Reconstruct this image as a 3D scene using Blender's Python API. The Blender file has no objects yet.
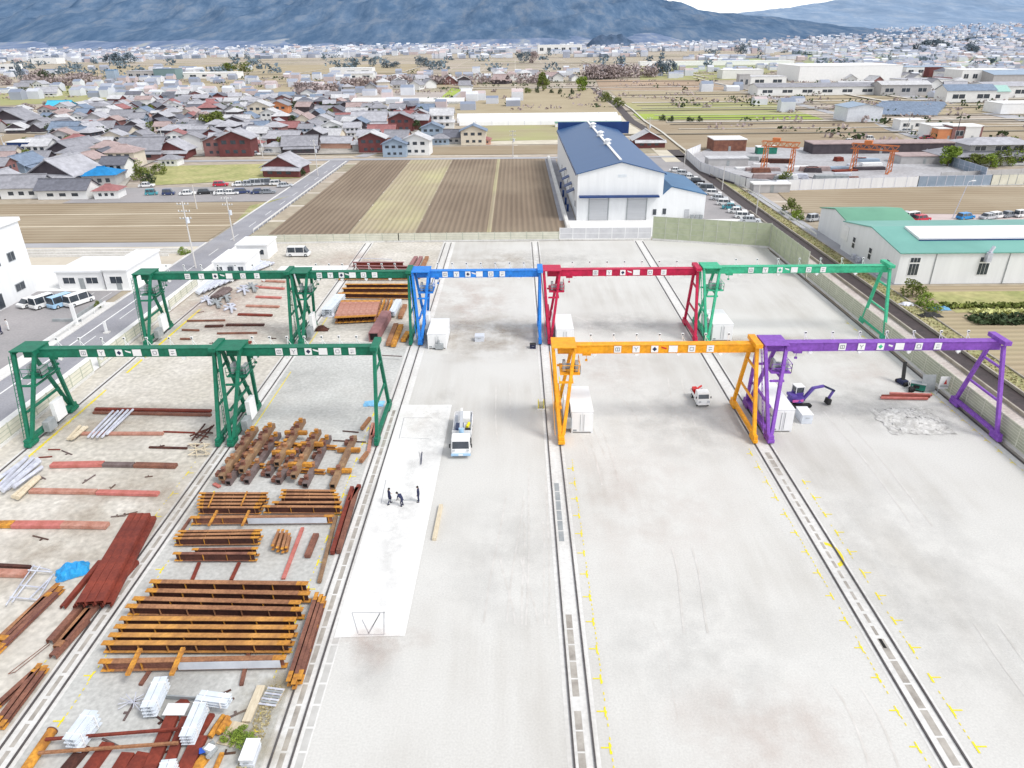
import bpy, math, random
from mathutils import Vector, Matrix, noise
random.seed(7)
R = math.radians
S = bpy.context.scene
COL = S.collection
H = 39.0                                   # camera height (m)
FP, HY, VX, ROLL = 711.0, 37.0, 515.0, R(0.6)

# ------------------------------------------------------------------ camera
def _basis():
    U, V = VX-512, -(HY-384)
    c, s = math.cos(ROLL), math.sin(ROLL)
    U, V = U*c+V*s, -U*s+V*c
    p = math.atan2(V, FP)
    yw = math.atan2(U, FP*math.cos(p)+V*math.sin(p))
    Z = Matrix.Rotation(yw, 3, 'Z')
    r0 = Z @ Vector((1, 0, 0)); u0 = Z @ Vector((0, math.sin(p), math.cos(p))); f0 = Z @ Vector((0, math.cos(p), -math.sin(p)))
    right = r0*c - u0*s
    up = r0*s + u0*c
    return right, up, f0
RT, UP, FW = _basis()
def A(px, py, z=0.0):                      # point of the photo -> point of the place at height z
    d = RT*(px-512) - UP*(py-384) + FW*FP
    t = (z-H)/d.z
    return Vector((d.x*t, d.y*t, z))
cam = bpy.data.cameras.new('camera'); co = bpy.data.objects.new('camera', cam); COL.objects.link(co)
cam.sensor_width = 36; cam.lens = FP*36/1024; cam.clip_end = 40000; cam.clip_start = 1
M = Matrix((RT, UP, -FW)).transposed().to_4x4(); M.translation = Vector((0, 0, H)); co.matrix_world = M
S.camera = co
S.view_settings.view_transform = 'Standard'; S.view_settings.look = 'None'; S.view_settings.exposure = 0

# ------------------------------------------------------------------ light
w = bpy.data.worlds.new("World"); S.world = w; w.use_nodes = True
nt = w.node_tree; sky = nt.nodes.new('ShaderNodeTexSky'); sky.sky_type = 'NISHITA'; sky.sun_disc = False
SEL, SAZ = R(52), R(118)                   # hazy sun from the right, a little behind the camera
sky.sun_elevation = SEL; sky.sun_rotation = SAZ; sky.dust_density = 0.6; sky.air_density = 1.0; sky.ozone_density = 1.0
bg = nt.nodes['Background']; bg.inputs[1].default_value = 0.15
hs = nt.nodes.new('ShaderNodeHueSaturation'); hs.inputs['Saturation'].default_value = .20; hs.inputs['Value'].default_value = 1.78
nt.links.new(sky.outputs[0], hs.inputs['Color']); nt.links.new(hs.outputs[0], bg.inputs[0])   # thin white overcast
sl = bpy.data.lights.new('sun', 'SUN'); sl.energy = 2.35; sl.angle = R(18); sl.color = (1, .965, .91)
so = bpy.data.objects.new('sun', sl); COL.objects.link(so)
sd = Vector((math.sin(SAZ)*math.cos(SEL), math.cos(SAZ)*math.cos(SEL), math.sin(SEL)))
so.rotation_euler = sd.to_track_quat('Z', 'Y').to_euler()

# ------------------------------------------------------------------ materials
MATS = {}
def mat(name, col, col2=None, sc=1.0, rough=.8, metal=0, bump=0, sc2=None, amt2=0, coord='Object', contrast=(.35, .65), stretch=None, spec=.3):
    if name in MATS: return MATS[name]
    m = bpy.data.materials.new(name); m.use_nodes = True; n = m.node_tree; b = n.nodes['Principled BSDF']
    b.inputs['Roughness'].default_value = rough; b.inputs['Metallic'].default_value = metal
    b.inputs['Specular IOR Level'].default_value = spec
    if col2 is None: col2 = tuple(min(1, c*.86) for c in col)
    tc = n.nodes.new('ShaderNodeTexCoord'); mp = n.nodes.new('ShaderNodeMapping')
    n.links.new(tc.outputs[coord], mp.inputs[0])
    if stretch: mp.inputs['Scale'].default_value = stretch
    tx = n.nodes.new('ShaderNodeTexNoise'); tx.inputs['Scale'].default_value = sc; tx.inputs['Detail'].default_value = 6; tx.inputs['Roughness'].default_value = .62
    n.links.new(mp.outputs[0], tx.inputs[0])
    rp = n.nodes.new('ShaderNodeValToRGB'); rp.color_ramp.elements[0].position = contrast[0]; rp.color_ramp.elements[1].position = contrast[1]
    rp.color_ramp.elements[0].color = (*col2, 1); rp.color_ramp.elements[1].color = (*col, 1)
    n.links.new(tx.outputs[0], rp.inputs[0]); out = rp.outputs[0]
    if sc2:
        t2 = n.nodes.new('ShaderNodeTexNoise'); t2.inputs['Scale'].default_value = sc2; t2.inputs['Detail'].default_value = 5
        n.links.new(mp.outputs[0], t2.inputs[0])
        mr = n.nodes.new('ShaderNodeMapRange'); mr.inputs[1].default_value = .3; mr.inputs[2].default_value = .7; mr.inputs[3].default_value = 1-amt2; mr.inputs[4].default_value = 1+amt2*.5
        n.links.new(t2.outputs[0], mr.inputs[0])
        mx = n.nodes.new('ShaderNodeVectorMath'); mx.operation = 'SCALE'; n.links.new(out, mx.inputs[0]); n.links.new(mr.outputs[0], mx.inputs['Scale']); out = mx.outputs[0]
    n.links.new(out, b.inputs['Base Color'])
    if bump:
        bp = n.nodes.new('ShaderNodeBump'); bp.inputs['Strength'].default_value = bump; bp.inputs['Distance'].default_value = .1
        n.links.new(tx.outputs[0], bp.inputs['Height']); n.links.new(bp.outputs[0], b.inputs['Normal'])
    MATS[name] = m
    return m
def stripes(name, col, col2, ax, period, patch=(1, 1, 1), patchamt=.5, soft=.5, ps=.03, rough=.95):
    """ploughed / mown ground: rows across one axis, patchy in the large"""
    if name in MATS: return MATS[name]
    m = bpy.data.materials.new(name); m.use_nodes = True; n = m.node_tree; b = n.nodes['Principled BSDF']; b.inputs['Roughness'].default_value = rough; b.inputs['Specular IOR Level'].default_value = .1
    tc = n.nodes.new('ShaderNodeTexCoord')
    wv = n.nodes.new('ShaderNodeTexWave'); wv.bands_direction = ax; wv.inputs['Scale'].default_value = 2*math.pi/(20*period); wv.inputs['Distortion'].default_value = .6; wv.inputs['Detail'].default_value = 3; wv.inputs['Detail Scale'].default_value = .4
    n.links.new(tc.outputs['Object'], wv.inputs[0])
    mp = n.nodes.new('ShaderNodeMapping'); mp.inputs['Scale'].default_value = (1, .12, 1) if ax == 'X' else (.12, 1, 1)
    n.links.new(tc.outputs['Object'], mp.inputs[0])
    nz = n.nodes.new('ShaderNodeTexNoise'); nz.inputs['Scale'].default_value = .25; nz.inputs['Detail'].default_value = 5; n.links.new(mp.outputs[0], nz.inputs[0])
    ad = n.nodes.new('ShaderNodeMath'); ad.operation = 'MULTIPLY_ADD'; ad.inputs[1].default_value = soft; n.links.new(wv.outputs['Fac'], ad.inputs[0]); n.links.new(nz.outputs[0], ad.inputs[2])
    mr = n.nodes.new('ShaderNodeMapRange'); mr.inputs[1].default_value = .3; mr.inputs[2].default_value = .75+soft; n.links.new(ad.outputs[0], mr.inputs[0])
    mx = n.nodes.new('ShaderNodeMix'); mx.data_type = 'RGBA'; mx.inputs[6].default_value = (*col2, 1); mx.inputs[7].default_value = (*col, 1); n.links.new(mr.outputs[0], mx.inputs[0])
    n3 = n.nodes.new('ShaderNodeTexNoise'); n3.inputs['Scale'].default_value = ps; n3.inputs['Detail'].default_value = 4; n.links.new(tc.outputs['Object'], n3.inputs[0])
    m3 = n.nodes.new('ShaderNodeMapRange'); m3.inputs[1].default_value = .45; m3.inputs[2].default_value = .65; m3.inputs[4].default_value = patchamt; n.links.new(n3.outputs[0], m3.inputs[0])
    mm = n.nodes.new('ShaderNodeMix'); mm.data_type = 'RGBA'; mm.inputs[7].default_value = (*patch, 1); n.links.new(mx.outputs[2], mm.inputs[6]); n.links.new(m3.outputs[0], mm.inputs[0])
    n.links.new(mm.outputs[2], b.inputs['Base Color'])
    bp = n.nodes.new('ShaderNodeBump'); bp.inputs['Strength'].default_value = .5; bp.inputs['Distance'].default_value = .25; n.links.new(wv.outputs['Fac'], bp.inputs['Height']); n.links.new(bp.outputs[0], b.inputs['Normal'])
    MATS[name] = m
    return m

gravel = mat('gravel', (.62, .61, .585), (.575, .565, .54), .022, .95, sc2=7, amt2=.10, bump=.15, contrast=(.3, .7))
gravel_left = mat('stained_gravel', (.64, .605, .55), (.53, .495, .43), .12, .95, sc2=1.8, amt2=.25, bump=.3)
stack_floor = mat('grey_gravel', (.57, .57, .55), (.48, .48, .46), .2, .95, sc2=3, amt2=.2)
conc = mat('concrete', (.73, .72, .70), (.65, .64, .62), .25, .85, sc2=3, amt2=.12)
slabwhite = mat('white_slab', (.78, .775, .76), (.72, .715, .70), .15, .8, sc2=3, amt2=.06)
asphalt = mat('asphalt', (.34, .34, .37), (.27, .27, .30), .15, .9, sc2=4, amt2=.15)
asph_lot = mat('lot_asphalt', (.36, .34, .345), (.29, .28, .285), .1, .9, sc2=3, amt2=.12)
farasph = mat('pale_asphalt', (.42, .42, .44), (.34, .34, .36), .05, .9)
white = mat('white_paint', (.80, .80, .80), (.74, .74, .74), .5, .5)
whiteb = mat('white_cladding', (.76, .77, .78), (.70, .71, .72), .3, .5, stretch=(3, 3, .3))
cream = mat('cream_panel', (.68, .66, .56), (.58, .56, .47), .5, .7)
yellow = mat('yellow_paint', (.80, .66, .02), (.72, .56, .05), 1.2, .6, contrast=(.3, .5))
steel = mat('rail_steel', (.13, .12, .12), (.08, .07, .07), .8, .5, metal=.3)
dark = mat('dark_slot', (.26, .235, .21), (.44, .41, .37), .9, .8, contrast=(.4, .7))
darkglass = mat('dark_glass', (.03, .04, .05), (.06, .07, .09), 1, .15, spec=.6)
rubber = mat('rubber', (.02, .02, .02), (.035, .035, .035), 3, .8)
galv = mat('galvanised_steel', (.68, .71, .77), (.57, .60, .66), 1.0, .5, metal=.2)
silver = mat('pale_steel', (.66, .68, .75), (.46, .47, .55), 1.4, .5, metal=.2)
greymetal = mat('grey_metal', (.35, .37, .38), (.25, .27, .28), 1, .6)
rust = mat('rust_brown', (.27, .12, .08), (.15, .065, .05), .7, .85, sc2=6, amt2=.3)
rustdk_shade = mat('dark_rust_shade', (.11, .042, .03), (.055, .025, .022), .8, .85, sc2=6, amt2=.3)  # dark rust; on girder webs it also paints the shade below the flange
rustor = mat('orange_rust', (.66, .31, .045), (.34, .14, .04), 1.2, .85, sc2=5, amt2=.25)
rustmid = mat('mid_rust', (.42, .21, .105), (.24, .11, .06), .6, .85, sc2=6, amt2=.3)
redox = mat('red_primer', (.25, .05, .03), (.14, .03, .022), .8, .75, sc2=5, amt2=.2)
redpink = mat('faded_red_primer', (.55, .19, .17), (.42, .13, .10), .9, .8, sc2=4, amt2=.15)
pinkrust = mat('pale_red_rust', (.52, .28, .22), (.38, .16, .11), .9, .85, sc2=4, amt2=.2)
tubegrey = mat('weathered_tube', (.20, .155, .15), (.12, .085, .08), .9, .7, sc2=5, amt2=.2)
tubebr = mat('brown_tube', (.32, .20, .11), (.19, .11, .07), .9, .75, sc2=5, amt2=.25)
mauve = mat('mauve_primer', (.34, .17, .17), (.25, .12, .12), .9, .75)
timber = mat('timber', (.66, .58, .44), (.52, .44, .32), 1.5, .85, stretch=(1, 4, 1))
bluetarp = mat('blue_tarpaulin', (.03, .36, .72), (.02, .24, .55), 1.5, .5)
black = mat('black', (.02, .02, .02), (.03, .03, .03), 2, .7)
navy = mat('navy_cloth', (.02, .025, .06), (.04, .045, .1), 4, .9)
skin = mat('skin', (.55, .34, .25), (.5, .3, .2), 4, .6)
gcols = {
 'green': mat('dark_green_paint', (.010, .165, .095), (.009, .12, .07), .7, .55, contrast=(.25, .6), sc2=3, amt2=.2),
 'blue': mat('blue_paint', (.025, .23, .72), (.02, .17, .55), .7, .55, contrast=(.25, .6), sc2=3, amt2=.2),
 'red': mat('crimson_paint', (.54, .015, .07), (.38, .012, .05), .7, .55, contrast=(.25, .6), sc2=3, amt2=.2),
 'mint': mat('mint_green_paint', (.055, .46, .26), (.045, .36, .2), .7, .55, contrast=(.25, .6), sc2=3, amt2=.2),
 'orange': mat('orange_paint', (.86, .38, .015), (.7, .28, .015), .7, .55, contrast=(.25, .6), sc2=3, amt2=.2),
 'purple': mat('purple_paint', (.24, .085, .46), (.18, .06, .35), .7, .55, contrast=(.25, .6), sc2=3, amt2=.2)}
redp = mat('bright_red_paint', (.6, .03, .03), (.5, .02, .02), 1, .5)

# ------------------------------------------------------------------ mesh building
class MB:
    def __init__(s): s.v = []; s.f = []; s.m = []; s.mats = []
    def mi(s, m):
        if m is None: return 0
        if m not in s.mats: s.mats.append(m)
        return s.mats.index(m)
    def poly(s, pts, m=None):
        b = len(s.v); s.v += [tuple(p) for p in pts]; s.f.append(tuple(range(b, b+len(pts)))); s.m.append(s.mi(m)); return s
    def hexa(s, c, m=None):                # c: 4 bottom + 4 top corners, ccw from above
        b = len(s.v); s.v += [tuple(p) for p in c]; k = s.mi(m)
        for f in ((0, 3, 2, 1), (4, 5, 6, 7), (0, 1, 5, 4), (1, 2, 6, 5), (2, 3, 7, 6), (3, 0, 4, 7)):
            s.f.append(tuple(b+i for i in f)); s.m.append(k)
        return s
    def box(s, x0, y0, z0, x1, y1, z1, m=None):
        return s.hexa([(x0, y0, z0), (x1, y0, z0), (x1, y1, z0), (x0, y1, z0), (x0, y0, z1), (x1, y0, z1), (x1, y1, z1), (x0, y1, z1)], m)
    def bar(s, p, q, wd, ht=None, m=None, up=None):   # rectangular bar between two points (centre line)
        p = Vector(p); q = Vector(q); ht = ht or wd; d = (q-p).normalized()
        up = Vector(up) if up else (Vector((0, 0, 1)) if abs(d.z) < .95 else Vector((0, 1, 0)))
        sx = d.cross(up).normalized(); uz = sx.cross(d).normalized(); a = sx*wd/2; b = uz*ht/2
        return s.hexa([p-a-b, p+a-b, q+a-b, q-a-b, p-a+b, p+a+b, q+a+b, q-a+b], m)
    def tube(s, p, q, r, m=None, n=8, r2=None, cap=True):
        p = Vector(p); q = Vector(q); r2 = r if r2 is None else r2; d = (q-p).normalized()
        up = Vector((0, 0, 1)) if abs(d.z) < .95 else Vector((1, 0, 0)); a = d.cross(up).normalized(); c = a.cross(d)
        b = len(s.v); k = s.mi(m)
        for (o, rr) in ((p, r), (q, r2)):
            for i in range(n):
                t = 2*math.pi*i/n; s.v.append(tuple(o+a*math.cos(t)*rr+c*math.sin(t)*rr))
        for i in range(n):
            j = (i+1) % n; s.f.append((b+i, b+n+i, b+n+j, b+j)); s.m.append(k)
        if cap:
            s.f.append(tuple(b+i for i in range(n))); s.m.append(k)
            s.f.append(tuple(b+n+i for i in reversed(range(n)))); s.m.append(k)
        return s
    def build(s, name, m=None, parent=None, loc=None, bevel=0, smooth=False):
        me = bpy.data.meshes.new(name); me.from_pydata(s.v, [], s.f)
        for x in (s.mats or [m]): me.materials.append(x)
        if s.mats: me.polygons.foreach_set('material_index', s.m)
        if smooth: me.polygons.foreach_set('use_smooth', [True]*len(me.polygons))
        me.update()
        o = bpy.data.objects.new(name, me); COL.objects.link(o)
        if parent is not None: o.parent = parent
        if loc is not None: o.location = loc
        if bevel:
            b = o.modifiers.new('bevel', 'BEVEL'); b.width = bevel; b.segments = 2; b.limit_method = 'ANGLE'
        return o
def tag(o, label=None, cat=None, group=None, kind=None):
    if label: o['label'] = label
    if cat: o['category'] = cat
    if group: o['group'] = group
    if kind: o['kind'] = kind
    return o
def empty(name, loc=(0, 0, 0), rz=0, label=None, cat=None, group=None):
    o = bpy.data.objects.new(name, None); COL.objects.link(o); o.location = loc; o.rotation_euler = (0, 0, rz); o.empty_display_size = .1
    return tag(o, label, cat, group)
def copy_tree(o, parent=None):
    kids = list(o.children); c = o.copy(); COL.objects.link(c)
    if parent is not None: c.parent = parent
    for k in kids: copy_tree(k, c)
    return c
ORD = ['zeroth', 'first', 'second', 'third', 'fourth', 'fifth', 'sixth', 'seventh', 'eighth', 'ninth', 'tenth', 'eleventh', 'twelfth', 'thirteenth', 'fourteenth', 'fifteenth', 'sixteenth', 'seventeenth', 'eighteenth', 'nineteenth', 'twentieth']
def ordw(n):
    if n <= 20: return ORD[n]
    return f"{n}{'th' if 10 <= n % 100 <= 20 else {1: 'st', 2: 'nd', 3: 'rd'}.get(n % 10, 'th')}"
def struct(name, mb, m=None): return tag(mb.build(name, m), kind='structure')
PN = [0]
def patch(name, pts, z, m):                # a ground sheet from photo corners
    PN[0] += 1; z += PN[0]*.004
    return struct(name, MB().poly([A(x, y).xy.to_3d()+Vector((0, 0, z)) for x, y in pts][::-1]), m)
def rect(name, x0, y0, x1, y1, z, m): return struct(name, MB().poly([(x0, y0, z), (x1, y0, z), (x1, y1, z), (x0, y1, z)]), m)
def ribbon(name, pts, wd, z, m, px=True):
    P = [A(*p) if px else Vector((*p, 0)) for p in pts]; mb = MB(); L = []
    for i, p in enumerate(P):
        d = (P[min(i+1, len(P)-1)]-P[max(i-1, 0)]); d.z = 0; d.normalize(); n = Vector((-d.y, d.x, 0)); L.append((p+n*wd/2, p-n*wd/2))
    for a, b in zip(L, L[1:]): mb.poly([a[1]+Vector((0, 0, z)), b[1]+Vector((0, 0, z)), b[0]+Vector((0, 0, z)), a[0]+Vector((0, 0, z))])
    return struct(name, mb, m)

# ================================================================== GROUND
farm = bpy.data.materials.new('farmland'); farm.use_nodes = True
def _farm():
    n = farm.node_tree; b = n.nodes['Principled BSDF']; b.inputs['Roughness'].default_value = .95; b.inputs['Specular IOR Level'].default_value = .1
    tc = n.nodes.new('ShaderNodeTexCoord'); br = n.nodes.new('ShaderNodeTexBrick')
    n.links.new(tc.outputs['Object'], br.inputs[0]); br.inputs['Scale'].default_value = 1; br.inputs['Brick Width'].default_value = 88; br.inputs['Row Height'].default_value = 17; br.inputs['Mortar Size'].default_value = .8
    br.inputs['Color1'].default_value = (.44, .37, .29, 1); br.inputs['Color2'].default_value = (.27, .25, .16, 1); br.inputs['Mortar'].default_value = (.62, .58, .50, 1)
    nz = n.nodes.new('ShaderNodeTexNoise'); nz.inputs['Scale'].default_value = .012; nz.inputs['Detail'].default_value = 8; n.links.new(tc.outputs['Object'], nz.inputs[0])
    mr = n.nodes.new('ShaderNodeMapRange'); mr.inputs[1].default_value = .35; mr.inputs[2].default_value = .65; mr.inputs[4].default_value = .75; n.links.new(nz.outputs[0], mr.inputs[0])
    mx = n.nodes.new('ShaderNodeMix'); mx.data_type = 'RGBA'; mx.inputs[7].default_value = (.42, .36, .32, 1); n.links.new(br.outputs[0], mx.inputs[6]); n.links.new(mr.outputs[0], mx.inputs[0])
    n2 = n.nodes.new('ShaderNodeTexNoise'); n2.inputs['Scale'].default_value = .4; n2.inputs['Detail'].default_value = 5; n.links.new(tc.outputs['Object'], n2.inputs[0])
    m2 = n.nodes.new('ShaderNodeMapRange'); m2.inputs[3].default_value = .6; m2.inputs[4].default_value = 1.35; n.links.new(n2.outputs[0], m2.inputs[0])
    sc = n.nodes.new('ShaderNodeVectorMath'); sc.operation = 'SCALE'; n.links.new(mx.outputs[2], sc.inputs[0]); n.links.new(m2.outputs[0], sc.inputs['Scale'])
    n.links.new(sc.outputs[0], b.inputs['Base Color'])
_farm()
rect('ground', -9000, -300, 9000, 12000, -.06, farm)
XL, XR = -55.4, 50.9
YF = 149.0
# yard (bays from left to right are surfaced differently)
struct('yard', MB().poly([(XL, 10, 0), (-32, 10, 0), (-32, YF, 0), (XL, YF, 0)]), gravel_left)
o = MB().poly([(-15.5, 10, 0), (XR, 10, 0), (XR, 142.5, 0), (28.5, YF, 0), (-15.5, YF, 0)]); struct('yard', o, gravel)
struct('yard', MB().poly([(-32, 10, .004), (-15.5, 10, .004), (-15.5, 94, .004), (-32, 94, .004)]), stack_floor)
struct('yard', MB().poly([(-32, 94, 0), (-15.5, 94, 0), (-15.5, YF, 0), (-32, YF, 0)]), gravel_left)
patch('concrete_slab', [(334, 638), (405, 636), (452, 405), (400, 405)], .03, slabwhite)
def add_streaks(m, amt, sx=.5, sy=.03, rot=0, lo=.8):
    n = m.node_tree; b = n.nodes['Principled BSDF']; src = b.inputs['Base Color'].links[0].from_socket
    tc = n.nodes.new('ShaderNodeTexCoord'); mp = n.nodes.new('ShaderNodeMapping'); mp.inputs['Scale'].default_value = (sx, sy, 1); mp.inputs['Rotation'].default_value = (0, 0, rot); n.links.new(tc.outputs['Object'], mp.inputs[0])
    t = n.nodes.new('ShaderNodeTexNoise'); t.inputs['Scale'].default_value = 1; t.inputs['Detail'].default_value = 7; t.inputs['Roughness'].default_value = .6; n.links.new(mp.outputs[0], t.inputs[0])
    t2 = n.nodes.new('ShaderNodeTexNoise'); t2.inputs['Scale'].default_value = .05; t2.inputs['Detail'].default_value = 3; n.links.new(tc.outputs['Object'], t2.inputs[0])
    mr = n.nodes.new('ShaderNodeMapRange'); mr.inputs[1].default_value = .4; mr.inputs[2].default_value = .68; mr.inputs[3].default_value = 0; mr.inputs[4].default_value = amt; n.links.new(t.outputs[0], mr.inputs[0])
    m2 = n.nodes.new('ShaderNodeMapRange'); m2.inputs[1].default_value = .42; m2.inputs[2].default_value = .62; n.links.new(t2.outputs[0], m2.inputs[0])
    mu = n.nodes.new('ShaderNodeMath'); mu.operation = 'MULTIPLY'; n.links.new(mr.outputs[0], mu.inputs[0]); n.links.new(m2.outputs[0], mu.inputs[1])
    mx = n.nodes.new('ShaderNodeMix'); mx.data_type = 'RGBA'; mx.inputs[7].default_value = (.36, .33, .29, 1); n.links.new(src, mx.inputs[6]); n.links.new(mu.outputs[0], mx.inputs[0]); n.links.new(mx.outputs[2], b.inputs['Base Color'])
add_streaks(gravel, .45, .45, .035, .05); add_streaks(gravel, .3, .12, .09, .6); add_streaks(conc, .5, .8, .06); add_streaks(gravel_left, .6, .3, .3); add_streaks(stack_floor, .4, .3, .2); add_streaks(asphalt, .25, .6, .03)
# tyre-track and stain patches: soft blotches are in the gravel; arcs pressed by lorries
track = mat('tyre_track', (.54, .52, .49), (.62, .60, .575), .9, .95, contrast=(.4, .6))
ribbon('tyre_track', [(625, 385), (640, 396), (650, 408), (656, 420)], .22, .006, track)
ribbon('tyre_track', [(613, 392), (627, 403), (636, 416), (640, 428)], .18, .006, track)
ribbon('tyre_track', [(560, 318), (575, 316), (588, 322), (592, 330)], .3, .006, track)
ribbon('tyre_track', [(652, 620), (668, 655), (672, 690), (678, 720)], .07, .006, track)
# track beds with crane rails
def bed(name, xa, xb, rails, ye=YF):
    r = rect('track_bed', xa, 10, xb, ye, .012, conc)
    r.name = 'track_bed'
    mb = MB()
    for x in rails:
        mb.box(x-.055, 10, .0, x+.055, ye-1, .12, steel)
    k = mb.build('rail', steel, r); return r
bed('a', -52.75, -51.9, [-52.3]); bed('b', -32.25, -30.3, [-31.9, -30.65]); bed('c', -15.4, -12.9, [-15.0, -13.75])
bed('d', 2.85, 4.85, [3.25, 4.5]); bed('e', 24.8, 26.9, [25.1, 26.6]); bed('f', 50.0, 50.9, [50.75], 141)
# cable trench covers between the rails
def slots(x0, x1, ys, step, gap, m=dark, z=.018):
    mb = MB(); y = ys[0]
    while y < ys[1]:
        mb.poly([(x0, y, z), (x1, y, z), (x1, y+step-gap, z), (x0, y+step-gap, z)]); y += step
    return struct('cable_trench', mb, m)
slots(-31.45, -31.15, (18, 66), 1.9, .25); slots(-14.55, -14.2, (24, 72), 1.7, .16); slots(-13.45, -13.0, (24, 60), 1.7, .16, mat('trench_cover', (.44, .43, .41), (.54, .53, .51), .9, .8))
slots(3.5, 3.95, (26, 31), 1.5, .12); slots(3.5, 3.95, (33, 40), 1.5, .12); slots(3.5, 3.95, (49, 58), 1.5, .12, greymetal)
slots(25.62, 26.1, (22, 36.5), 2.0, .14); slots(25.7, 25.95, (37, 58), 1.2, .3); slots(25.6, 26.1, (59, 63), 1.5, .2)
slots(51.0, 51.3, (55, 66), 30, .1)
# yellow setting-out marks beside the rails
def marks(xs, side, y0, y1, step, line=True, yl=None):
    mb = MB(); y = y0
    while y < y1:
        mb.poly([(xs, y, .02), (xs+side*.75, y, .02), (xs+side*.75, y+.10, .02), (xs, y+.10, .02)])
        mb.poly([(xs, y-.4, .021), (xs+.14*side, y-.4, .021), (xs+.14*side, y+.4, .021), (xs, y+.4, .021)])
        y += step
    if line:
        y = yl[0] if yl else y0
        while y < (yl[1] if yl else y1):
            if random.random() < .72: mb.poly([(xs-.02, y, .022), (xs+.05, y, .022), (xs+.05, y+.22, .022), (xs-.02, y+.22, .022)])
            y += .48
    o = struct('yellow_mark', mb, yellow); return o
marks(5.55, -.8, 24, 62, 2.6); marks(24.2, -.7, 24, 64, 2.6); marks(27.6, 1, 24, 58, 2.6)
marks(-29.2, -.8, 24, 62, 3.6); marks(-33.2, .9, 24, 62, 3.6); marks(-16.7, .9, 24, 76, 3.2); marks(-51.0, -.6, 55, 78, 2.6)
marks(49.9, -.5, 50, 78, 2.2); marks(49.6, -.5, 92, 101, 2.6)
# yellow guard stripes along the outer rail and beside the stacks
mb = MB()
for (x, ya, yb, wd) in ((-51.3, 52, 79, .22), (-51.2, 84, 108, .3), (-29.6, 62, 84, .12), (-29.6, 92, 118, .12), (5.3, 76, 82, .1)):
    mb.poly([(x, ya, .024), (x+wd, ya, .024), (x+wd, yb, .024), (x, yb, .024)])
struct('yellow_line', mb, yellow)
hook = MB(); cpt = A(836, 545); 
for i in range(9):
    a0 = -1.4+i*.32; a1 = a0+.32
    for (r0, r1) in ((.75, 1.0),):
        hook.poly([(cpt.x-1+r0*math.cos(a0), cpt.y-1.2+1.6*r0*math.sin(a0), .02), (cpt.x-1+r1*math.cos(a0), cpt.y-1.2+1.6*r1*math.sin(a0), .02), (cpt.x-1+r1*math.cos(a1), cpt.y-1.2+1.6*r1*math.sin(a1), .02), (cpt.x-1+r0*math.cos(a1), cpt.y-1.2+1.6*r0*math.sin(a1), .02)])
struct('yellow_mark', hook, yellow)
# setting-out lines on the white slab
chalk = mat('chalk_line', (.45, .45, .47), (.3, .3, .32), 1, .8)
mb = MB()
def sline(a, b, wd=.07, z=.036):
    p = A(*a); q = A(*b); d = (q-p).normalized(); n = Vector((-d.y, d.x, 0))*wd/2; u = Vector((0, 0, z)); mb.poly([p-n+u, q-n+u, q+n+u, p+n+u])
for a, b in (((404, 418), (432, 418)), ((404, 418), (399, 439)), ((401, 438), (429, 439)), ((352, 613), (385, 613)), ((352, 613), (358, 634)), ((358, 635), (384, 635)), ((368, 634), (380, 614)), ((362, 620), (369, 634)), ((384, 612), (384, 635)), ((380, 613), (369, 634)),
             ((386, 480), (381, 504)), ((419, 452), (421, 463))):
    sline(a, b)
struct('setting_out_line', mb, chalk)

# public road, left
rect('road', -66.2, 20, -59.2, 268, .01, asphalt)
mb = MB(); mb.poly([(-64.0, 60, .02), (-63.75, 60, .02), (-63.75, 118, .02), (-64.0, 118, .02)])
for y in range(20, 260, 12): mb.poly([(-62.1, y, .02), (-61.95, y, .02), (-61.95, y+5, .02), (-62.1, y+5, .02)])
struct('road_marking', mb, white)
struct('kerb', MB().box(-66.6, 20, 0, -66.2, 150, .13).box(-66.6, 166, 0, -66.2, 262, .13), conc)
rect('pavement', -59.2, 20, -55.6, 150, .015, slabwhite)
rect('pavement', -68.6, 20, -66.6, 112, .008, conc)
rect('car_park', -118, 60, -68.6, 124, .004, asph_lot)
rect('forecourt', -96, 118, -66.7, 134, .012, slabwhite)
mb = MB()
for i in range(6): mb.poly([(-82+i*3.0, 112, .02), (-81.9+i*3.0, 112, .02), (-81.9+i*3.0, 117, .02), (-82+i*3.0, 117, .02)])
struct('parking_line', mb, white)
# lane behind the office, waste ground and sidings
rect('lane', -170, 147, -66.6, 150.5, .015, farasph)
rect('waste_ground', -170, 134, -66.7, 147, .005, mat('bare_earth', (.60, .55, .46), (.5, .44, .36), .1, .95))
mb = MB()
for x0, x1, y0, y1 in ((-106, -68, 141.5, 141.9), (-106, -68, 143.8, 144.2), (-104, -70, 139.5, 139.8)): mb.box(x0, y0, 0, x1, y1, .5)
struct('kerb', mb, conc)

# fields
tan = (.50, .385, .235); tan2 = (.36, .265, .15); pgreen = (.38, .38, .15)
rowsX = stripes('stubble_rows', (.38, .31, .225), (.25, .195, .13), 'Y', 2.4, (.42, .36, .27), .5)
rowsXg = stripes('greenish_stubble', (.43, .38, .25), (.29, .26, .15), 'Y', 3.0, (.38, .42, .16), .5)
rowsY = stripes('ploughed_rows', (.275, .215, .16), (.17, .13, .097), 'X', 1.3, (.33, .27, .2), .45, soft=.5)
rowsYp = stripes('pale_ploughed_rows', (.42, .36, .26), (.31, .255, .175), 'X', 1.3, (.50, .48, .26), .6)
rowsFar = stripes('far_stubble', (.47, .40, .28), (.27, .22, .145), 'Y', 8, (.46, .40, .28), .35, soft=1.1)
greenf = stripes('young_wheat', (.38, .36, .19), (.27, .29, .12), 'Y', 6, (.42, .37, .22), .6)
brightg = mat('bright_grass', (.34, .42, .08), (.27, .35, .06), .05, .9)
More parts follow.
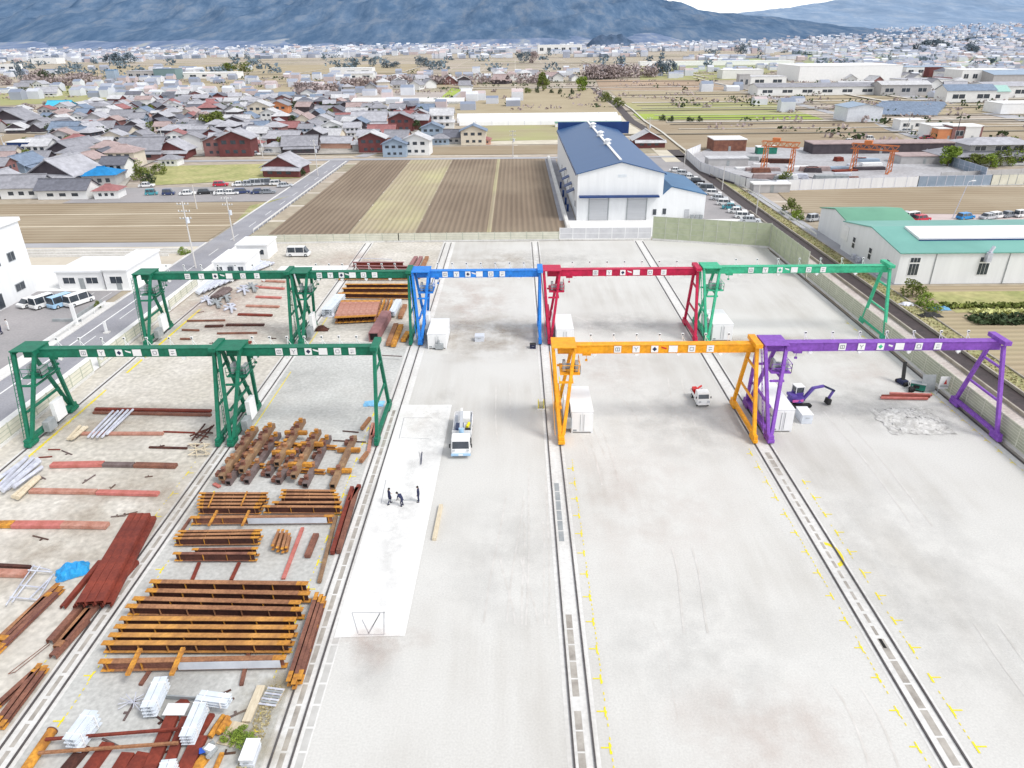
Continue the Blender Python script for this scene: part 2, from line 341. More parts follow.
grass = mat('dry_grass', (.46, .42, .20), (.30, .32, .12), .12, .95, sc2=.8, amt2=.25)
verge = mat('weedy_verge', (.44, .40, .22), (.26, .28, .11), .25, .95, sc2=1.5, amt2=.3)
track_m = mat('farm_track', (.62, .57, .47), (.50, .45, .36), .2, .95)
rect('field', -55.2, 155.5, -37.5, 263, .02, rowsY); rect('field', -37.2, 155.5, -22.6, 263, .02, rowsYp)
rect('field', -22.4, 155.5, -6.6, 263, .02, rowsY); rect('field', -5.6, 155.5, 11.0, 263, .02, rowsY)
rect('farm_track', -6.6, 155.5, -5.6, 263, .035, rowsYp)
rect('lane', -59.2, 150.2, 13, 154.6, .012, track_m)
rect('field', -175, 151, -66.8, 192, .02, rowsX)
mb = MB()
for y in (165.2, 178.0): mb.poly([(-175, y, .05), (-66.8, y, .05), (-66.8, y+.8, .05), (-175, y+.8, .05)])
struct('farm_track', mb, mat('pale_path', (.66, .58, .45), (.58, .5, .38), .2, .95))
rect('car_park', -122, 192.6, -66.6, 214, .03, asph_lot)
patch('grass_plot', [(140, 186), (300, 178), (305, 163), (165, 166)], .03, grass)
patch('verge', [(236, 222), (262, 205), (290, 196), (250, 206)], .03, verge)
rect('road', -260, 262.5, 62, 266.5, .05, farasph)
patch('field', [(424, 155), (562, 154), (560, 145), (430, 147)], .03, rowsX)
patch('farm_track', [(430, 146), (562, 144), (562, 140), (500, 141)], .04, track_m)
patch('field', [(486, 141), (562, 140), (560, 124), (470, 126)], .03, rowsXg)
patch('field', [(444, 115), (622, 115), (590, 88), (480, 88)], .03, rowsFar)
patch('field', [(610, 91), (735, 91), (770, 102), (624, 103)], .03, rowsFar)
patch('field', [(625, 103), (770, 102), (822, 119), (640, 119)], .04, greenf)
patch('grass_strip', [(640, 119.5), (824, 119.5), (806, 114), (633, 114)], .06, brightg)
patch('field', [(655, 150), (920, 148), (872, 122), (645, 121)], .03, rowsX)
patch('field', [(772, 187.5), (1060, 187), (1060, 215), (800, 213)], .03, rowsX)
patch('field', [(600, 90), (740, 90), (700, 80), (596, 80)], .03, mat('brown_field', (.42, .31, .22), (.33, .24, .17), .02, .95))
patch('field', [(955, 152), (1060, 150), (1060, 126), (880, 120)], .03, rowsX)
patch('field', [(735, 91), (760, 92), (900, 116), (1024, 112), (900, 98), (760, 84)], .03, rowsFar)
patch('field', [(640, 80), (740, 80), (790, 68), (640, 66)], .03, greenf)
patch('field', [(0, 106), (180, 97), (140, 84), (0, 88)], .03, greenf)
patch('field', [(150, 96), (480, 87), (470, 74), (140, 82)], .03, rowsFar)
patch('field', [(60, 83), (420, 74), (420, 64), (60, 66)], .03, rowsFar)
patch('grass_plot', [(0, 152), (40, 150), (50, 134), (0, 135)], .03, rowsX)
patch('field', [(810, 66), (930, 63), (900, 52), (790, 54)], .03, mat('far_green', (.36, .40, .22), (.30, .34, .18), .01, .95))
patch('field', [(950, 68), (1024, 66), (1024, 56), (960, 58)], .03, mat('far_green', (.36, .40, .22)))
patch('field', [(690, 72), (800, 64), (770, 58), (660, 62)], .03, mat('far_green', (.36, .40, .22)))
patch('rice_paddy', [(330, 105), (430, 103), (452, 92), (360, 93)], .03, mat('grey_paddy', (.36, .32, .30), (.45, .40, .36), .03, .95))
patch('grass_strip', [(438, 100), (450, 98), (462, 90), (452, 88)], .05, brightg)
# roads further out
ribbon('road', [(360, 157), (415, 140), (425, 128), (440, 108), (458, 92)], 5, .05, farasph)
ribbon('road', [(735, 88), (770, 97), (840, 115), (905, 133), (960, 151)], 6, .06, farasph)
ribbon('road', [(900, 94), (940, 103), (985, 112), (1060, 126)], 12, .07, farasph)
ribbon('road', [(735, 88), (700, 80), (660, 70), (640, 62)], 7, .06, farasph)
ribbon('road', [(0, 113), (80, 108), (180, 103), (300, 96)], 6, .05, track_m)
ribbon('road', [(780, 66), (850, 72), (905, 84), (960, 97)], 12, .07, farasph)
# canal and its banks (right)
rect('bank', 51.4, 20, 57.2, 178, .01, mat('canal_path', (.58, .53, .50), (.46, .40, .37), .4, .9, sc2=3, amt2=.2))
rect('bank', 51.3, 20, 53.2, 142, .03, mat('cream_path', (.74, .68, .58), (.66, .6, .5), .3, .9))
water = mat('canal_bed', (.075, .055, .055), (.045, .035, .035), .8, .6, sc2=4, amt2=.3)
rect('canal', 57.2, 20, 60.2, 260, .02, water)
rect('verge', 60.4, 20, 63.4, 256, .01, verge)
struct('canal_wall', MB().box(56.95, 20, 0, 57.2, 175, .45).box(60.2, 20, 0, 60.45, 250, .4).box(63.3, 20, 0, 63.5, 255, .2), mat('old_concrete', (.42, .38, .33), (.3, .27, .23), .5, .9))
ribbon('canal', [(688, 162), (668, 146), (652, 133), (630, 120), (618, 106), (600, 94), (588, 86)], 4.5, .05, water)
ribbon('verge', [(676, 162), (660, 148), (640, 136), (622, 124), (606, 106)], 7, .03, track_m)
ribbon('canal_wall', [(694, 158), (678, 146), (662, 133), (645, 122), (632, 110), (612, 97), (596, 88)], 1.0, .5, mat('pale_coping', (.6, .58, .52)))
# garden plot by the canal, lower right
rect('garden_plot', 63.5, 60, 140, 117, .015, stripes('garden_soil', (.44, .36, .25), (.30, .24, .16), 'Y', 1.6, (.42, .38, .22), .6))
rect('grass_strip', 68, 104, 140, 114, .03, grass)
# lot with the greenhouse-green factory and shed lot
rect('car_park', 76, 158, 150, 172, .02, mat('pink_asphalt', (.56, .47, .45), (.48, .40, .38), .1, .9))
rect('road', 63.4, 118, 66.5, 200, .025, farasph)
rect('car_park', 44, 152, 57, 262, .02, asph_lot)
rect('forecourt', 12, 152, 57, 167.5, .03, slabwhite)
rect('service_lane', 10.2, 167.5, 14, 262, .03, asphalt)
struct('kerb', MB().box(11.2, 155, 0, 12.0, 262, 1.1), conc)

def stain(px, py, wx, wy, col, amt=.6, rz=0, sc=.25, seed=0):
    """thin film of dust or mud lying on the gravel, ragged edge"""
    key = 'stain_'+str(len(MATS)); m = bpy.data.materials.new('dirt_film'); MATS[key] = m; m.use_nodes = True; n = m.node_tree; b = n.nodes['Principled BSDF']; b.inputs['Base Color'].default_value = (*col, 1); b.inputs['Roughness'].default_value = .95
    tc = n.nodes.new('ShaderNodeTexCoord'); gr = n.nodes.new('ShaderNodeTexGradient'); gr.gradient_type = 'SPHERICAL'; mp = n.nodes.new('ShaderNodeMapping'); mp.inputs['Scale'].default_value = (2/wx, 2/wy, 1); n.links.new(tc.outputs['Object'], mp.inputs[0]); n.links.new(mp.outputs[0], gr.inputs[0])
    nz = n.nodes.new('ShaderNodeTexNoise'); nz.noise_dimensions = '4D'; nz.inputs['W'].default_value = seed+px; nz.inputs['Scale'].default_value = sc; nz.inputs['Detail'].default_value = 9; nz.inputs['Roughness'].default_value = .7; n.links.new(tc.outputs['Object'], nz.inputs[0])
    mr = n.nodes.new('ShaderNodeMapRange'); mr.inputs[1].default_value = .42; mr.inputs[2].default_value = .68; n.links.new(nz.outputs[0], mr.inputs[0])
    g2 = n.nodes.new('ShaderNodeMapRange'); g2.inputs[2].default_value = .7; n.links.new(gr.outputs[0], g2.inputs[0])
    mu = n.nodes.new('ShaderNodeMath'); mu.operation = 'MULTIPLY'; n.links.new(mr.outputs[0], mu.inputs[0]); n.links.new(g2.outputs[0], mu.inputs[1]); m2 = n.nodes.new('ShaderNodeMath'); m2.operation = 'MULTIPLY'; m2.inputs[1].default_value = amt*(.55 if py > 360 and px > 320 else .8); n.links.new(mu.outputs[0], m2.inputs[0]); n.links.new(m2.outputs[0], b.inputs['Alpha'])
    p = A(px, py); PN[0] += 1; o = struct('dirt_patch', MB().poly([(-wx/2, -wy/2, 0), (wx/2, -wy/2, 0), (wx/2, wy/2, 0), (-wx/2, wy/2, 0)]), m); o.location = (p.x, p.y, .04+PN[0]*.001); o.rotation_euler.z = rz
brn = (.40, .33, .26); gry = (.36, .35, .34); pnk = (.52, .38, .32)
for a in [(480, 335, 26, 22, brn, .8), (470, 300, 20, 30, pnk, .5), (500, 262, 24, 20, brn, .6), (760, 345, 30, 9, brn, .9), (760, 352, 14, 5, brn, .9), (620, 325, 22, 12, gry, .6), (600, 370, 20, 16, pnk, .4), (680, 420, 26, 22, gry, .5), (920, 418, 15, 11, gry, .9), (880, 410, 20, 14, gry, .5), (840, 400, 22, 12, gry, .5), (640, 500, 22, 26, pnk, .35), (700, 640, 20, 16, gry, .4), (770, 730, 16, 10, pnk, .5), (500, 560, 14, 24, gry, .35), (900, 540, 24, 30, gry, .35),
          (950, 640, 20, 20, gry, .35), (420, 420, 6, 12, brn, .6), (402, 520, 3.5, 40, gry, .7), (440, 430, 4, 26, gry, .6), (380, 640, 9, 3, pnk, .9), (372, 520, 5, 20, gry, .4), (375, 655, 4, 4, pnk, .8), (370, 675, 5, 6, gry, .4), (100, 420, 20, 14, brn, .7), (130, 500, 22, 14, brn, .7), (40, 560, 14, 10, brn, .7), (230, 300, 20, 30, pnk, .8), (250, 330, 18, 12, pnk, .8), (350, 262, 18, 20, pnk, .6), (300, 380, 14, 14, gry, .4), (270, 690, 5, 7, (.34, .28, .17), 1.0), (265, 735, 5, 6, (.34, .28, .17), 1.0), (160, 690, 10, 6, gry, .6), (560, 262, 30, 20, gry, .4), (700, 270, 30, 26, gry, .4), (860, 370, 14, 16, pnk, .4)]:
    stain(*a)
for k in range(14):                        # long faint wheel marks left by lorries along the bays
    x = [random.uniform(-11, 2), random.uniform(7, 23), random.uniform(29, 48)][k % 3]; y = random.uniform(26, 80); L = random.uniform(6, 22); dx = random.uniform(-.14, .14)
    for o_ in (0, 1.7):
        p = A(512, 400); MATS.setdefault('x', track); pts = [(x+o_+dx*L*t+.6*math.sin(k+t*2.2)*t, y+L*t) for t in [i/8 for i in range(9)]]
        ribbon('tyre_track', pts, .16, .007+k*.0006, track, px=False)
for k in range(34):
    px, py = [(random.uniform(20, 210), random.uniform(440, 640)), (random.uniform(190, 300), random.uniform(280, 345)), (random.uniform(110, 250), random.uniform(690, 760))][k % 3]
    p = A(px, py)
    if p.x > -32.6 and py < 500 and py > 350: continue
    o = MB().box(-.5, -.06, 0, .5, .06, .08).box(-.2, .06, 0, -.1, .3, .06).build('offcut', rustdk_shade if k % 2 else tubegrey, None, (p.x, p.y, .01)); o.rotation_euler.z = random.uniform(0, 3); o.scale = (random.uniform(.6, 1.8), 1, 1); tag(o, 'small dark steel offcut left lying loose on the gravel', 'offcut', 'small loose offcuts')

# ================================================================== GANTRY CRANES
GLY = {0: [(.15, .2, .85, .2), (.15, .2, .15, .8), (.15, .8, .85, .8), (.5, .2, .5, .8), (.85, .2, .85, .8)],
       1: [(.2, .85, .5, .5), (.8, .85, .5, .5), (.5, .5, .5, .1)], 3: [], 
       4: [(.2, .2, .8, .2), (.2, .2, .2, .8), (.2, .8, .8, .8), (.8, .2, .8, .8)],
       5: [(.2, .75, .8, .75), (.2, .35, .8, .35), (.35, .35, .35, .1)]}
def gantry(label, x0, x1, y0, y1, zt, ck, px0, platestep=2.0, arrow=None):
    m = gcols[ck]; yc = (y0+y1)/2; zt -= .22; root = empty('gantry_crane', (x0, yc, 0), 0, label, 'gantry crane', 'rail-mounted gantry cranes in the yard')
    L = x1-x0
    def b(name, mb, mm=None, par=None, bev=.03): return mb.build(name, mm or m, par or root, bevel=bev)
    # girder (box section, flange lips)
    g = MB().box(-.2, -.42, zt-.92, L+.1, .42, zt-.05).box(-.2, -.5, zt-.05, L+.1, .5, zt).box(-.2, -.47, zt-.97, L+.1, .47, zt-.92)
    gd = b('girder', g)
    for i in range(1, 4):
        x = L*i/4; b('splice_plate', MB().box(x-.35, -.45, zt-.86, x+.35, -.422, zt-.1), None, gd, 0)
    fc = MB()
    for i in range(int(L/1.6)):
        x = .8+i*1.6; fc.tube((x, .52, zt-.9), (x+.8, .52, zt-1.3), .025, greymetal, 5).tube((x+.8, .52, zt-1.3), (x+1.6, .52, zt-.9), .025, greymetal, 5)
    fc.build('festoon_cable', None, gd)
    # head platforms
    b('head_platform', MB().box(-.9, -1.45, zt+.06, 1.7, 1.45, zt+.18).box(-.86, -1.35, zt-.4, -.64, 1.35, zt+.06).box(1.42, -1.35, zt-.4, 1.64, 1.35, zt+.06))
    b('end_cross_beam', MB().box(L-.35, -1.5, zt-.1, L+.4, 1.5, zt+.35))
    hl = (y1-y0)/2
    # rigid leg at the left end: two splayed posts on each foot
    for sy in (-1, 1):
        for xt in (-.25, 1.95):
            b('leg', MB().bar((0 if xt < 0 else .35, sy*hl, .9), (xt-.45, sy*1.05, zt-.2), .35, .35, up=(0, 1, 0)))
        b('cross_tie', MB().bar((-.12, sy*(hl*.42+.55), 6.3), (1.4, sy*(hl*.42+.55), 6.3), .22))
        b('wheel_bogie', MB().box(-.22, sy*hl-.8, .16, .5, sy*hl+.8, .6), bev=.06)
        for k in (-.5, .5): b('wheel', MB().tube((-.18, sy*hl+k, .3), (.18, sy*hl+k, .3), .26, n=12), steel, bev=0)
    b('sill_beam', MB().box(-.18, -hl-.7, .6, .42, hl+.7, 1.0))
    b('long_tie', MB().bar((.08, -hl*.70-.2, 3.6), (.08, hl*.70+.2, 3.6), .24))
    b('long_tie', MB().bar((1.3, -hl*.42-.5, 6.3), (1.3, hl*.42+.5, 6.3), .2))
    # maintenance platform with the hoist drum
    pl = b('maintenance_platform', MB().box(.0, -1.9, 7.0, 2.1, .9, 7.12), bev=0)
    hr = MB()
    for (a, c) in (((0, -1.9), (2.1, -1.9)), ((2.1, -1.9), (2.1, .9))):
        for z in (7.6, 8.1): hr.bar((*a, z), (*c, z), .05)
        for q in (a, c, ((a[0]+c[0])/2, (a[1]+c[1])/2)): hr.bar((*q, 7.1), (*q, 8.1), .05)
    b('handrail', hr, None, pl, 0)
    b('hoist_drum', MB().tube((.5, -.9, 7.6), (1.6, -.9, 7.6), .32, n=14).box(.3, -1.3, 7.15, .6, -.4, 8.2).box(1.6, -1.4, 7.15, 1.95, -.4, 8.1), greymetal)
    # ladder up the front leg
    ld = MB(); f = Vector((-.5, -hl, .9)); t = Vector((-1.1, -1.4, zt-.4))
    ld.bar(f, t, .05); ld.bar(f+Vector((0, .4, 0)), t+Vector((0, .4, 0)), .05)
    for i in range(1, 22):
        p = f.lerp(t, i/22); ld.bar(p, p+Vector((0, .4, 0)), .035)
    b('ladder', ld, None, None, 0)
    # control cabinets on the sill
    b('control_cabinet', MB().box(.6, -.2, .9, 1.1, 1.6, 3.2), white); b('motor_cabinet', MB().box(.62, -2.2, .7, 1.3, -.8, 1.9), greymetal)
    # hinged leg at the right end: a single frame
    for sy in (-1, 1):
        b('leg', MB().bar((L, sy*hl, .9), (L, sy*.9, zt-.3), .36, .38, up=(0, 1, 0)))
        b('wheel_bogie', MB().box(L-.24, sy*hl-.8, .16, L+.24, sy*hl+.8, .6), bev=.06)
        for k in (-.5, .5): b('wheel', MB().tube((L-.18, sy*hl+k, .3), (L+.18, sy*hl+k, .3), .26, n=12), steel, bev=0)
    b('sill_beam', MB().box(L-.2, -hl-.7, .6, L+.2, hl+.7, 1.0))
    for z in (4.0, 7.3):
        hw = hl+(z-.9)/(zt-1.2)*(.9-hl)
        b('cross_tie', MB().bar((L, -hw, z), (L, hw, z), .22))
    # name plates on the near face
    for i in range(6):
        x = px0-x0+i*platestep; s = .37 if i != 3 else .46
        p = MB().box(x-s, -.485, zt-.86, x+s, -.455, zt-.1).build('name_plate', white, root)
        if i == 2:
            MB().poly([(x-.25, -.49, zt-.48), (x, -.49, zt-.74), (x+.25, -.49, zt-.48), (x, -.49, zt-.22)]).build('plate_mark', gcols['mint'] if ck in ('mint', 'purple') else navy, p)
        elif i != 3:
            q = MB()
            for (a, c, d, e) in GLY.get(i, []):
                q.bar((x-.3+a*.6, -.493, zt-.78+c*.6), (x-.3+d*.6, -.493, zt-.78+e*.6), .012, .07, up=(0, 0, 1)) if abs(a-d) > .01 else q.bar((x-.3+a*.6, -.493, zt-.78+c*.6), (x-.3+d*.6, -.493, zt-.78+e*.6), .07, .012)
            q.build('plate_letter', chalkdk, p)
        if i == 2:
            xx = x+platestep*.5
            MB().poly([(xx-.32, -.432, zt-.2), (xx-.25, -.432, zt-.38), (xx+.26, -.432, zt-.56), (xx+.32, -.432, zt-.38)]).build('arrow_mark', arrow or white, gd)
    # flood lamps above, pendant lamps below
    for i in range(7):
        x = L*(.16+i*.118); k = MB().bar((x, .45, zt), (x, .45, zt+.75), .05).bar((x+.35, .45, zt), (x, .45, zt+.6), .04).build('lamp_post', white, root)
        MB().box(x-.13, .36, zt+.7, x+.13, .48, zt+.94).build('flood_lamp', white, k)
        MB().box(x-.08, .34, zt+.75, x+.08, .357, zt+.89).build('lens', darkglass, k)
    for i in range(4):
        x = L*(.18+i*.215); MB().box(x-.2, -.5, zt-1.2, x+.2, -.25, zt-.98).tube((x, -.4, zt-1.2), (x, -.4, zt-1.32), .1, n=8).build('pendant_lamp', white, root)
    # hook trolley under the girder
    tx = L*.06+1.2
    b('trolley', MB().box(tx, -.35, zt-1.25, tx+.9, .35, zt-.99).tube((tx+.45, 0, zt-1.25), (tx+.45, 0, zt-1.8), .03, n=6).box(tx+.32, -.1, zt-2.0, tx+.58, .1, zt-1.8), None, None, 0)
    return root
chalkdk = mat('sign_lettering', (.34, .35, .38), (.26, .27, .29), 2, .7)
YA, YB, YC, YD = 65.6, 73.4, 93.0, 99.8
gantry('dark green gantry crane in the front row at the left edge of the yard', -52.3, -31.9, YA, YB, 10.0, 'green', -46.0, 1.9)
gantry('dark green gantry crane standing over the square tube stack, behind the tall rusty girders', -30.65, -15.0, YA, YB, 10.0, 'green', -25.2, 1.55)
gantry('orange gantry crane in the front row beside a tall white container', 4.5, 25.1, YA, YB, 10.0, 'orange', 10.6, 1.95, redp)
gantry('purple gantry crane in the front row at the right, beside the excavator', 26.6, 50.75, YA, YB, 10.1, 'purple', 34.2, 2.0)
gantry('dark green gantry crane in the back row over the pale steel bundles, left end', -52.5, -31.9, YC, YD, 10.0, 'green', -46.1, 1.95)
gantry('dark green gantry crane in the back row joined beside the blue one, over orange girders', -30.65, -15.0, YC, YD, 10.0, 'green', -27.6, 1.55)
gantry('blue gantry crane in the middle of the back row', -13.75, 3.25, YC, YD, 10.0, 'blue', -10.0, 1.6)
gantry('crimson red gantry crane in the back row', 4.5, 25.1, YC, YD, 10.05, 'red', 11.0, 1.9)
gantry('mint green gantry crane in the back row, furthest to the right', 26.6, 51.6, YC, YD, 10.25, 'mint', 32.6, 2.0)

# ================================================================== CONTAINERS AND CABINS
def container(label, px, py, wd, dp, ht, group=None, rz=0):
    p = A(px, py); r = empty('container', (p.x+wd/2, p.y+dp/2, 0), rz, label, 'container', group)
    b = MB().box(-wd/2, -dp/2, .12, wd/2, dp/2, ht).box(-wd/2, -dp/2, 0, -wd/2+.2, -dp/2+.3, .12).box(wd/2-.2, -dp/2, 0, wd/2, -dp/2+.3, .12).box(-wd/2, dp/2-.3, 0, wd/2, dp/2, .12)
    for i in range(int(dp/.55)):
        y = -dp/2+.3+i*.55
        for s in (-1, 1): b.box(s*wd/2-.025, y, .2, s*wd/2+.025, y+.22, ht-.12)
    b.build('body', whiteb, r, bevel=.02)
    MB().box(-wd/2-.03, -dp/2-.03, ht, wd/2+.03, dp/2+.03, ht+.06).build('roof', white, r)
    for s in (-1, 1):
        d = MB().box(s*wd/4-wd/4+.06, -dp/2-.04, .2, s*wd/4+wd/4-.06, -dp/2-.004, ht-.15).build('door', white, r)
        MB().bar((s*.2, -dp/2-.06, .3), (s*.2, -dp/2-.06, ht-.3), .04).build('lock_bar', greymetal, d)
    MB().box(-wd/2+.2, -dp/2-.05, .25, -wd/2+.6, -dp/2-.042, .45).build('nameplate', greymetal, r)
    return r
container('white shipping container with tall doors beside the orange crane leg', 571, 433, 2.35, 6.2, 2.6)
container('white shipping container at the foot of the crimson crane', 556, 347, 2.4, 6.0, 2.6)
container('white shipping container at the foot of the purple crane, near the excavator', 770, 432, 2.3, 7.5, 2.7)
container('white shipping container behind the purple crane, at the foot of the mint green crane', 711, 341, 2.9, 6, 2.5)
q = container('white equipment container with machinery at its front, beside the blue crane leg', 428, 349, 2.6, 6.0, 2.2)
MB().box(-.2, -3.5, .1, .9, -3.03, .9).box(.1, -3.4, .9, .4, -3.05, 1.4).build('compressor', greymetal, q, bevel=.05)
def block(name, label, cat, px, py, wd, dp, ht, m, lid=None, par=None):
    p = A(px, py); r = empty(name, (p.x+wd/2, p.y+dp/2, 0), 0, label, cat)
    MB().box(-wd/2, -dp/2, 0, wd/2, dp/2, ht).box(-wd/2-.03, -dp/2-.03, ht*.45, wd/2+.03, dp/2+.03, ht*.5).build('body', m, r, bevel=.03)
    MB().box(-wd/2-.04, -dp/2-.04, ht, wd/2+.04, dp/2+.04, ht+.05).build('lid', lid or m, r)
    MB().bar((-wd*.2, -dp/2-.06, ht*.7), (wd*.2, -dp/2-.06, ht*.7), .04).build('handle', greymetal, r)
    return r
block('storage_box', 'pale steel storage box standing beside the excavator', 'box', 801, 424, 1.2, 2.0, 1.1, galv, white)
block('storage_box', 'low pale blue box alone on the gravel behind the blue crane', 'box', 475, 342, 1.3, 1.2, .8, galv, galv)
block('storage_box', 'white box at the bottom edge beside the weeds', 'box', 241, 768, .8, 1.4, .7, galv, white)

# ================================================================== FENCES ROUND THE YARD
fenceg = mat('pale_green_panel', (.60, .60, .47), (.50, .51, .39), .6, .6)
meshg = mat('olive_mesh_panel', (.36, .40, .27), (.44, .47, .33), .8, .7)
postm = mat('fence_post', (.48, .50, .42), (.38, .40, .33), 1, .6)
def fence(label, pts, ht, bays, pm, slats=5, base=.35, name='panel_fence', pmat=None, cat='fence', lean=0):
    r = empty(name, (*pts[0], 0), 0, label, cat); o = Vector((*pts[0], 0)); first = 0
    for (a, b) in zip(pts, pts[1:]):
        a = Vector((*a, 0))-o; b = Vector((*b, 0))-o; n = max(1, int((b-a).length/bays)); d = (b-a).normalized(); nr = Vector((-d.y, d.x, 0))
        if base: MB().bar(a+Vector((0, 0, base/2)), b+Vector((0, 0, base/2)), .25, base).build('base_wall', conc, r)
        P = MB(); mid = (a+b)/2
        P.bar(a+Vector((0, 0, (base+ht)/2)), b+Vector((0, 0, (base+ht)/2)), .05, ht-base)
        P.build('panel', pm, r)
        sl_ = MB()
        for i in range(slats+1):
            z = base+.05+(ht-base-.1)*i/max(1, slats); sl_.bar(a+Vector((0, 0, z)), b+Vector((0, 0, z)), .09, .07)
        sl_.build('rail', pmat or postm, r)
        for i in range(n+(1 if (b-a).length > 5 else 0)):
            if i+first > 95: break
            p = a.lerp(b, i/n); MB().bar(p+nr*.0, p+Vector((0, 0, ht+.05)), .14, .14).build('post', pmat or postm, r)
    return r
fence('long low cream panel fence between the yard and the ploughed fields', [(-56, 148.6), (-25, 149.2), (9, 149.4)], 1.9, 3.4, cream, 4)
fence('light grey panel fence in front of the blue-roofed warehouse', [(9.2, 149.4), (28.5, 149.2)], 2.7, 2.6, mat('pale_grey_panel', (.58, .58, .60), (.5, .5, .52), .6, .6), 2, pmat=white)
fence('tall olive green mesh fence at the back right corner of the yard', [(28.8, 149.2), (51.2, 142.2)], 5.0, 2.6, meshg, 4)
fence('tall olive green mesh fence along the canal from the back right corner', [(51.3, 142.0), (51.3, 122)], 4.8, 2.6, meshg, 4)
fence('long olive slatted fence along the canal side of the yard', [(51.5, 121.8), (51.5, 42)], 2.7, 3.0, mat('slat_panel', (.36, .37, .28), (.44, .45, .35), .7, .7), 7, pmat=mat('pale_slat', (.62, .62, .52), (.54, .54, .44), 1, .6))
fence('low cream panel wall between the yard and the public road', [(-55.4, 60), (-55.4, 84)], 1.9, 2.4, cream, 3)
fence('low cream panel wall beside the back dark green crane on the road side', [(-55.6, 86), (-55.6, 106)], 1.8, 2.4, cream, 3)
fence('low cream panel wall on the road side behind the crane, next to the pale sheds', [(-55.8, 108), (-56.2, 120)], 1.6, 2.4, cream, 3)
gu = mat('white_rail_paint', (.75, .75, .75), (.68, .68, .68), 1, .5)
def guard(label, pts, ht=.8, px=True):
    P = [A(*p) if px else Vector((*p, 0)) for p in pts]; o = P[0].copy(); r = empty('guard_rail', o, 0, label, 'guard rail')
    for a, b in zip(P, P[1:]):
        a = a-o; b = b-o; MB().bar(a+Vector((0, 0, ht)), b+Vector((0, 0, ht)), .08, .32).build('beam', gu, r)
        n = max(1, int((b-a).length/3.2))
        for i in range(min(n, 80)): p = a.lerp(b, i/n); MB().bar(p, p+Vector((0, 0, ht)), .1).build('post', gu, r)
guard('white guard rail along the public road beside the ploughed field', [(-58.9, 158), (-58.9, 256)], px=False)
guard('white guard rail between the office car park and the public road', [(-67.2, 92), (-67.2, 110)], px=False)
guard('pale guard rail along the far side of the canal', [(63.8, 150), (63.8, 205)], px=False)

# ================================================================== STEEL STOCK
def ibeam(name, label, pa, pb, zt, h, wd, web, flange=None, endcol=None, group=None, cat='steel girder', tilt=0, bright=None, low=None, px=True, stiff=True, sleepers=True):
    """I-girder whose top flange runs from photo point pa to pb"""
    a = A(*pa, zt) if px else Vector((*pa, zt)); b = A(*pb, zt) if px else Vector((*pb, zt))
    L = (b-a).length; ang = math.atan2(b.y-a.y, b.x-a.x); r = empty(name, (a.x, a.y, zt-h), ang, label, cat, group)
    fl = flange or web; t = .05; ec = endcol or fl; e = min(.9, L*.1)
    for z in (h-t, 0):
        MB().box(e, -wd/2, z, L-e, wd/2, z+t, fl).box(0, -wd/2, z-.004, e, wd/2, z+t+.004, ec).box(L-e, -wd/2, z-.004, L, wd/2, z+t+.004, ec).build('flange', None, r)
    w_ = MB().box(.2, -.03, t, L-.2, .03, h-t, web)
    w_.build('web', None, r)
    if bright: MB().box(L*bright[0], -wd/2-.02, t, L*bright[1], -wd/2-.004, h-t-.01).build('primed_web_panel', galv, r)
    if stiff:
        s = MB(); n = max(2, int(L/2.2))
        for i in range(n+1):
            x = .5+(L-1)*i/n; s.box(x-.02, -wd/2+.03, t, x+.02, wd/2-.03, h-t)
        s.build('stiffener', ec if i % 2 else fl, r)
    return r
def rod(name, label, pa, pb, z, wd, ht, m, group=None, cat='steel bar'):
    a = A(*pa, z); b = A(*pb, z); L = (b-a).length; ang = math.atan2(b.y-a.y, b.x-a.x)
    o = MB().box(0, -wd/2, -ht, L, wd/2, 0).build(name, m, None, (a.x, a.y, z), bevel=.01); o.rotation_euler = (0, 0, ang); return tag(o, label, cat, group)
G1 = 'long rusty girders in the big stack'
big = [((150, 581), (308, 583)), ((146, 590), (310, 593)), ((133, 598), (301, 602)), ((126, 605.5), (303, 609)), ((120, 618), (296, 619)), ((114.5, 626), (296, 627)), ((109, 634.5), (293, 635.5)), ((102, 642.5), (290, 642.5))]
for i, (a, b) in enumerate(big):
    ibeam('girder', f'long rust-brown I-girder with orange ends, {ordw(i+1)} from the back of the big stack', a, b, 1.05, .78, .42, rustdk_shade, rustmid if i < 4 else mat('amber_rust', (.58, .29, .08), (.36, .17, .06), .8, .85, sc2=5, amt2=.2), rustor, G1)
ibeam('girder', 'front girder of the big stack with a pale primed web on its right half', (99, 661), (286, 657), 1.05, .8, .42, rust, rustmid, rustor, G1, bright=(.42, .97))
rod('spacer_bar', 'orange spacer bar lying across the front girders, left one', (140, 648), (127, 674), 1.3, .3, .18, rustor)
rod('spacer_bar', 'orange spacer bar lying across the front girders, right one', (183, 647), (171, 674), 1.3, .3, .18, rustor)
rod('bearer', 'short rusty bearer under the left of the big girder stack', (152, 666), (140, 684), .2, .25, .2, rust); rod('bearer', 'short rusty bearer under the right of the big girder stack', (250, 646), (241, 684), .22, .25, .2, rust)
for i, (a, b) in enumerate([((317, 592), (288, 681)), ((321.5, 594), (293, 684)), ((324, 596), (299, 679))]):
    ibeam('girder', f'rust-brown girder with orange ends along the rail beside the big stack, {ordw(i+1)} from the left', a, b, .75, .5, .3, rustdk_shade, rust, rustor, 'girders laid along the rail')
G2 = 'short rusty girders in the upper stacks'
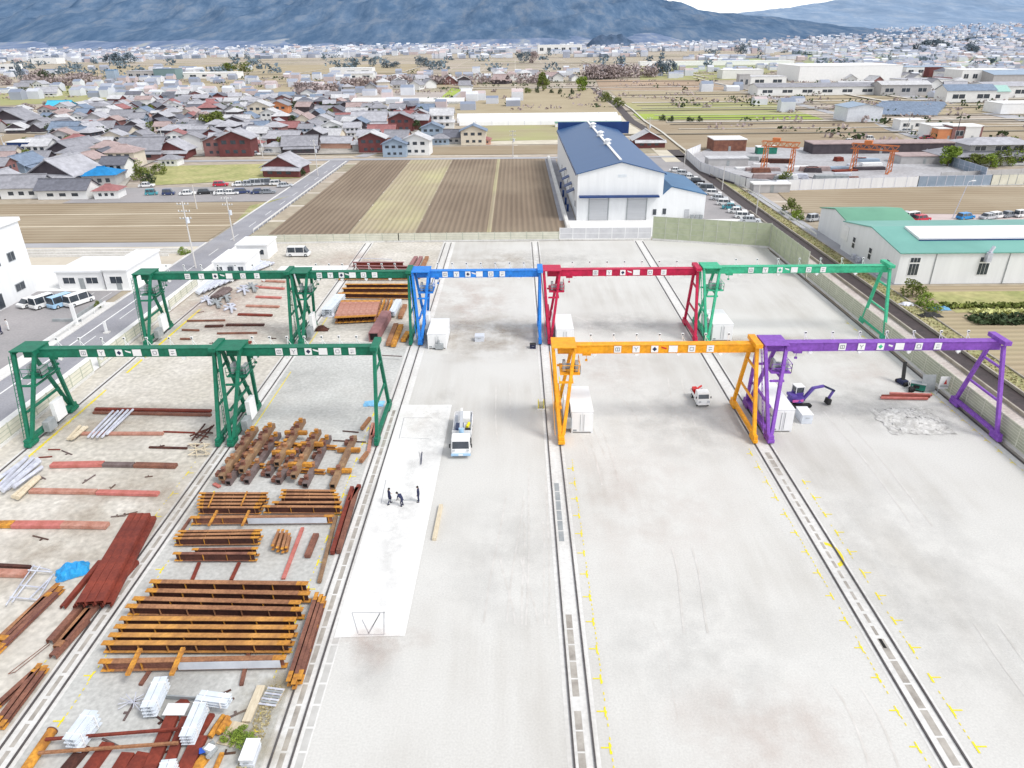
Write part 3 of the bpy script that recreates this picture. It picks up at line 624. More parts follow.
for i, (a, b) in enumerate([((199, 493), (268, 493)), ((198, 496.5), (267, 496.5)), ((197.5, 500), (265, 500)), ((197, 503.5), (262, 503.5)), ((197, 507), (260, 507))]):
    ibeam('girder', f'rusty girder with amber flanges, {ordw(i+1)} from the back of the upper left stack', a, b, .95, .7, .28, rustdk_shade, rustmid, rustor, G2)
for i, (a, b) in enumerate([((281, 490), (336, 490.5)), ((280.5, 493.5), (338.5, 494)), ((279, 497), (340, 497)), ((272, 502), (341.5, 502)), ((262.5, 506), (341.5, 506.5))]):
    ibeam('girder', f'rusty girder with amber flanges, {ordw(i+1)} from the back of the upper right stack', a, b, .95, .7, .3, rustdk_shade, rustmid, rustor, G2)
rod('spacer_bar', 'thin amber bar across the upper left stack, left one', (214.5, 492), (208, 507), 1.1, .12, .1, rustor); rod('spacer_bar', 'thin amber bar across the upper left stack, right one', (247, 491), (241, 505), 1.1, .12, .1, rustor)
ibeam('girder', 'long rusty girder in front of the upper stacks with a pale blue primed web', (190, 517), (334, 515.5), .95, .72, .34, rust, rustmid, rustor, G2, bright=(.40, .95))
rod('spacer_bar', 'orange bar laid across the pale-webbed girder, left one', (217, 510), (208.5, 525), 1.15, .2, .14, rustor); rod('spacer_bar', 'orange bar laid across the pale-webbed girder, right one', (249, 510), (242, 525), 1.15, .2, .14, rustor)
for i, (a, b) in enumerate([((178, 531), (262, 530)), ((175, 534.5), (260, 533)), ((173, 538), (259, 537))]):
    ibeam('girder', f'rusty girder with upright stiffeners, {ordw(i+1)} from the back of the left middle stack', a, b, .95, .72, .26, rustdk_shade, rustmid, rustor, G2)
for i, (a, b) in enumerate([((192, 549), (258, 548)), ((173, 553), (256, 553))]):
    ibeam('girder', f'dark rusty girder in front of the left middle stack, {ordw(i+1)} from the back', a, b, .95, .75, .28, rustdk_shade, rust, rustor, G2)
for i, (a, b) in enumerate([((279, 529), (272, 546)), ((283, 529), (277, 548)), ((287, 530), (282, 549)), ((289.5, 533), (286, 548))]):
    ibeam('girder', f'stub girder in the small bundle of four, {ordw(i+1)} from the left', a, b, .7, .45, .24, rustmid, rustmid, rustor, 'bundle of stub girders', stiff=False)
for a, b, z, w_, m_, l_ in [((302.5, 527), (283, 578), .2, .3, redpink, 'long red square bar on the grey gravel right of the stub girders'), ((199, 562), (192, 579), .2, .26, redox, 'short red bearer poking out in front of the left middle stack, left one'), ((239, 562), (231, 579), .2, .26, redox, 'short red bearer poking out in front of the left middle stack, right one'),
        ((316, 533), (307, 555), .4, .5, rust, 'small brown offcut beam lying right of the red square bar'), ((336, 515), (319, 581), .3, .3, tubebr, 'thin brown beam along the rail left of the wide red-brown one'),
        ((352, 486), (332, 551), .5, .35, redox, 'red-brown beam along the rail right of the upper stacks, left of its pair'), ((357, 487), (338, 550), .5, .35, rust, 'red-brown beam along the rail right of the upper stacks, right of its pair'),
        ((190, 518), (181, 531), .2, .25, rust, 'brown bearer at the left end of the pale-webbed girder')]:
    rod('steel_beam', l_, a, b, z, w_, max(.18, z*.8), m_)
# square columns with brackets
def column(label, pf, pb, z, bracket=(.15, .85), m=tubegrey, wide=()):
    a = A(*pf, z); b = A(*pb, z); L = (b-a).length; ang = math.atan2(b.y-a.y, b.x-a.x)
    r = empty('steel_column', (a.x, a.y, z-.55), ang, label, 'steel column', 'square tube columns with welded brackets')
    t = .045; w_ = .27; MB().box(0, -w_, 0, L, w_, t).box(0, -w_, .55-t, L, w_, .55).box(0, -w_, t, L, -w_+t, .55-t).box(0, w_-t, t, L, w_, .55-t).build('tube', m, r)
    MB().box(.25, -w_+t, t, .3, w_-t, .55-t).build('hollow_shade', black, r)  # black plate inside the tube paints the shade of its hollow end
    for f in bracket:
        x = L*f
        MB().box(x-.5, w_, .08, x-.45, w_+.5, .5).box(x+.1, w_, .08, x+.15, w_+.5, .5).box(x-.5, w_, .42, x+.15, w_+.5, .47).box(x-.3, -.18, .55, x-.1, .18, .95).box(x-.42, -.2, .95, x+.02, .2, 1.0).build('bracket', rustor if f > .9 else (rustmid if round(f*100) % 2 else rust), r)
    for f in wide:
        x = L*f; MB().box(x-.2, -1.2, .1, x+.2, -w_, .5).box(x-.2, w_, .1, x+.2, 1.2, .5).build('cross_arm', rustor, r)
    return r
def Z(x, y): return (200+x/5.12, 400+y/5.12)
cols = [((105, 388), (285, 135), 1.15, tubebr), ((140, 415), (290, 215), .6, tubegrey), ((235, 408), (402, 165), .6, tubegrey), ((208, 352), (372, 118), 1.2, tubebr), ((345, 375), (450, 205), .6, tubegrey),
        ((390, 318), (528, 95), 1.2, tubebr), ((397, 408), (525, 230), .65, tubegrey), ((475, 382), (608, 150), 1.15, tubebr), ((535, 428), (660, 180), .6, tubegrey), ((675, 432), (790, 180), .65, tubebr)]
for i, (a, b, z, m_) in enumerate(cols):
    column(f'square steel column with welded orange brackets, {ordw(i+1)} from the left in the criss-cross tube stack', Z(*a), Z(*b), z, (.1, .35, .62, .8, .93) if i < 9 else (.3, .9), m_, wide=(.3, .72) if i == 9 else ((.25, .7) if i in (5, 7) else ()))
for (a, b, l) in [((170, 300), (330, 330), 'left'), ((380, 215), (700, 235), 'back'), ((440, 345), (640, 360), 'front')]:
    ibeam('girder', f'short orange girder lying under the tube columns at the {l}', Z(*a), Z(*b), .55, .4, .35, rustmid, rustor, rustor, 'cross girders under the tube columns', stiff=False)
for (a, b, z, m_, l) in [((870, 85), (828, 140), .5, rustmid, 'short rusty tube leaning by the second crane leg'), ((885, 115), (862, 260), .35, pinkrust, 'pale red bar lying beside the right crane leg'), ((900, 115), (880, 180), .35, redpink, 'small red bar beside the right crane leg'), ((855, 262), (822, 305), .6, rustmid, 'stubby rusty box offcut beside the right crane leg'),
        ((730, 156), (812, 163), .15, rustdk_shade, 'thin dark rod behind the last tube column'), ((680, 205), (850, 213), .15, rustdk_shade, 'thin dark rod crossing behind the last tube column'), ((815, 430), (765, 512), .5, redox, 'rusty red beam end beyond the last tube column'), ((70, 425), (100, 440), .25, redpink, 'small red scrap at the foot of the tube stack')]:
    rod('steel_offcut', l, Z(*a), Z(*b), z, .35 if z > .2 else .1, max(.08, z*.7), m_)
# left bay
for i, (a, b, z, w_, m_, l) in enumerate([
    ((95, 408), (211, 410), .3, .45, redox, 'long thin red beam nearest the front crane, rear one of a pair'), ((93, 411.5), (211, 414), .3, .35, rust, 'long thin brown beam nearest the front crane, front one of a pair'),
    ((80, 432.5), (163, 432.5), .3, .45, pinkrust, 'red beam under the pale pipes'), ((163, 431), (195, 432), .2, .12, redox, 'thin red rod right of the pale pipes'),
    ((149, 446.5), (187, 447.5), .2, .25, rustdk_shade, 'dark rod beside the grey net bundle'), ((51, 463.5), (103, 462.5), .4, .75, redpink, 'faded red wide beam, left piece of a row of three'), ((103, 463), (133.5, 463.5), .38, .6, tubegrey, 'grey wide beam, middle piece of a row of three'), ((134.5, 463.5), (176, 464.5), .38, .65, rust, 'brown wide beam, right piece of a row of three'),
    ((30, 489.5), (96, 490.5), .35, .6, pinkrust, 'pale rust beam below the timber, left piece'), ((97, 491), (158, 492.5), .35, .6, redpink, 'pale red beam below the timber, right piece'),
    ((-4, 523), (13, 522.5), .4, .75, rustor, 'orange end piece at the left edge'), ((13, 523), (62, 523), .4, .8, redpink, 'faded red flat beam in the left bay, left half'), ((62, 523), (107, 524), .4, .75, pinkrust, 'faded brown flat beam in the left bay, right half'),
    ((-5, 564), (30, 566), .3, .3, rustdk_shade, 'dark thin beam at the left edge beside the silver frames'), ((-5, 571), (27, 572), .4, .7, pinkrust, 'rust red beam at the left edge beside the silver frames'),
    ((38, 457), (52, 456), .15, .1, redox, 'short red rod near the left crane foot'), ((48, 449), (60, 449), .15, .1, redox, 'small red rod close to the left crane foot'), ((210, 352), (190, 349), .15, .1, rust, 'thin brown rod behind the front crane')]):
    rod('steel_beam', l, a, b, z, w_, max(.1, z*.85), m_)
def bundle(name, label, cat, pts, m, group=None, parts='pipe', r=.14, z=.3):
    rt = empty(name, A(*pts[0][0]), 0, label, cat, group); o = A(*pts[0][0])
    for k, (a, b) in enumerate(pts):
        MB().tube(A(*a, z+.12*(k % 3))-o, A(*b, z+.12*(k % 2))-o, r, n=7).build(parts, m, rt)
    return rt
bundle('pipe_bundle', 'loose bundle of pale steel pipes across the red beam', 'pipes', [((88, 437), (113, 411)), ((92, 437), (118, 411)), ((97, 437), (123, 410)), ((102, 437), (128, 410)), ((107, 434), (133, 409.5))], silver)
bundle('pipe_bundle', 'stack of pale lavender pipes at the left edge below the crane foot', 'pipes', [((-3, 488), (27, 457)), ((0, 489), (33, 458)), ((3, 491), (38, 459)), ((7, 489), (40, 461)), ((-6, 482), (22, 462)), ((14, 487), (42, 467))], silver, r=.2)
bundle('plank_stack', 'small stack of timber battens beside the pale pipes', 'timber', [((68, 439), (80, 426)), ((71, 439), (84, 427)), ((73, 438), (87, 427))], timber, parts='plank', r=.18)
bundle('plank_stack', 'two long timber battens with a green end at the left edge', 'timber', [((13, 497), (36, 478)), ((17, 498), (39, 477))], timber, parts='plank', r=.24)
bundle('rod_heap', 'dark heap of crossed rods at the middle crane leg', 'rods', [((192, 440), (205, 424)), ((196, 438), (212, 426)), ((198, 432), (213, 433)), ((194, 434), (208, 437)), ((200, 441), (214, 425)), ((190, 436), (210, 428))], rustdk_shade, parts='rod', r=.09)
bundle('rod_heap', 'pale wire cage bundle on the rail edge at the middle crane leg', 'rods', [((188, 455), (210, 444)), ((190, 445), (209, 453)), ((189, 450), (211, 449)), ((195, 443), (197, 456)), ((204, 443), (206, 455)), ((188, 444), (210, 444)), ((188, 455), (210, 454))], timber, parts='rod', r=.06)
bundle('welded_frame', 'silver welded pipe frames lying left of the blue tarpaulin', 'frame', [((6, 605), (34, 565)), ((12, 602), (40, 566)), ((30, 598), (54, 574)), ((36, 602), (52, 576)), ((20, 585), (46, 588)), ((28, 570), (52, 572)), ((10, 597), (40, 600)), ((33, 566), (50, 570))], silver, parts='pipe', r=.06)
bundle('wire_loop', 'thin rusty wire loop on the left bay floor', 'wire', [((8, 674), (52, 640)), ((15, 672), (50, 644)), ((8, 674), (15, 672))], rust, parts='wire', r=.025, z=.05)
# blue tarpaulin: crumpled sheet
def crumple(name, label, cat, px, py, wd, dp, ht, m, n=14, seed=1, rz=0):
    p = A(px, py); mb = MB(); g = []
    for j in range(n+1):
        for i in range(n+1):
            u = i/n*2-1; v = j/n*2-1; rr = max(0, 1-(u*u+v*v)**.8)
            z = ht*rr**.6*(.75+.5*noise.noise(Vector((u*2.2+seed, v*2.2, 0)))) + .12*abs(noise.noise(Vector((u*6, v*6, seed))))
            g.append((u*wd/2*(1+.15*noise.noise(Vector((u*3, v*3, seed)))), v*dp/2*(1+.2*noise.noise(Vector((v*3, u*3, seed+5)))), max(.0, z)))
    mb.v = g; k = n+1
    for j in range(n):
        for i in range(n): mb.f.append((j*k+i, j*k+i+1, (j+1)*k+i+1, (j+1)*k+i)); mb.m.append(0)
    o = mb.build(name, m, None, (p.x, p.y, .02)); o.rotation_euler.z = rz; return tag(o, label, cat)
crumple('tarpaulin', 'crumpled bright blue tarpaulin beside the deep red beam stack', 'tarpaulin', 73, 572, 2.4, 1.9, 1.0, bluetarp, rz=.5)
crumple('tarpaulin', 'small flat blue tarpaulin by the rear foot of the second green crane', 'tarpaulin', 374, 404, 2.4, 1.4, .4, mat('pale_blue_sheet', (.25, .55, .8), (.18, .42, .66), 2, .5), seed=4)
crumple('gravel_heap', 'low spread heap of pale crushed rock near the purple crane', 'heap', 911, 421, 7.0, 6.0, .35, mat('crushed_rock', (.66, .65, .63), (.40, .39, .37), 1.4, .95, sc2=4, amt2=.2), n=34, seed=9)
hp_ = A(911, 421); hv = [o for o in COL.objects if o.name == 'gravel_heap'][0]; mb = MB(); rr_ = random.Random(4)
for i in range(90):
    a = rr_.uniform(0, 6.28); q = rr_.random()**.6; x, y = 3.4*q*math.cos(a), 3.0*q*math.sin(a); sz = rr_.uniform(.06, .2); z = .3*(1-q)*.9+.02
    mb.hexa([(x+sz*rr_.uniform(.6, 1.2)*sx_, y+sz*rr_.uniform(.6, 1.2)*sy_, z+zz*sz*rr_.uniform(.5, 1)) for zz in (-.6, 1) for sx_, sy_ in ((-1, -1), (1, -1), (1, 1), (-1, 1))])
tag(mb.build('rubble_chunk', mat('rubble', (.62, .61, .59), (.34, .33, .32), 1.2, .95), hv), kind='stuff')
# deep red flat-beam stack and its neighbours
def channel(label, pa, pb, z, wd, h, m, group, name='channel_beam'):
    a = A(*pa, z); b = A(*pb, z); L = (b-a).length; ang = math.atan2(b.y-a.y, b.x-a.x); r = empty(name, (a.x, a.y, z-h), ang, label, 'steel beam', group)
    t = .04; MB().box(0, -wd/2, h-t, L, wd/2, h).build('web', m, r); 
    for s in (-1, 1): MB().box(0, s*wd/2-.03, 0, L, s*wd/2+.03, h-t).build('flange', m, r)
    return r
GR = 'deep red primed beams in the tall stack'
i0 = 0
for lay, z in enumerate((.45, .95, 1.4)):
    for k in range(4 if lay < 2 else 3):
        xf, xb = 75+k*9.5+lay*1.5, 131+k*6.6+lay*1.0
        channel(f'deep red channel beam, {ordw(k+1)} from left in the {["bottom", "middle", "top"][lay]} layer of the red stack', (xf+2, 606-k*.6-lay*2), (xb, 519-lay*3), z, .62, .38, redox, GR)
channel('deep red beam jutting out in front of the red stack at the left', (62, 606), (100, 560), .4, .35, .3, redox, GR); channel('short deep red beam on the right side of the red stack', (111, 587), (136, 560), .5, .4, .35, redox, GR)
for i, (a, b, m_) in enumerate([((49, 640), (80, 605), rust), ((56, 646), (88, 608), rustmid), ((52, 655), (86, 618), rust), ((64, 640), (95, 604), rust)]):
    channel(f'weathered brown beam in the small group below the red stack, {ordw(i+1)} from left', a, b, .5+.1*(i % 2), .5, .35, m_, 'brown beams below the red stack')
for i, (a, b) in enumerate([((-5, 641), (58, 583)), ((-4, 650), (62, 586)), ((2, 640), (50, 592))]):
    ibeam('girder', f'long mauve-brown girder running off the left edge, {ordw(i+1)} of its group of three', a, b, .5, .35, .4, mauve, rust if i else rustmid, rustor, 'long girders at the left edge', stiff=False)
for i, (a, b) in enumerate([((-4, 722), (40, 663)), ((0, 726), (46, 665)), ((-6, 706), (36, 668))]):
    ibeam('girder', f'rusty girder lying along the rail at the lower left edge, {ordw(i+1)} of its group', a, b, .5, .35, .34, rustdk_shade, rust, rustor, 'girders at the lower left edge', stiff=False)
# bottom: red sheets, pipe, primed white packs
pa = A(22, 775, .35); pb = A(52, 731, .35); o_ = pa.copy()
r_ = empty('steel_pipe', (o_.x, o_.y, 0), 0, 'thick orange rusty pipe at the bottom edge beside the rail', 'pipe'); MB().tube(pa-Vector((o_.x, o_.y, 0)), pb-Vector((o_.x, o_.y, 0)), .3, n=16).build('pipe_body', rustor, r_, smooth=False); MB().tube(pb-Vector((o_.x, o_.y, 0)), pb-Vector((o_.x, o_.y, 0))+(pb-pa).normalized()*.06, .34, n=16).build('end_collar', rust, r_)
for i, (a, b, w_, m_, l) in enumerate([((45, 738.5), (178, 728), .16, redox, 'long red bar bridging the bottom stacks, upper one'), ((38, 752), (178, 742), .16, rustmid, 'long rusty bar bridging the bottom stacks, lower one'), ((166, 695), (198, 697), .1, greymetal, 'thin grey bar behind the white steel packs'),
    ((140, 790), (172, 715), .8, redox, 'broad deep red beam at the bottom edge under the white packs'), ((158, 790), (186, 716), .6, redox, 'deep red beam at the bottom edge left of the long white pack'), ((168, 800), (200, 735), .9, redox, 'wide deep red beam at the bottom edge'), ((60, 775), (85, 745), .7, rustdk_shade, 'dark rusty plate under the first white pack'),
    ((84, 775), (108, 742), .8, redox, 'red plate right of the first white pack at the bottom'), ((112, 778), (128, 752), .8, redox, 'short red plate in the bottom row, left one'), ((125, 780), (145, 752), 1.0, redox, 'short red plate in the bottom row, right one'),
    ((190, 748), (212, 713), .35, redox, 'red beam to the right of the long white pack'), ((186, 780), (205, 756), .6, rustor, 'orange rusty plate at the bottom edge'), ((214, 770), (222, 752), .25, rustor, 'small orange bar at the bottom edge'), ((177, 706), (187, 699), .7, redox, 'small square red plate between the white packs')]):
    rod('steel_beam', l, a, b, .75 if 'bar bridging' in l else .45-.02*i, w_, .16 if 'bridging' in l else .3, m_)
def pack(label, px0, px1, wd, h, rows=3, z=0.35):
    a = A(*px0, z); b = A(*px1, z); L = (b-a).length; ang = math.atan2(b.y-a.y, b.x-a.x); r = empty('steel_pack', (a.x, a.y, z), ang, label, 'steel pack', 'pale primed steel packs')
    hh = h/rows
    for i in range(rows):
        for s in (-1, 1):
            y = s*wd/4; w2 = wd/4-.015; t = .03; z0 = i*hh
            MB().box(0, y-w2, z0, L, y+w2, z0+t).box(0, y-w2, z0+hh-t-.01, L, y+w2, z0+hh-.01).box(.03, y-.05, z0+t, L-.03, y+.05, z0+hh-t-.01).build('section', galvlight, r)
    for f in (.2, .8): MB().box(L*f-.03, -wd/2-.012, -.01, L*f+.03, wd/2+.012, h+.012).build('strap', white, r)
galvlight = mat('pale_primer', (.68, .72, .77), (.56, .61, .67), 1.2, .5)
pack('pale primed steel pack lying on red plates, nearest the bottom left', (74, 752), (96, 722), .95, 1.1)
pack('pale primed steel pack standing alone behind the red beams', (150, 717), (164, 686), .9, .9)
pack('long pale primed steel pack forming the upright of the L shape', (188, 745), (206, 703), .85, .8)
pack('short pale primed steel pack forming the foot of the L shape', (200, 700), (230, 704), .8, .5, 2, .8)
pack('pale primed steel pack cut off by the bottom edge', (166, 785), (172, 768), .9, .8)
rod('steel_sheet', 'white sheet lying behind the long white pack', (165, 709), (187, 709), .5, .9, .05, white, cat='sheet')
rod('timber_board', 'pale timber board on the gravel right of the white packs', (246, 721), (261, 685), .25, .55, .15, timber, cat='board')
rod('timber_board', 'pale plywood sheet beside the weeds at the bottom', (225, 745), (240, 722), .1, 1.2, .06, timber, cat='board')
p = A(272, 698); r_ = empty('pallet', (p.x, p.y, 0), -.15, 'weathered grey pallet with slats near the yellow marks', 'pallet')
for i in range(7): MB().box(-.6, -.7+i*.21, .12, .6, -.55+i*.21, .15).build('slat', greymetal if i % 2 else silver, r_)
for x in (-.55, 0, .55): MB().box(x-.05, -.7, .02, x+.05, .75, .12).build('runner', timber, r_)
bundle('rod_heap', 'tangle of thin rusty rods left of the white pack', 'rods', [((118, 704), (146, 698)), ((120, 698), (145, 706)), ((126, 694), (140, 710)), ((118, 709), (144, 694)), ((128, 703), (148, 702)), ((136, 692), (133, 708))], silver, parts='rod', r=.03)
bundle('scrap_heap', 'heap of orange and red steel offcuts right of the long white pack', 'scrap', [((214, 730), (224, 716)), ((218, 733), (228, 717)), ((222, 730), (229, 722)), ((210, 737), (216, 727))], rustor, parts='offcut', r=.2)
bundle('scrap_heap', 'small mixed heap of white and dark offcuts at the bottom', 'scrap', [((200, 752), (214, 742)), ((204, 748), (212, 755)), ((208, 757), (216, 748))], greymetal, parts='offcut', r=.16)
rod('scrap_sheet', 'small blue sheet on the bottom scrap heap', (199, 751), (206, 749), .5, .4, .05, mat('blue_sheet', (.03, .1, .5)), cat='sheet'); rod('scrap_sheet', 'small white sheet on the bottom scrap heap', (207, 750), (212, 744), .6, .5, .2, white, cat='sheet')
rod('timber_board', 'stack of pale boards at the right edge of the white slab', (434, 538), (441, 504), .3, .35, .3, timber, cat='board')

# back bays
for i, (a, b) in enumerate([((340, 271), (408, 271)), ((338, 275), (410, 275)), ((345, 284), (413, 284)), ((342, 288), (413, 288)), ((338, 293), (412, 294))]):
    ibeam('girder', f'rusty girder lying across the bay under the back green crane, {ordw(i+1)} from the back', a, b, 1.0, .75, .55, redox if i < 1 else rustdk_shade, redox if i < 1 else rustor, rustor, 'girders under the back green crane', stiff=False)
for i, (a, b) in enumerate([((352, 262), (404, 262)), ((355, 265.5), (408, 266)), ((358, 268), (407, 269))]):
    ibeam('girder', f'dark red girder beyond the back green crane, {ordw(i+1)} from the back', a, b, 1.0, .8, .5, redox, mauve, mauve, 'dark red girders behind the crane', stiff=False)
for i in range(7):
    ibeam('girder', f'orange-ended girder in the stepped stack beside the white sheet roll, {ordw(i+1)} from the left', (337+i*6.0, 318-i*.3), (344+i*5.6, 300), 1.1, .85, .9, rustdk_shade, pinkrust, rustor, 'stepped stack of girders', stiff=False)
for i in range(4):
    rod('steel_beam', f'narrow amber beam beside the stepped stack, {ordw(i+1)} from the left', (374+i*4, 316), (381+i*3.6, 299), .6, .3, .4, rustor if i % 2 else rustmid)
pack('pale primed pack right of the narrow amber beams', (392, 316), (399, 303), 1.0, .7)
pack('pale primed pack left of the stepped stack', (327, 315), (341, 299), 1.7, .9)
p = A(374, 342, 0); b_ = A(387, 319, 0); L = (b_-p).length
r_ = empty('steel_box_column', (p.x, p.y, 0), math.atan2(b_.y-p.y, b_.x-p.x), 'large mauve box column lying beside the blue crane', 'steel column')
MB().box(0, -.7, 1.3, L, .7, 1.38).box(0, -.7, .1, L, -.62, 1.3).box(0, .62, .1, L, .7, 1.3).box(0, -.7, .04, L, .7, .1).build('shell', mauve, r_); MB().box(.6, -.62, .1, .65, .62, 1.3).build('hollow_shade', black, r_)  # black inner plate stands in for shade inside the open shell
for i, (a, b, m_, l) in enumerate([((388, 343), (396, 323), rustmid, 'rusty beam right of the mauve box column, first'), ((393, 344), (401, 324), rustor, 'rusty amber beam right of the mauve box column, second'), ((403, 339), (408, 331), rustor, 'short amber offcut by the back green crane leg'), ((400, 316), (405, 304), rustmid, 'brown beam right of the pale pack'), ((382, 355), (402, 356), tubegrey, 'thin grey bar in front of the mauve box column'), ((404, 275), (416, 256), mauve, 'mauve beam lying along the rail behind the blue crane, left of its group'), ((411, 276), (421, 256), mauve, 'mauve beam lying along the rail behind the blue crane, middle of its group'), ((418, 276), (427, 256), rustmid, 'brown beam lying along the rail behind the blue crane, right of its group'), ((360, 258), (392, 259), silver, 'pale bar behind the dark red girders')]):
    rod('steel_beam', l, a, b, .6, .7 if i not in (4, 8) else .15, .45 if i not in (4, 8) else .1, m_)
# back left bay: pale bundles and red strips
for i in range(9):
    a = (196+i*5.2, 292-i*2.2); b = (238+i*4.2, 258+i*.6)
    bundle('pipe_bundle', f'bundle of pale steel sections in the back left bay, {ordw(i+1)} from the left', 'steel bundle', [((a[0]+k*1.4, a[1]+k*.8), (b[0]+k*1.1, b[1])) for k in range(3)], silver if i % 3 else galv, 'pale steel bundles in the back bay', parts='section', r=.22, z=.4)
for k, (x, y, s) in enumerate([(207, 300, 1), (216, 303, 1), (230, 308, -1), (225, 297, 1), (243, 290, -1), (252, 287, 1)]):
    bundle('scrap_heap', f'small heap of pale offcuts in front of the steel bundles, {ordw(k+1)} from the left', 'scrap', [((x-6, y+2), (x+5, y-3)), ((x-3, y-4), (x+4, y+4*s)), ((x-6, y-2), (x+6, y+1)), ((x, y-4), (x+2, y+4))], greymetal if k % 2 else silver, 'pale offcut heaps', parts='offcut', r=.18)
bundle('pipe_stack', 'dark-ended stack of pipes at the back left crane', 'pipes', [((212, 297), (224, 288)), ((215, 297), (227, 288)), ((218, 296), (229, 288)), ((221, 296), (231, 289))], tubegrey, r=.3, z=.6)
for k, (a, b, m_) in enumerate([((256, 296), (281, 297), redpink), ((246, 305), (279, 306), pinkrust), ((238, 313.5), (272, 314.5), redox), ((187, 320), (225, 319.5), rust), ((205, 325.5), (223, 325), rustdk_shade), ((226, 324), (264, 324), rustdk_shade), ((217, 332.5), (257, 332), rust), ((217, 341.5), (251, 341.5), redox), ((182, 329), (199, 329.5), rust), ((255, 286), (284, 288), redpink), ((262, 280), (285, 281), pinkrust), ((180, 338), (191, 338), rust)]):
    rod('steel_beam', f'thin red-brown beam on the back left bay floor, {ordw(k+1)} of the scattered ones', a, b, .3, .55 if m_ is not rust else .25, .25, m_, 'scattered thin beams in the back left bay')
crumple('tarpaulin', 'small pale covered heap beside the middle back crane legs', 'tarpaulin', 330, 316, 1.8, 1.2, .8, silver, seed=12)
crumple('scrap_pile', 'small dark pile of offcuts at the middle back crane legs', 'scrap', 322, 330, 2.0, 1.3, .8, rustdk_shade, seed=14)
# right bay bits
for k, (a, b, m_, z) in enumerate([((882, 395), (930, 395.5), redox, .35), ((881, 396.8), (928, 397.5), redpink, .35), ((890, 392.5), (932, 394), redpink, .4)]):
    rod('steel_beam', f'long red beam near the fence under the purple crane, {ordw(k+1)} of three', a, b, z, .3, .25, m_, 'red beams beside the canal fence')

# ================================================================== VEHICLES
def carpaint(n, c): return mat('car_'+n, c, tuple(x*.9 for x in c), 1, .3, spec=.5)
CP = {k: carpaint(k, c) for k, c in dict(white=(.78, .78, .78), silver=(.50, .52, .55), black=(.02, .02, .025), red=(.55, .02, .05), blue=(.02, .25, .6), teal=(.06, .30, .36), navy=(.03, .05, .14), grey=(.22, .24, .27), paleblue=(.35, .55, .75)).items()}
PROF = {'sedan': (4.5, 1.7, .75, 1.42, (1.1, 1.75, 3.35, 4.05)), 'wagon': (4.4, 1.7, .8, 1.5, (.9, 1.5, 4.0, 4.3)), 'kei': (3.4, 1.48, .8, 1.7, (.45, .95, 3.1, 3.3)), 'van': (4.6, 1.7, .85, 1.95, (.25, .95, 4.35, 4.52))}
def make_car(kind, col, label, group=None, loc=(0, 0, 0), rz=0):
    L, W, hb, ht, (c0, c1, c2, c3) = PROF[kind]; r = empty('parked_car', loc, rz, label, 'car', group)
    key = ('car', kind, col)
    if key not in CACHE:
        wd = W/2; b = MB(); z0 = .22
        st = [(0, z0+.12, hb-.12, .90), (.12, z0, hb-.05, .97), (c0, z0, hb, 1), (c3, z0, hb+.03, 1), (L-.12, z0, hb, .97), (L, z0+.12, hb-.1, .92)]
        for (x, a, c, f), (x2, a2, c2_, f2) in zip(st, st[1:]):
            b.hexa([(x, -wd*f, a), (x2, -wd*f2, a2), (x2, wd*f2, a2), (x, wd*f, a), (x, -wd*f*.95, c), (x2, -wd*f2*.95, c2_), (x2, wd*f2*.95, c2_), (x, wd*f*.95, c)], CP[col])
        f = .95; g = .80
        b.hexa([(c1+.02, -wd*g, ht-.06), (c2-.02, -wd*g, ht-.06), (c2-.02, wd*g, ht-.06), (c1+.02, wd*g, ht-.06), (c1+.1, -wd*.72, ht), (c2-.1, -wd*.72, ht), (c2-.1, wd*.72, ht), (c1+.1, wd*.72, ht)], CP[col])
        for xx in (c1+.02, (c1+c2)/2, c2-.12):
            for s in (-1, 1): b.bar((xx+.05, s*wd*.95, hb), (xx+.06, s*wd*g, ht-.05), .09, .07, CP[col])
        gl = MB().hexa([(c0+.04, -wd*.93, hb), (c3-.03, -wd*.93, hb), (c3-.03, wd*.93, hb), (c0+.04, wd*.93, hb), (c1, -wd*.79, ht-.06), (c2, -wd*.79, ht-.06), (c2, wd*.79, ht-.06), (c1, wd*.79, ht-.06)], darkglass)
        wh = MB().tube((0, -.1, 0), (0, .1, 0), .3, rubber, 12).tube((0, -.105, 0), (0, .105, 0), .17, CP['silver'], 8)
        hl = MB().box(-.02, -wd*.85, hb-.3, .03, -wd*.5, hb-.16, CP['silver'])
        o1 = b.build('body', None, r); o2 = gl.build('windows', None, r); o3 = wh.build('wheel', None, r); o4 = hl.build('headlight', None, r)
        CACHE[key] = (o1.data, o2.data, o3.data, o4.data)
    else:
        for nme, k in (('body', 0), ('windows', 1), ('wheel', 2), ('headlight', 3)):
            o = bpy.data.objects.new(nme, CACHE[key][k]); COL.objects.link(o); o.parent = r
    w0 = [c for c in r.children if c.name.startswith('wheel')][0]
    for k, (x, s) in enumerate(((.75, -1), (.75, 1), (L-.8, -1), (L-.8, 1))):
        o = w0 if k == 0 else w0.copy()
        if k: COL.objects.link(o); o.parent = r
        o.location = (x, s*(W/2-.1), .3)
    h0 = [c for c in r.children if c.name.startswith('headlight')][0]; h1 = h0.copy(); COL.objects.link(h1); h1.parent = r; h1.location = (0, W*.675, 0)
    return r
CACHE = {}
def car_px(kind, col, px, py, deg, label, group=None):
    p = A(px, py); L, W = PROF[kind][:2]; a = R(deg); c = Vector((math.cos(a)*L/2, math.sin(a)*L/2, 0)); return make_car(kind, col, label, group, p-c+Vector((0, 0, .03)), a)
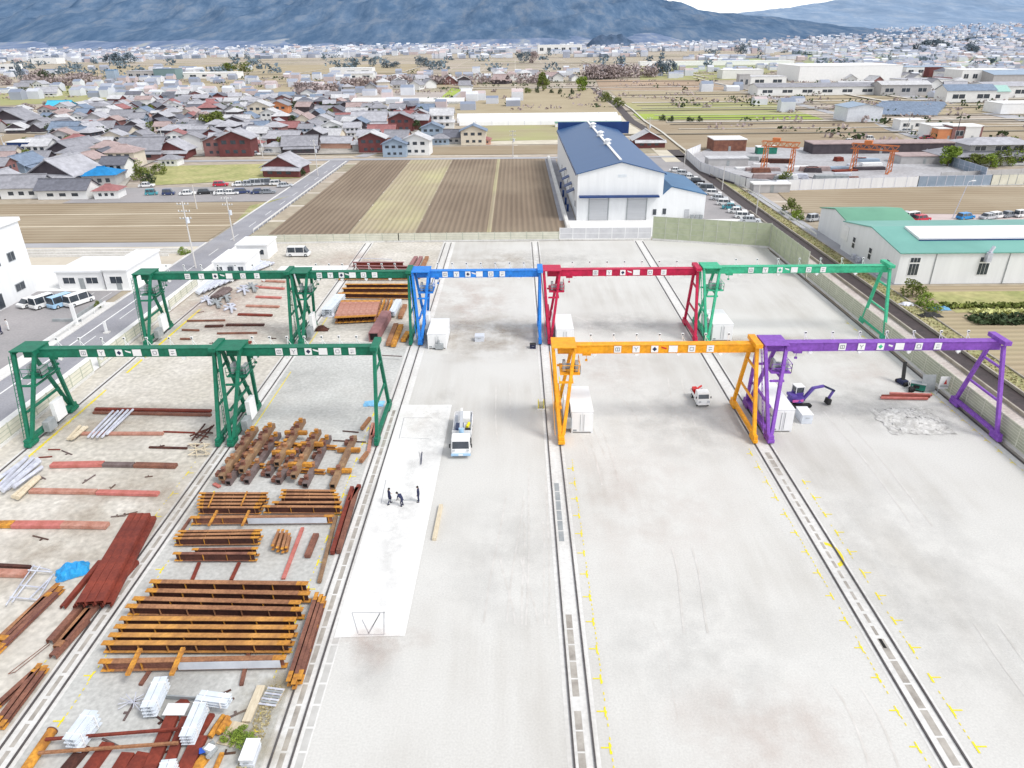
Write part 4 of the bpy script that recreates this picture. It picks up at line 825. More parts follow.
# office lot, noses toward the viewer
for k, (px, py, kd, cl, l) in enumerate([(33, 305, 'sedan', 'white', 'white saloon car, leftmost of the row beside the white office'), (46, 306, 'van', 'white', 'tall white van second from the left beside the white office'), (80, 304, 'van', 'white', 'white estate car at the right end of the office car park row'), (64, 305.5, 'van', 'paleblue', 'pale blue and white van in the office car park row')]):
    car_px(kd, cl, px, py, 245, l, 'cars parked beside the white office')
q = car_px('van', 'white', 299, 256, 180, 'white van parked alone near the back fence of the yard')
lot = 'cars in the village car park beyond the field'
for k, (px, py, kd, cl) in enumerate([(147, 187, 'sedan', 'white'), (152, 195, 'kei', 'teal'), (169, 195, 'kei', 'navy'), (188, 195, 'sedan', 'white'), (206, 194, 'wagon', 'black'), (221, 186, 'wagon', 'red'), (222, 194.5, 'sedan', 'white'), (231, 194.5, 'sedan', 'white'), (242, 193.5, 'wagon', 'navy'), (240, 186, 'sedan', 'white'), (249, 186, 'kei', 'silver'), (257, 185.5, 'van', 'silver'), (266, 185, 'van', 'grey'), (277, 185, 'wagon', 'white'), (259, 193.5, 'sedan', 'navy'), (268, 193.5, 'sedan', 'grey'), (285, 187, 'sedan', 'silver')]):
    car_px(kd, cl, px, py, 195+random.uniform(-6, 6), f'{"dark blue" if cl == "navy" else cl} {dict(sedan="saloon", kei="small hatchback", wagon="estate car", van="minivan")[kd]} in the village car park, {ordw(k+1)} counting the lot from the left', lot)
for k, (px, py, kd, cl) in enumerate([(690, 179, 'sedan', 'white'), (697, 183, 'wagon', 'black'), (701, 188, 'sedan', 'silver'), (707, 191, 'van', 'grey'), (713, 195, 'wagon', 'white'), (719, 200, 'sedan', 'silver'), (725, 205, 'wagon', 'white'), (731, 209, 'sedan', 'teal'), (737, 213, 'sedan', 'white'), (744, 218, 'wagon', 'white'), (750, 222, 'sedan', 'silver'), (676, 172, 'sedan', 'white'), (683, 175, 'wagon', 'silver')]):
    car_px(kd, cl, px, py, 168, f'{cl} {dict(sedan="saloon", wagon="estate car", van="van")[kd]} parked beside the blue-roofed warehouse, {ordw(k+1)} of the row', 'cars parked beside the warehouse')
for k, (px, py, kd, cl) in enumerate([(894, 219, 'kei', 'white'), (903, 220, 'van', 'silver'), (912, 220, 'van', 'white'), (921, 221, 'wagon', 'red'), (965, 219, 'wagon', 'blue'), (988, 219, 'sedan', 'silver'), (996, 218, 'wagon', 'white'), (1008, 217, 'sedan', 'grey'), (1020, 217, 'kei', 'white'), (813, 221, 'kei', 'silver')]):
    car_px(kd, cl, px, py, 200, f'{cl} {dict(sedan="saloon", wagon="estate car", van="van", kei="small car")[kd]} behind the green-roofed factory, {ordw(k+1)} from the left', 'cars behind the green-roofed factory')
for k, (px, py, kd, cl) in enumerate([(12, 175, 'kei', 'black'), (37, 183, 'sedan', 'black'), (255, 155, 'sedan', 'white'), (268, 153, 'wagon', 'silver'), (848, 143, 'kei', 'white'), (905, 132, 'wagon', 'silver'), (914, 134, 'sedan', 'white'), (870, 140, 'kei', 'white'), (925, 139, 'wagon', 'red'), (930, 142, 'kei', 'red'), (900, 128, 'sedan', 'silver')]):
    car_px(kd, cl, px, py, random.choice([0, 180, 155]), f'{cl} car parked by the far buildings, {ordw(k+1)} of the scattered ones', 'scattered cars among the far buildings')
def wheel_set(r, spots, rad=.38, w_=.22):
    for (x, y) in spots:
        MB().tube((x-w_/2, y, rad), (x+w_/2, y, rad), rad, rubber, 14).tube((x-w_/2-.01, y, rad), (x+w_/2+.01, y, rad), rad*.55, CP['silver'], 10).build('wheel', None, r)
# crane lorry facing the viewer
p = A(461, 459); r = empty('crane_lorry', (p.x, p.y, 0), .02, 'white flatbed crane lorry with a pale blue bumper parked on the gravel', 'lorry'); r.scale = (.93, .93, .93)
cb = MB().hexa([(-1.05, 0, .5), (1.05, 0, .5), (1.05, 1.75, .5), (-1.05, 1.75, .5), (-1.0, .35, 2.3), (1.0, .35, 2.3), (1.0, 1.7, 2.35), (-1.0, 1.7, 2.35)], white).build('cab', None, r, bevel=.06)
MB().hexa([(-.92, .12, 1.25), (.92, .12, 1.25), (.92, .16, 1.25), (-.92, .16, 1.25), (-.9, .30, 2.05), (.9, .30, 2.05), (.9, .34, 2.05), (-.9, .34, 2.05)], darkglass).build('windscreen', None, cb)
MB().box(-1.06, .5, 1.3, 1.06, 1.3, 2.0, darkglass).build('side_window', None, cb)
MB().box(-1.08, -.10, .42, 1.08, .02, .72, CP['paleblue']).build('bumper', None, r, bevel=.04); MB().box(-.25, -.12, .5, .25, -.1, .68, white).build('number_plate', None, r)
for s in (-1, 1): MB().box(s*.78-.15, -.05, 1.0, s*.78+.15, .0, 1.18, CP['silver']).build('headlight', None, cb); MB().box(s*1.2-.07, .15, 1.35, s*1.2+.07, .25, 1.8, black).bar((s*1.0, .3, 1.7), (s*1.2, .2, 1.7), .04, m=black).build('mirror', None, cb)
MB().box(-.4, 1.7, .55, .4, 8.3, .8, greymetal).build('chassis', None, r)
MB().box(-1.08, 3.0, .95, 1.08, 8.5, 1.05, galv).box(-1.1, 3.0, 1.05, -1.04, 8.5, 1.45, white).box(1.04, 3.0, 1.05, 1.1, 8.5, 1.45, white).box(-1.1, 8.44, 1.05, 1.1, 8.5, 1.45, white).box(-1.1, 3.0, 1.05, 1.1, 3.06, 1.9, white).build('cargo_bed', None, r)
MB().tube((0, 2.35, .8), (0, 2.35, 2.6), .28, CP['paleblue'], 12).bar((0, 2.35, 2.5), (-.15, 6.8, 2.2), .34, .34, CP['silver']).bar((-.15, 6.8, 2.2), (-.2, 7.9, 2.1), .24, .24, white).box(-1.1, 2.1, .6, -.7, 2.7, 1.1, black).box(.7, 2.1, .6, 1.1, 2.7, 1.1, black).build('crane_arm', None, r)
MB().box(-.8, 4.2, 1.05, .1, 5.6, 1.5, CP['navy']).box(.3, 3.6, 1.05, .9, 4.6, 1.35, black).box(-.6, 6.2, 1.05, .8, 8.0, 1.7, white).tube((.5, 5.0, 1.2), (.7, 5.9, 1.25), .18, yellow, 8).build('load', None, r)
wheel_set(r, [(-.92, .85), (.92, .85), (-.92, 6.4), (.92, 6.4), (-.92, 7.3), (.92, 7.3)])
# kei truck
p = A(703.5, 408); r = empty('small_truck', (p.x, p.y, 0), .05, 'small white pickup truck with a red crane arm at its back, near the orange crane', 'truck')
cb = MB().hexa([(-.74, 0, .35), (.74, 0, .35), (.74, 1.55, .35), (-.74, 1.55, .35), (-.68, .55, 1.75), (.68, .55, 1.75), (.68, 1.45, 1.78), (-.68, 1.45, 1.78)], white).build('cab', None, r, bevel=.06)
MB().hexa([(-.62, .27, 1.05), (.62, .27, 1.05), (.62, .32, 1.05), (-.62, .32, 1.05), (-.6, .5, 1.62), (.6, .5, 1.62), (.6, .54, 1.62), (-.6, .54, 1.62)], darkglass).build('windscreen', None, cb)
for s in (-1, 1): MB().box(s*.5-.14, -.03, .7, s*.5+.14, .05, .86, CP['silver']).build('headlight', None, cb); MB().box(s*.86-.05, .35, 1.05, s*.86+.05, .42, 1.3, black).build('mirror', None, cb)
MB().box(-.72, 1.6, .62, .72, 3.4, .7, white).box(-.74, 1.6, .7, -.70, 3.4, .98, white).box(.70, 1.6, .7, .74, 3.4, .98, white).box(-.74, 3.36, .7, .74, 3.4, .98, white).build('cargo_bed', None, r)
MB().tube((-.35, 2.1, .7), (-.35, 2.1, 1.45), .16, redp, 10).bar((-.35, 2.1, 1.45), (.45, 2.9, 1.45), .16, .16, redp).box(-.62, 2.3, .7, -.1, 3.1, 1.3, redp).build('crane_arm', None, r)
wheel_set(r, [(-.62, .6), (.62, .6), (-.62, 2.7), (.62, 2.7)], .28, .16)
# excavator
p = A(801, 405); r = empty('excavator', (p.x-.6, p.y, 0), R(8), 'dark violet mini excavator with its arm stretched to the right', 'excavator'); r.scale = (.92, .92, .92)
vio = mat('violet_paint', (.13, .08, .38), (.1, .06, .28), 1, .45); pinkp = mat('pink_paint', (.7, .15, .45), (.6, .1, .35), 1, .5)
for s in (-1, 1): MB().box(-1.3, s*.85-.22, .05, 1.3, s*.85+.22, .55).tube((-1.3, s*.85-.22, .3), (-1.3, s*.85+.22, .3), .25, n=12).tube((1.3, s*.85-.22, .3), (1.3, s*.85+.22, .3), .25, n=12).build('track', rubber, r)
MB().box(-.5, -.6, .3, .5, .6, .7, black).tube((0, 0, .6), (0, 0, .8), .5, black, 16).bar((-1.9, -1.0, .35), (-1.9, 1.0, .35), .12, .5, gcols['mint']).bar((-1.2, -.5, .35), (-1.9, -.5, .35), .12, m=vio).bar((-1.2, .5, .35), (-1.9, .5, .35), .12, m=vio).build('undercarriage', None, r)
bd = MB().tube((-.2, 0, .8), (-.2, 0, 1.35), 1.05, vio, 18, .98).box(-1.15, -.75, 1.3, -.4, .75, 1.65, vio).build('house', None, r, bevel=.05)
MB().box(-1.1, -.99, .95, .3, -.9, 1.25, pinkp).build('side_panel', None, bd)
cb = MB().box(-.3, -.05, 1.35, .7, .95, 2.5, darkglass).build('cab', None, r); MB().box(-.38, -.12, 2.5, .78, 1.02, 2.6, white).box(-.34, -.1, 1.3, .74, 1.0, 1.75, vio).build('cab_frame', None, cb)
for x in (-.33, .71):
    for y in (-.08, .96): MB().bar((x, y, 1.7), (x, y, 2.5), .07).build('cab_pillar', white, cb)
arm = MB().bar((.6, -.45, 1.1), (1.6, -.45, 2.5), .3, .42, vio, (0, 1, 0)).bar((1.5, -.45, 2.5), (3.0, -.45, 2.7), .26, .38, vio, (0, 1, 0)).bar((.9, -.45, 1.1), (1.9, -.45, 2.3), .1, .1, CP['silver']).build('boom', None, r, bevel=.03)
MB().bar((2.9, -.45, 2.75), (4.6, -.45, 1.9), .22, .28, navy, (0, 1, 0)).bar((4.5, -.45, 2.0), (4.0, -.45, .9), .22, .26, vio, (0, 1, 0)).build('stick', None, r)
MB().hexa([(3.7, -.85, .2), (4.2, -.85, .1), (4.2, -.05, .1), (3.7, -.05, .2), (3.8, -.8, .95), (4.3, -.8, .8), (4.3, -.1, .8), (3.8, -.1, .95)], black).build('bucket', None, r)
# trench compactor / generator / barrow near the fence
p = A(902, 384); r = empty('drilling_machine', (p.x, p.y, 0), .3, 'dark upright drilling machine standing near the canal fence', 'machine')
MB().box(-.4, -.5, .1, .4, .5, .6).build('base', navy, r); MB().bar((0, 0, .5), (.5, .8, 2.6), .35, .4).build('mast', black, r); MB().tube((-.35, -.6, .25), (.35, -.6, .25), .25, n=12).tube((-.35, .6, .25), (.35, .6, .25), .25, n=12).build('wheel', rubber, r)
p = A(917, 390); r = empty('generator', (p.x, p.y, 0), -.5, 'dark green generator box with white edges by the canal fence', 'generator')
r.scale = (.8, .8, .8); MB().box(-1.0, -.6, .2, 1.0, .6, 1.2).build('body', mat('deep_green', (.02, .2, .14), (.02, .14, .1), 1, .5), r, bevel=.05); MB().box(-1.03, -.63, 1.2, 1.03, .63, 1.27).build('lid', greymetal, r); MB().box(-.6, -.62, .5, .2, -.6, 1.0).build('vent', black, r); MB().box(-.9, -.5, 0, .9, .5, .2).build('skid', black, r)
p = A(911, 392); r = empty('tool_cart', (p.x, p.y, 0), 0, 'small dark tool cart left of the green generator', 'cart')
MB().box(-.25, -.3, .25, .25, .3, .6).build('tray', black, r); MB().bar((-.2, .3, .5), (-.2, .7, 1.0), .05).bar((.2, .3, .5), (.2, .7, 1.0), .05).bar((-.2, .7, 1.0), (.2, .7, 1.0), .05).build('handle', greymetal, r); MB().tube((-.3, 0, .15), (.3, 0, .15), .15, n=10).build('wheel', rubber, r)
p = A(936, 392); r = empty('sign_board', (p.x, p.y, 0), 0, 'grey sheet panel leaning on the fence beside the purple crane foot', 'panel')
MB().bar((-1.0, 0, .05), (-1.0, .5, 2.1), .04, 1.6, up=(1, 0, 0)).build('sheet', greymetal, r); MB().bar((-1.0, .5, 0), (-1.0, .5, 2.1), .06).build('prop', greymetal, r)
p = A(944, 394); r = empty('sign_board', (p.x, p.y, 0), 0, 'white notice board with a red mark on the fence by the purple crane foot', 'sign')
MB().box(-.9, 0, .7, .5, .05, 2.3).build('board', white, r); MB().box(-.9, -.01, 0, -.82, .06, .7).box(.42, -.01, 0, .5, .06, .7).build('leg', greymetal, r)
MB().poly([(-.4, -.006, 1.3), (.0, -.006, 1.3), (-.2, -.006, 1.95)]).build('warning_mark', redp, r); MB().box(-.75, -.008, .95, .35, -.003, 1.05).box(-.75, -.008, 1.13, .1, -.003, 1.2).build('text_line', greymetal, r)
p = A(541, 408); r = empty('cable_reel', (p.x, p.y, 0), 0, 'pale yellow cable reel on the track bed beside the orange crane', 'cable reel')
MB().tube((-.35, 0, .55), (-.28, 0, .55), .55, yellow, 18).tube((.28, 0, .55), (.35, 0, .55), .55, yellow, 18).build('flange', None, r); MB().tube((-.28, 0, .55), (.28, 0, .55), .3, cream, 14).build('drum', None, r); MB().box(-.5, -.5, 0, .5, .5, .1, white).build('base', None, r)
block('junction_box', 'small dark rail-end box left of the blue crane leg foot', 'box', 530, 349, .8, .7, .6, navy, black)

# ================================================================== PEOPLE
def person(label, px, py, pose, rz, top=navy, legs=navy, hat=None, z=0):
    """one skinned body: pose gives joints in metres (x right, y forward, z up)"""
    p = A(px, py, z); r = empty('person', (p.x, p.y, z), rz, label, 'person')
    J = dict(pose); E_ = [('pel', 'ch'), ('ch', 'nk'), ('nk', 'hd'), ('ch', 'sl'), ('sl', 'el'), ('el', 'hl'), ('ch', 'sr'), ('sr', 'er'), ('er', 'hr'), ('pel', 'kl'), ('kl', 'al'), ('al', 'tl'), ('pel', 'kr'), ('kr', 'ar'), ('ar', 'tr')]
    names = list(J); me = bpy.data.meshes.new('person_body'); me.from_pydata([J[k] for k in names], [(names.index(a), names.index(b)) for a, b in E_], []); me.materials.append(top)
    o = bpy.data.objects.new('body', me); COL.objects.link(o); o.parent = r
    sk = o.modifiers.new('skin', 'SKIN'); rad = dict(pel=.15, ch=.17, nk=.065, hd=.07, sl=.075, sr=.075, el=.05, er=.05, hl=.035, hr=.035, kl=.075, kr=.075, al=.05, ar=.05, tl=.045, tr=.045)
    for i, k in enumerate(names):
        v = me.skin_vertices[0].data[i]; v.radius = (rad[k], rad[k]*.85); v.use_root = (k == 'pel')
    o.modifiers.new('sub', 'SUBSURF').levels = 2; o.modifiers['sub'].render_levels = 2
    h = Vector(J['hd']); n = Vector(J['nk']); d = (h-n).normalized(); c = h+d*.09
    hd = MB()
    for i in range(8):
        t0 = math.pi*i/8; t1 = math.pi*(i+1)/8
        for j in range(12):
            a0 = 2*math.pi*j/12; a1 = 2*math.pi*(j+1)/12
            q = lambda t, a: (c.x+.078*math.sin(t)*math.cos(a), c.y+.095*math.sin(t)*math.sin(a), c.z+.12*math.cos(t))
            hd.poly([q(t0, a0), q(t1, a0), q(t1, a1), q(t0, a1)], skin)
    hd.tube(c+Vector((0, .085, -.01)), c+Vector((0, .115, -.03)), .015, skin, 6).box(c.x-.04, c.y+.082, c.z+.015, c.x-.018, c.y+.092, c.z+.03, black).box(c.x+.018, c.y+.082, c.z+.015, c.x+.04, c.y+.092, c.z+.03, black).box(c.x-.025, c.y+.078, c.z-.062, c.x+.025, c.y+.088, c.z-.052, redp)
    for s in (-1, 1): hd.box(c.x+s*.08-.01, c.y-.015, c.z-.03, c.x+s*.08+.01, c.y+.02, c.z+.03, skin)
    hd.build('head', None, r, smooth=True)
    hb = MB().tube(c+Vector((0, 0, .02)), c+Vector((0, 0, .13)), .108, hat or black, 14, .06).tube(c+Vector((0, 0, .015)), c+Vector((0, .0, .03)), .125, hat or black, 14); hb.build('helmet' if hat else 'hair', None, r)
    for k in ('l', 'r'):
        el, hh = Vector(J['e'+k]), Vector(J['h'+k]); d = (hh-el).normalized(); pm = hh+d*.05; hm = MB().bar(hh-d*.01, hh+d*.09, .075, .03, skin); sx = d.cross(Vector((0, 1, .3))).normalized()
        for f in range(4): hm.bar(hh+d*.085+sx*(.028-.018*f), hh+d*(.15+.015*(f in (1, 2)))+sx*(.03-.019*f)+Vector((0, .02, 0)), .014, .014, skin)
        hm.bar(hh+d*.02+sx*.035, hh+d*.075+sx*.065, .016, .016, skin).build('hand', None, r)
        tl = Vector(J['t'+k]); MB().box(tl.x-.05, tl.y-.18, .0, tl.x+.05, tl.y+.06, .09, black).build('shoe', None, r)
    return r
STAND = dict(pel=(0, 0, .92), ch=(0, .02, 1.32), nk=(0, .02, 1.48), hd=(0, .03, 1.56), sl=(-.2, .02, 1.4), el=(-.26, 0, 1.12), hl=(-.24, .12, .88), sr=(.2, .02, 1.4), er=(.26, 0, 1.12), hr=(.24, .12, .88), kl=(-.11, .03, .5), al=(-.12, 0, .1), tl=(-.12, .14, .05), kr=(.11, .03, .5), ar=(.12, 0, .1), tr=(.12, .14, .05))
BEND = dict(pel=(0, -.15, .88), ch=(0, .2, 1.15), nk=(0, .33, 1.22), hd=(0, .4, 1.25), sl=(-.2, .22, 1.15), el=(-.22, .3, .88), hl=(-.15, .42, .62), sr=(.2, .22, 1.15), er=(.22, .3, .88), hr=(.15, .42, .62), kl=(-.12, .03, .47), al=(-.13, -.08, .1), tl=(-.13, .06, .05), kr=(.12, .05, .47), ar=(.13, -.06, .1), tr=(.13, .08, .05))
STEP = dict(STAND, kl=(-.11, .18, .52), al=(-.12, .1, .1), tl=(-.12, .24, .05), kr=(.11, -.05, .5), ar=(.12, -.25, .13), tr=(.12, -.12, .05), hl=(-.24, .25, .98), el=(-.27, .05, 1.12))
person('dark-clothed worker standing at the left of the three on the white slab', 390, 504, STEP, R(-60))
person('worker in dark clothes bending over in the middle of the group on the white slab', 402, 506, BEND, R(60))
person('worker in dark clothes standing at the right of the group on the white slab', 419, 502, STAND, R(90))
person('person in a white top and dark trousers standing in the office car park', 9, 330, STAND, R(150), white)
person('person in dark clothes at the left edge of the office car park', 2, 334, STEP, R(160))
bundle('measuring_pole', 'long measuring pole held level between the workers on the white slab', 'pole', [((385, 500), (417, 500))], greymetal, parts='pole', r=.04, z=.6)
bundle('ranging_rod', 'thin dark rod lying upright on the white slab behind the workers', 'rod', [((421, 464), (422, 452))], navy, parts='rod', r=.05, z=.2)

# ================================================================== TREES
leafd = mat('dark_foliage', (.07, .10, .04), (.03, .05, .025), .5, .9, contrast=(.3, .7)); leafg = mat('olive_foliage', (.20, .23, .05), (.09, .12, .03), .5, .9, contrast=(.3, .7)); leafb = mat('bright_foliage', (.26, .34, .05), (.12, .19, .03), .5, .9)
twig = mat('bare_twigs', (.40, .33, .32), (.28, .23, .23), .5, .95); bark = mat('bark', (.13, .10, .08), (.08, .06, .05), 3, .9); leafblue = mat('far_conifer', (.17, .22, .25), (.11, .15, .19), .2, .95)  # far_conifer: distance haze is mixed into its bluish foliage colour
def crown_mb(n, sx, sz, leaf, seed, m):
    rnd = random.Random(seed); mb = MB(); cl = []
    for i in range(14):
        a = rnd.uniform(0, 6.28); u = rnd.uniform(-.8, .9); q = math.sqrt(1-u*u)*rnd.uniform(.45, .85); cl.append((q*math.cos(a), q*math.sin(a), u*.8, rnd.uniform(.28, .48)))
    for i in range(n):
        c = rnd.choice(cl); d = Vector((rnd.gauss(0, 1), rnd.gauss(0, 1), rnd.gauss(0, 1))).normalized()*c[3]*rnd.uniform(.6, 1.05)
        p = Vector(((c[0]+d.x)*sx, (c[1]+d.y)*sx, (c[2]+d.z)*sz)); a = Vector((rnd.gauss(0, 1), rnd.gauss(0, 1), rnd.gauss(0, .6))).normalized()*leaf; b = a.cross(Vector((rnd.gauss(0, 1), rnd.gauss(0, 1), rnd.gauss(0, 1)))).normalized()*leaf
        mb.poly([p-a, p-b*.8, p+a, p+b*.8], m)
    return mb
TP = {}
def tree(label, x, y, h, w_, m, seed=0, trunk=.3, group=None, name='tree', cat='tree', n=700):
    key = (m.name, seed % 3, n); r = empty(name, (x, y, 0), random.uniform(0, 6), label, cat, group)
    t = MB(); t.tube((0, 0, 0), (.05, 0, h*.45), h*.035, bark, 7, h*.02)
    for k in range(4):
        a = k*1.6+seed; t.tube((.05, 0, h*(.3+.05*k)), (math.cos(a)*w_*.3, math.sin(a)*w_*.3, h*(.6+.05*k)), h*.014, bark, 5, h*.006)
    t.build('trunk', None, r)
    if key not in TP:
        o = crown_mb(n, 1, 1, .09 if n > 500 else .13, seed, m).build('crown', None, r); TP[key] = o.data
    else:
        o = bpy.data.objects.new('crown', TP[key]); COL.objects.link(o); o.parent = r
    cz = h*(trunk+1)/2; o.location = (0, 0, cz); o.scale = (w_/2*.9, w_/2*.9, (h-cz)*1.05)
    return r
def tpx(label, px, py, h, w_, m, seed=0, **k): p = A(px, py); return tree(label, p.x, p.y, h, w_, m, seed, **k)
tpx('big bushy olive-green tree among the grey roofs of the village', 215, 131, 9, 13, leafg, 1, trunk=.1, n=1500)
tpx('smaller dark tree at the left side of the big bushy tree in the village', 204, 127, 7, 8, twig, 2, trunk=.1)
tpx('round olive tree left of the pair standing alone beyond the stubble field', 543, 91, 13, 11, leafg, 0, trunk=.05, n=1500)
tpx('round yellow-green tree right of the pair standing alone beyond the stubble field', 582, 91, 11, 11, leafb, 1, trunk=.05, n=1500)
tpx('bright green tree at the corner of the hipped-roof house', 947, 167, 6.5, 8, leafb, 2, trunk=.1, n=1500)
for k, (x, y, h, w_, m) in enumerate([(970, 167, 4, 7, leafg), (980, 167, 4, 6, leafg), (990, 167, 4, 7, leafb), (1000, 166, 4.5, 7, leafg), (1010, 165, 6, 8, leafb), (1020, 164, 6.5, 9, leafg), (1010, 152, 5, 7, leafg), (1028, 160, 6, 8, leafb)]):
    tpx(f'clipped green garden shrub in the hedge of the hipped-roof house, {ordw(k+1)} from the left', x, y, h, w_, m, k, trunk=0, name='shrub', cat='shrub', group='hedge of the hipped-roof house')
for k, (x, y, h, w_, m) in enumerate([(912, 296, 2.6, 4.2, leafg), (926, 306, 2.2, 3.6, leafb), (932, 312, 1.4, 3, leafb), (160, 174, 3, 6, leafg), (143, 180, 4, 7, leafg), (135, 174, 4, 7, leafg), (124, 172, 4, 8, leafb), (149, 183, 3, 5, leafd), (300, 176, 3, 5, leafd), (283, 151, 5, 6, leafg), (552, 93, 3, 5, leafd), (560, 94, 4, 4, leafd), (572, 94, 4, 4, leafd), (528, 93, 4, 7, leafg), (537, 93, 5, 4, leafd), (606, 102, 6, 8, leafg), (618, 107, 6, 9, leafg), (662, 121, 3, 4, leafd), (671, 122, 3, 4, leafd), (700, 122, 3, 4, leafd), (785, 182, 3, 5, leafg), (791, 214, 3.5, 5, leafg), (796, 219, 2.5, 4, leafb), (690, 122, 2.5, 5, leafd), (98, 308, 1.2, 1.2, leafg), (185, 254, 1.6, 2.6, leafb), (345, 104, 5, 6, leafg), (452, 100, 3, 4, leafd), (240, 115, 5, 8, leafg), (225, 112, 5, 8, leafd), (66, 178, 2.5, 4, leafg), (232, 741, .8, 1.4, leafb), (243, 734, .5, 1.0, leafb), (248, 747, .7, 1.6, leafb)]):
    tpx(f'low {"dark" if m is leafd else "green"} bush growing {"at the bottom edge by the pallet" if y > 700 else "by the canal garden" if x > 900 and y > 290 else "beside the car park road" if y > 240 else "among the fields and houses"}, {ordw(k+1)} of the single bushes', x, y, h, w_, m, k, trunk=-.3 if y < 700 else 0, name='bush', cat='bush', group='single bushes')
for k, (x, y, h, w_, m) in enumerate([(22, 82, 18, 10, leafblue), (40, 86, 16, 24, twig), (47, 86, 14, 20, leafd), (30, 86, 10, 18, twig), (75, 83, 10, 24, twig), (88, 83, 10, 26, twig), (8, 85, 9, 16, twig), (120, 63, 20, 40, leafblue), (110, 63, 17, 30, leafblue), (131, 63, 18, 30, leafblue), (230, 72, 12, 22, leafg), (245, 72, 12, 22, leafg), (373, 67, 12, 14, leafblue), (387, 68, 10, 20, leafblue), (395, 68, 9, 20, leafblue), (421, 67, 13, 16, leafblue), (428, 67, 13, 20, leafblue), (533, 63, 18, 24, twig), (524, 63, 16, 22, leafblue), (655, 76, 15, 16, leafblue), (662, 76, 17, 16, leafblue), (670, 76, 15, 16, leafblue), (302, 95, 10, 16, twig), (310, 94, 9, 20, twig), (48, 112, 6, 9, twig), (30, 113, 6, 9, twig), (940, 50, 25, 60, leafblue), (925, 50, 22, 60, leafblue), (968, 45, 25, 70, leafblue), (971, 55, 22, 36, leafblue), (610, 79, 13, 14, twig), (600, 79, 12, 14, leafblue), (740, 55, 22, 30, leafblue)]):
    tpx(f'{"bare greyish" if m is twig else "dark bluish" if m is leafblue else "green"} tree far off between the fields, {ordw(k+1)} of those seen from near to far', x, y, h, w_, m, k, trunk=-.1, group='far trees between the fields', name='far_tree')
# masses of bare trees beyond the stubble field
def wood(label, pts, n, h, m, name='woodland', leaf=1.1):
    rnd = random.Random(len(label)); mb = MB()
    for i in range(n):
        t = rnd.random(); j = min(int(t*(len(pts)-1)), len(pts)-2); a = A(*pts[j]); b = A(*pts[j+1]); p = a.lerp(b, rnd.random()); hh = h*rnd.uniform(.5, 1.1); wd = hh*.5
        for k in range(26):
            d = Vector((rnd.gauss(0, .5)*wd, rnd.gauss(0, .5)*wd+rnd.uniform(-12, 12), hh*(.15+.85*rnd.random()))); e = Vector((rnd.gauss(0, 1), rnd.gauss(0, 1), rnd.gauss(0, 1))).normalized()*leaf; f = e.cross(Vector((rnd.gauss(0, 1), rnd.gauss(0, 1), rnd.gauss(0, 1)))).normalized()*leaf
            mb.poly([p+d-e, p+d-f, p+d+e, p+d+f])
    return tag(mb.build(name, m), label, 'wood', kind='stuff')
wood('strip of bare brownish trees beyond the brown fields', [(585, 79), (600, 79), (620, 78), (655, 77)], 130, 13, twig)
wood('bare winter trees around the far farmsteads', [(345, 88), (400, 85), (450, 84), (540, 83)], 120, 8, twig)
wood('bare trees and scrub beside the far left fields', [(25, 88), (60, 86), (100, 85)], 60, 10, twig)
wood('bare orchard trees along the far village road', [(300, 98), (335, 92)], 40, 7, twig)
def veg(label, x0, x1, y0, y1, n, h, m, leaf=.3, cat='plants'):
    rnd = random.Random(n); mb = MB()
    for i in range(n):
        p = Vector((rnd.uniform(x0, x1), rnd.uniform(y0, y1), rnd.uniform(0, h))); e = Vector((rnd.gauss(0, 1), rnd.gauss(0, 1), rnd.gauss(0, .7))).normalized()*leaf; f = e.cross(Vector((rnd.gauss(0, 1), rnd.gauss(0, 1), 1))).normalized()*leaf; mb.poly([p-e, p-f, p+e, p+f])
    return tag(mb.build('vegetable_rows' if cat == 'plants' else 'weeds', m), label, cat, kind='stuff')
veg('dark green leafy vegetable rows in the canal-side garden', 68, 110, 98.5, 102, 2600, .8, leafd); veg('pale yellow-green vegetable rows in the canal-side garden', 70, 110, 102.5, 104.3, 1400, .6, mat('pale_leaf', (.62, .62, .28), (.5, .52, .2)))
veg('green rows of the canal-side garden nearest the factory', 67, 110, 105.5, 107.5, 1400, .5, leafg); veg('rough dry grass on the bank beyond the canal', 60.6, 63.2, 70, 200, 2200, .25, mat('dry_grass_blades', (.46, .40, .24), (.30, .27, .12), .5, .95), .16, 'weeds')
veg('dry weeds on the gravel by the pallet', -16.9, -15.9, 26, 34, 500, .12, mat('straw', (.48, .42, .25), (.36, .3, .16)), .09, 'weeds')
crumple('tarpaulin', 'small blue sheet lying by the garden shrubs', 'tarpaulin', 939, 309, 3.2, 1.6, .6, mat('grey_blue_sheet', (.15, .35, .55), (.1, .25, .4))); crumple('rubbish_heap', 'dark heap of rubbish on the canal bank', 'heap', 930, 316, 3.5, 1.5, .7, black, seed=3); crumple('rubbish_heap', 'pale heap of rubbish on the canal bank by the shrubs', 'heap', 906, 305, 2.5, 1.2, .5, silver, seed=6)

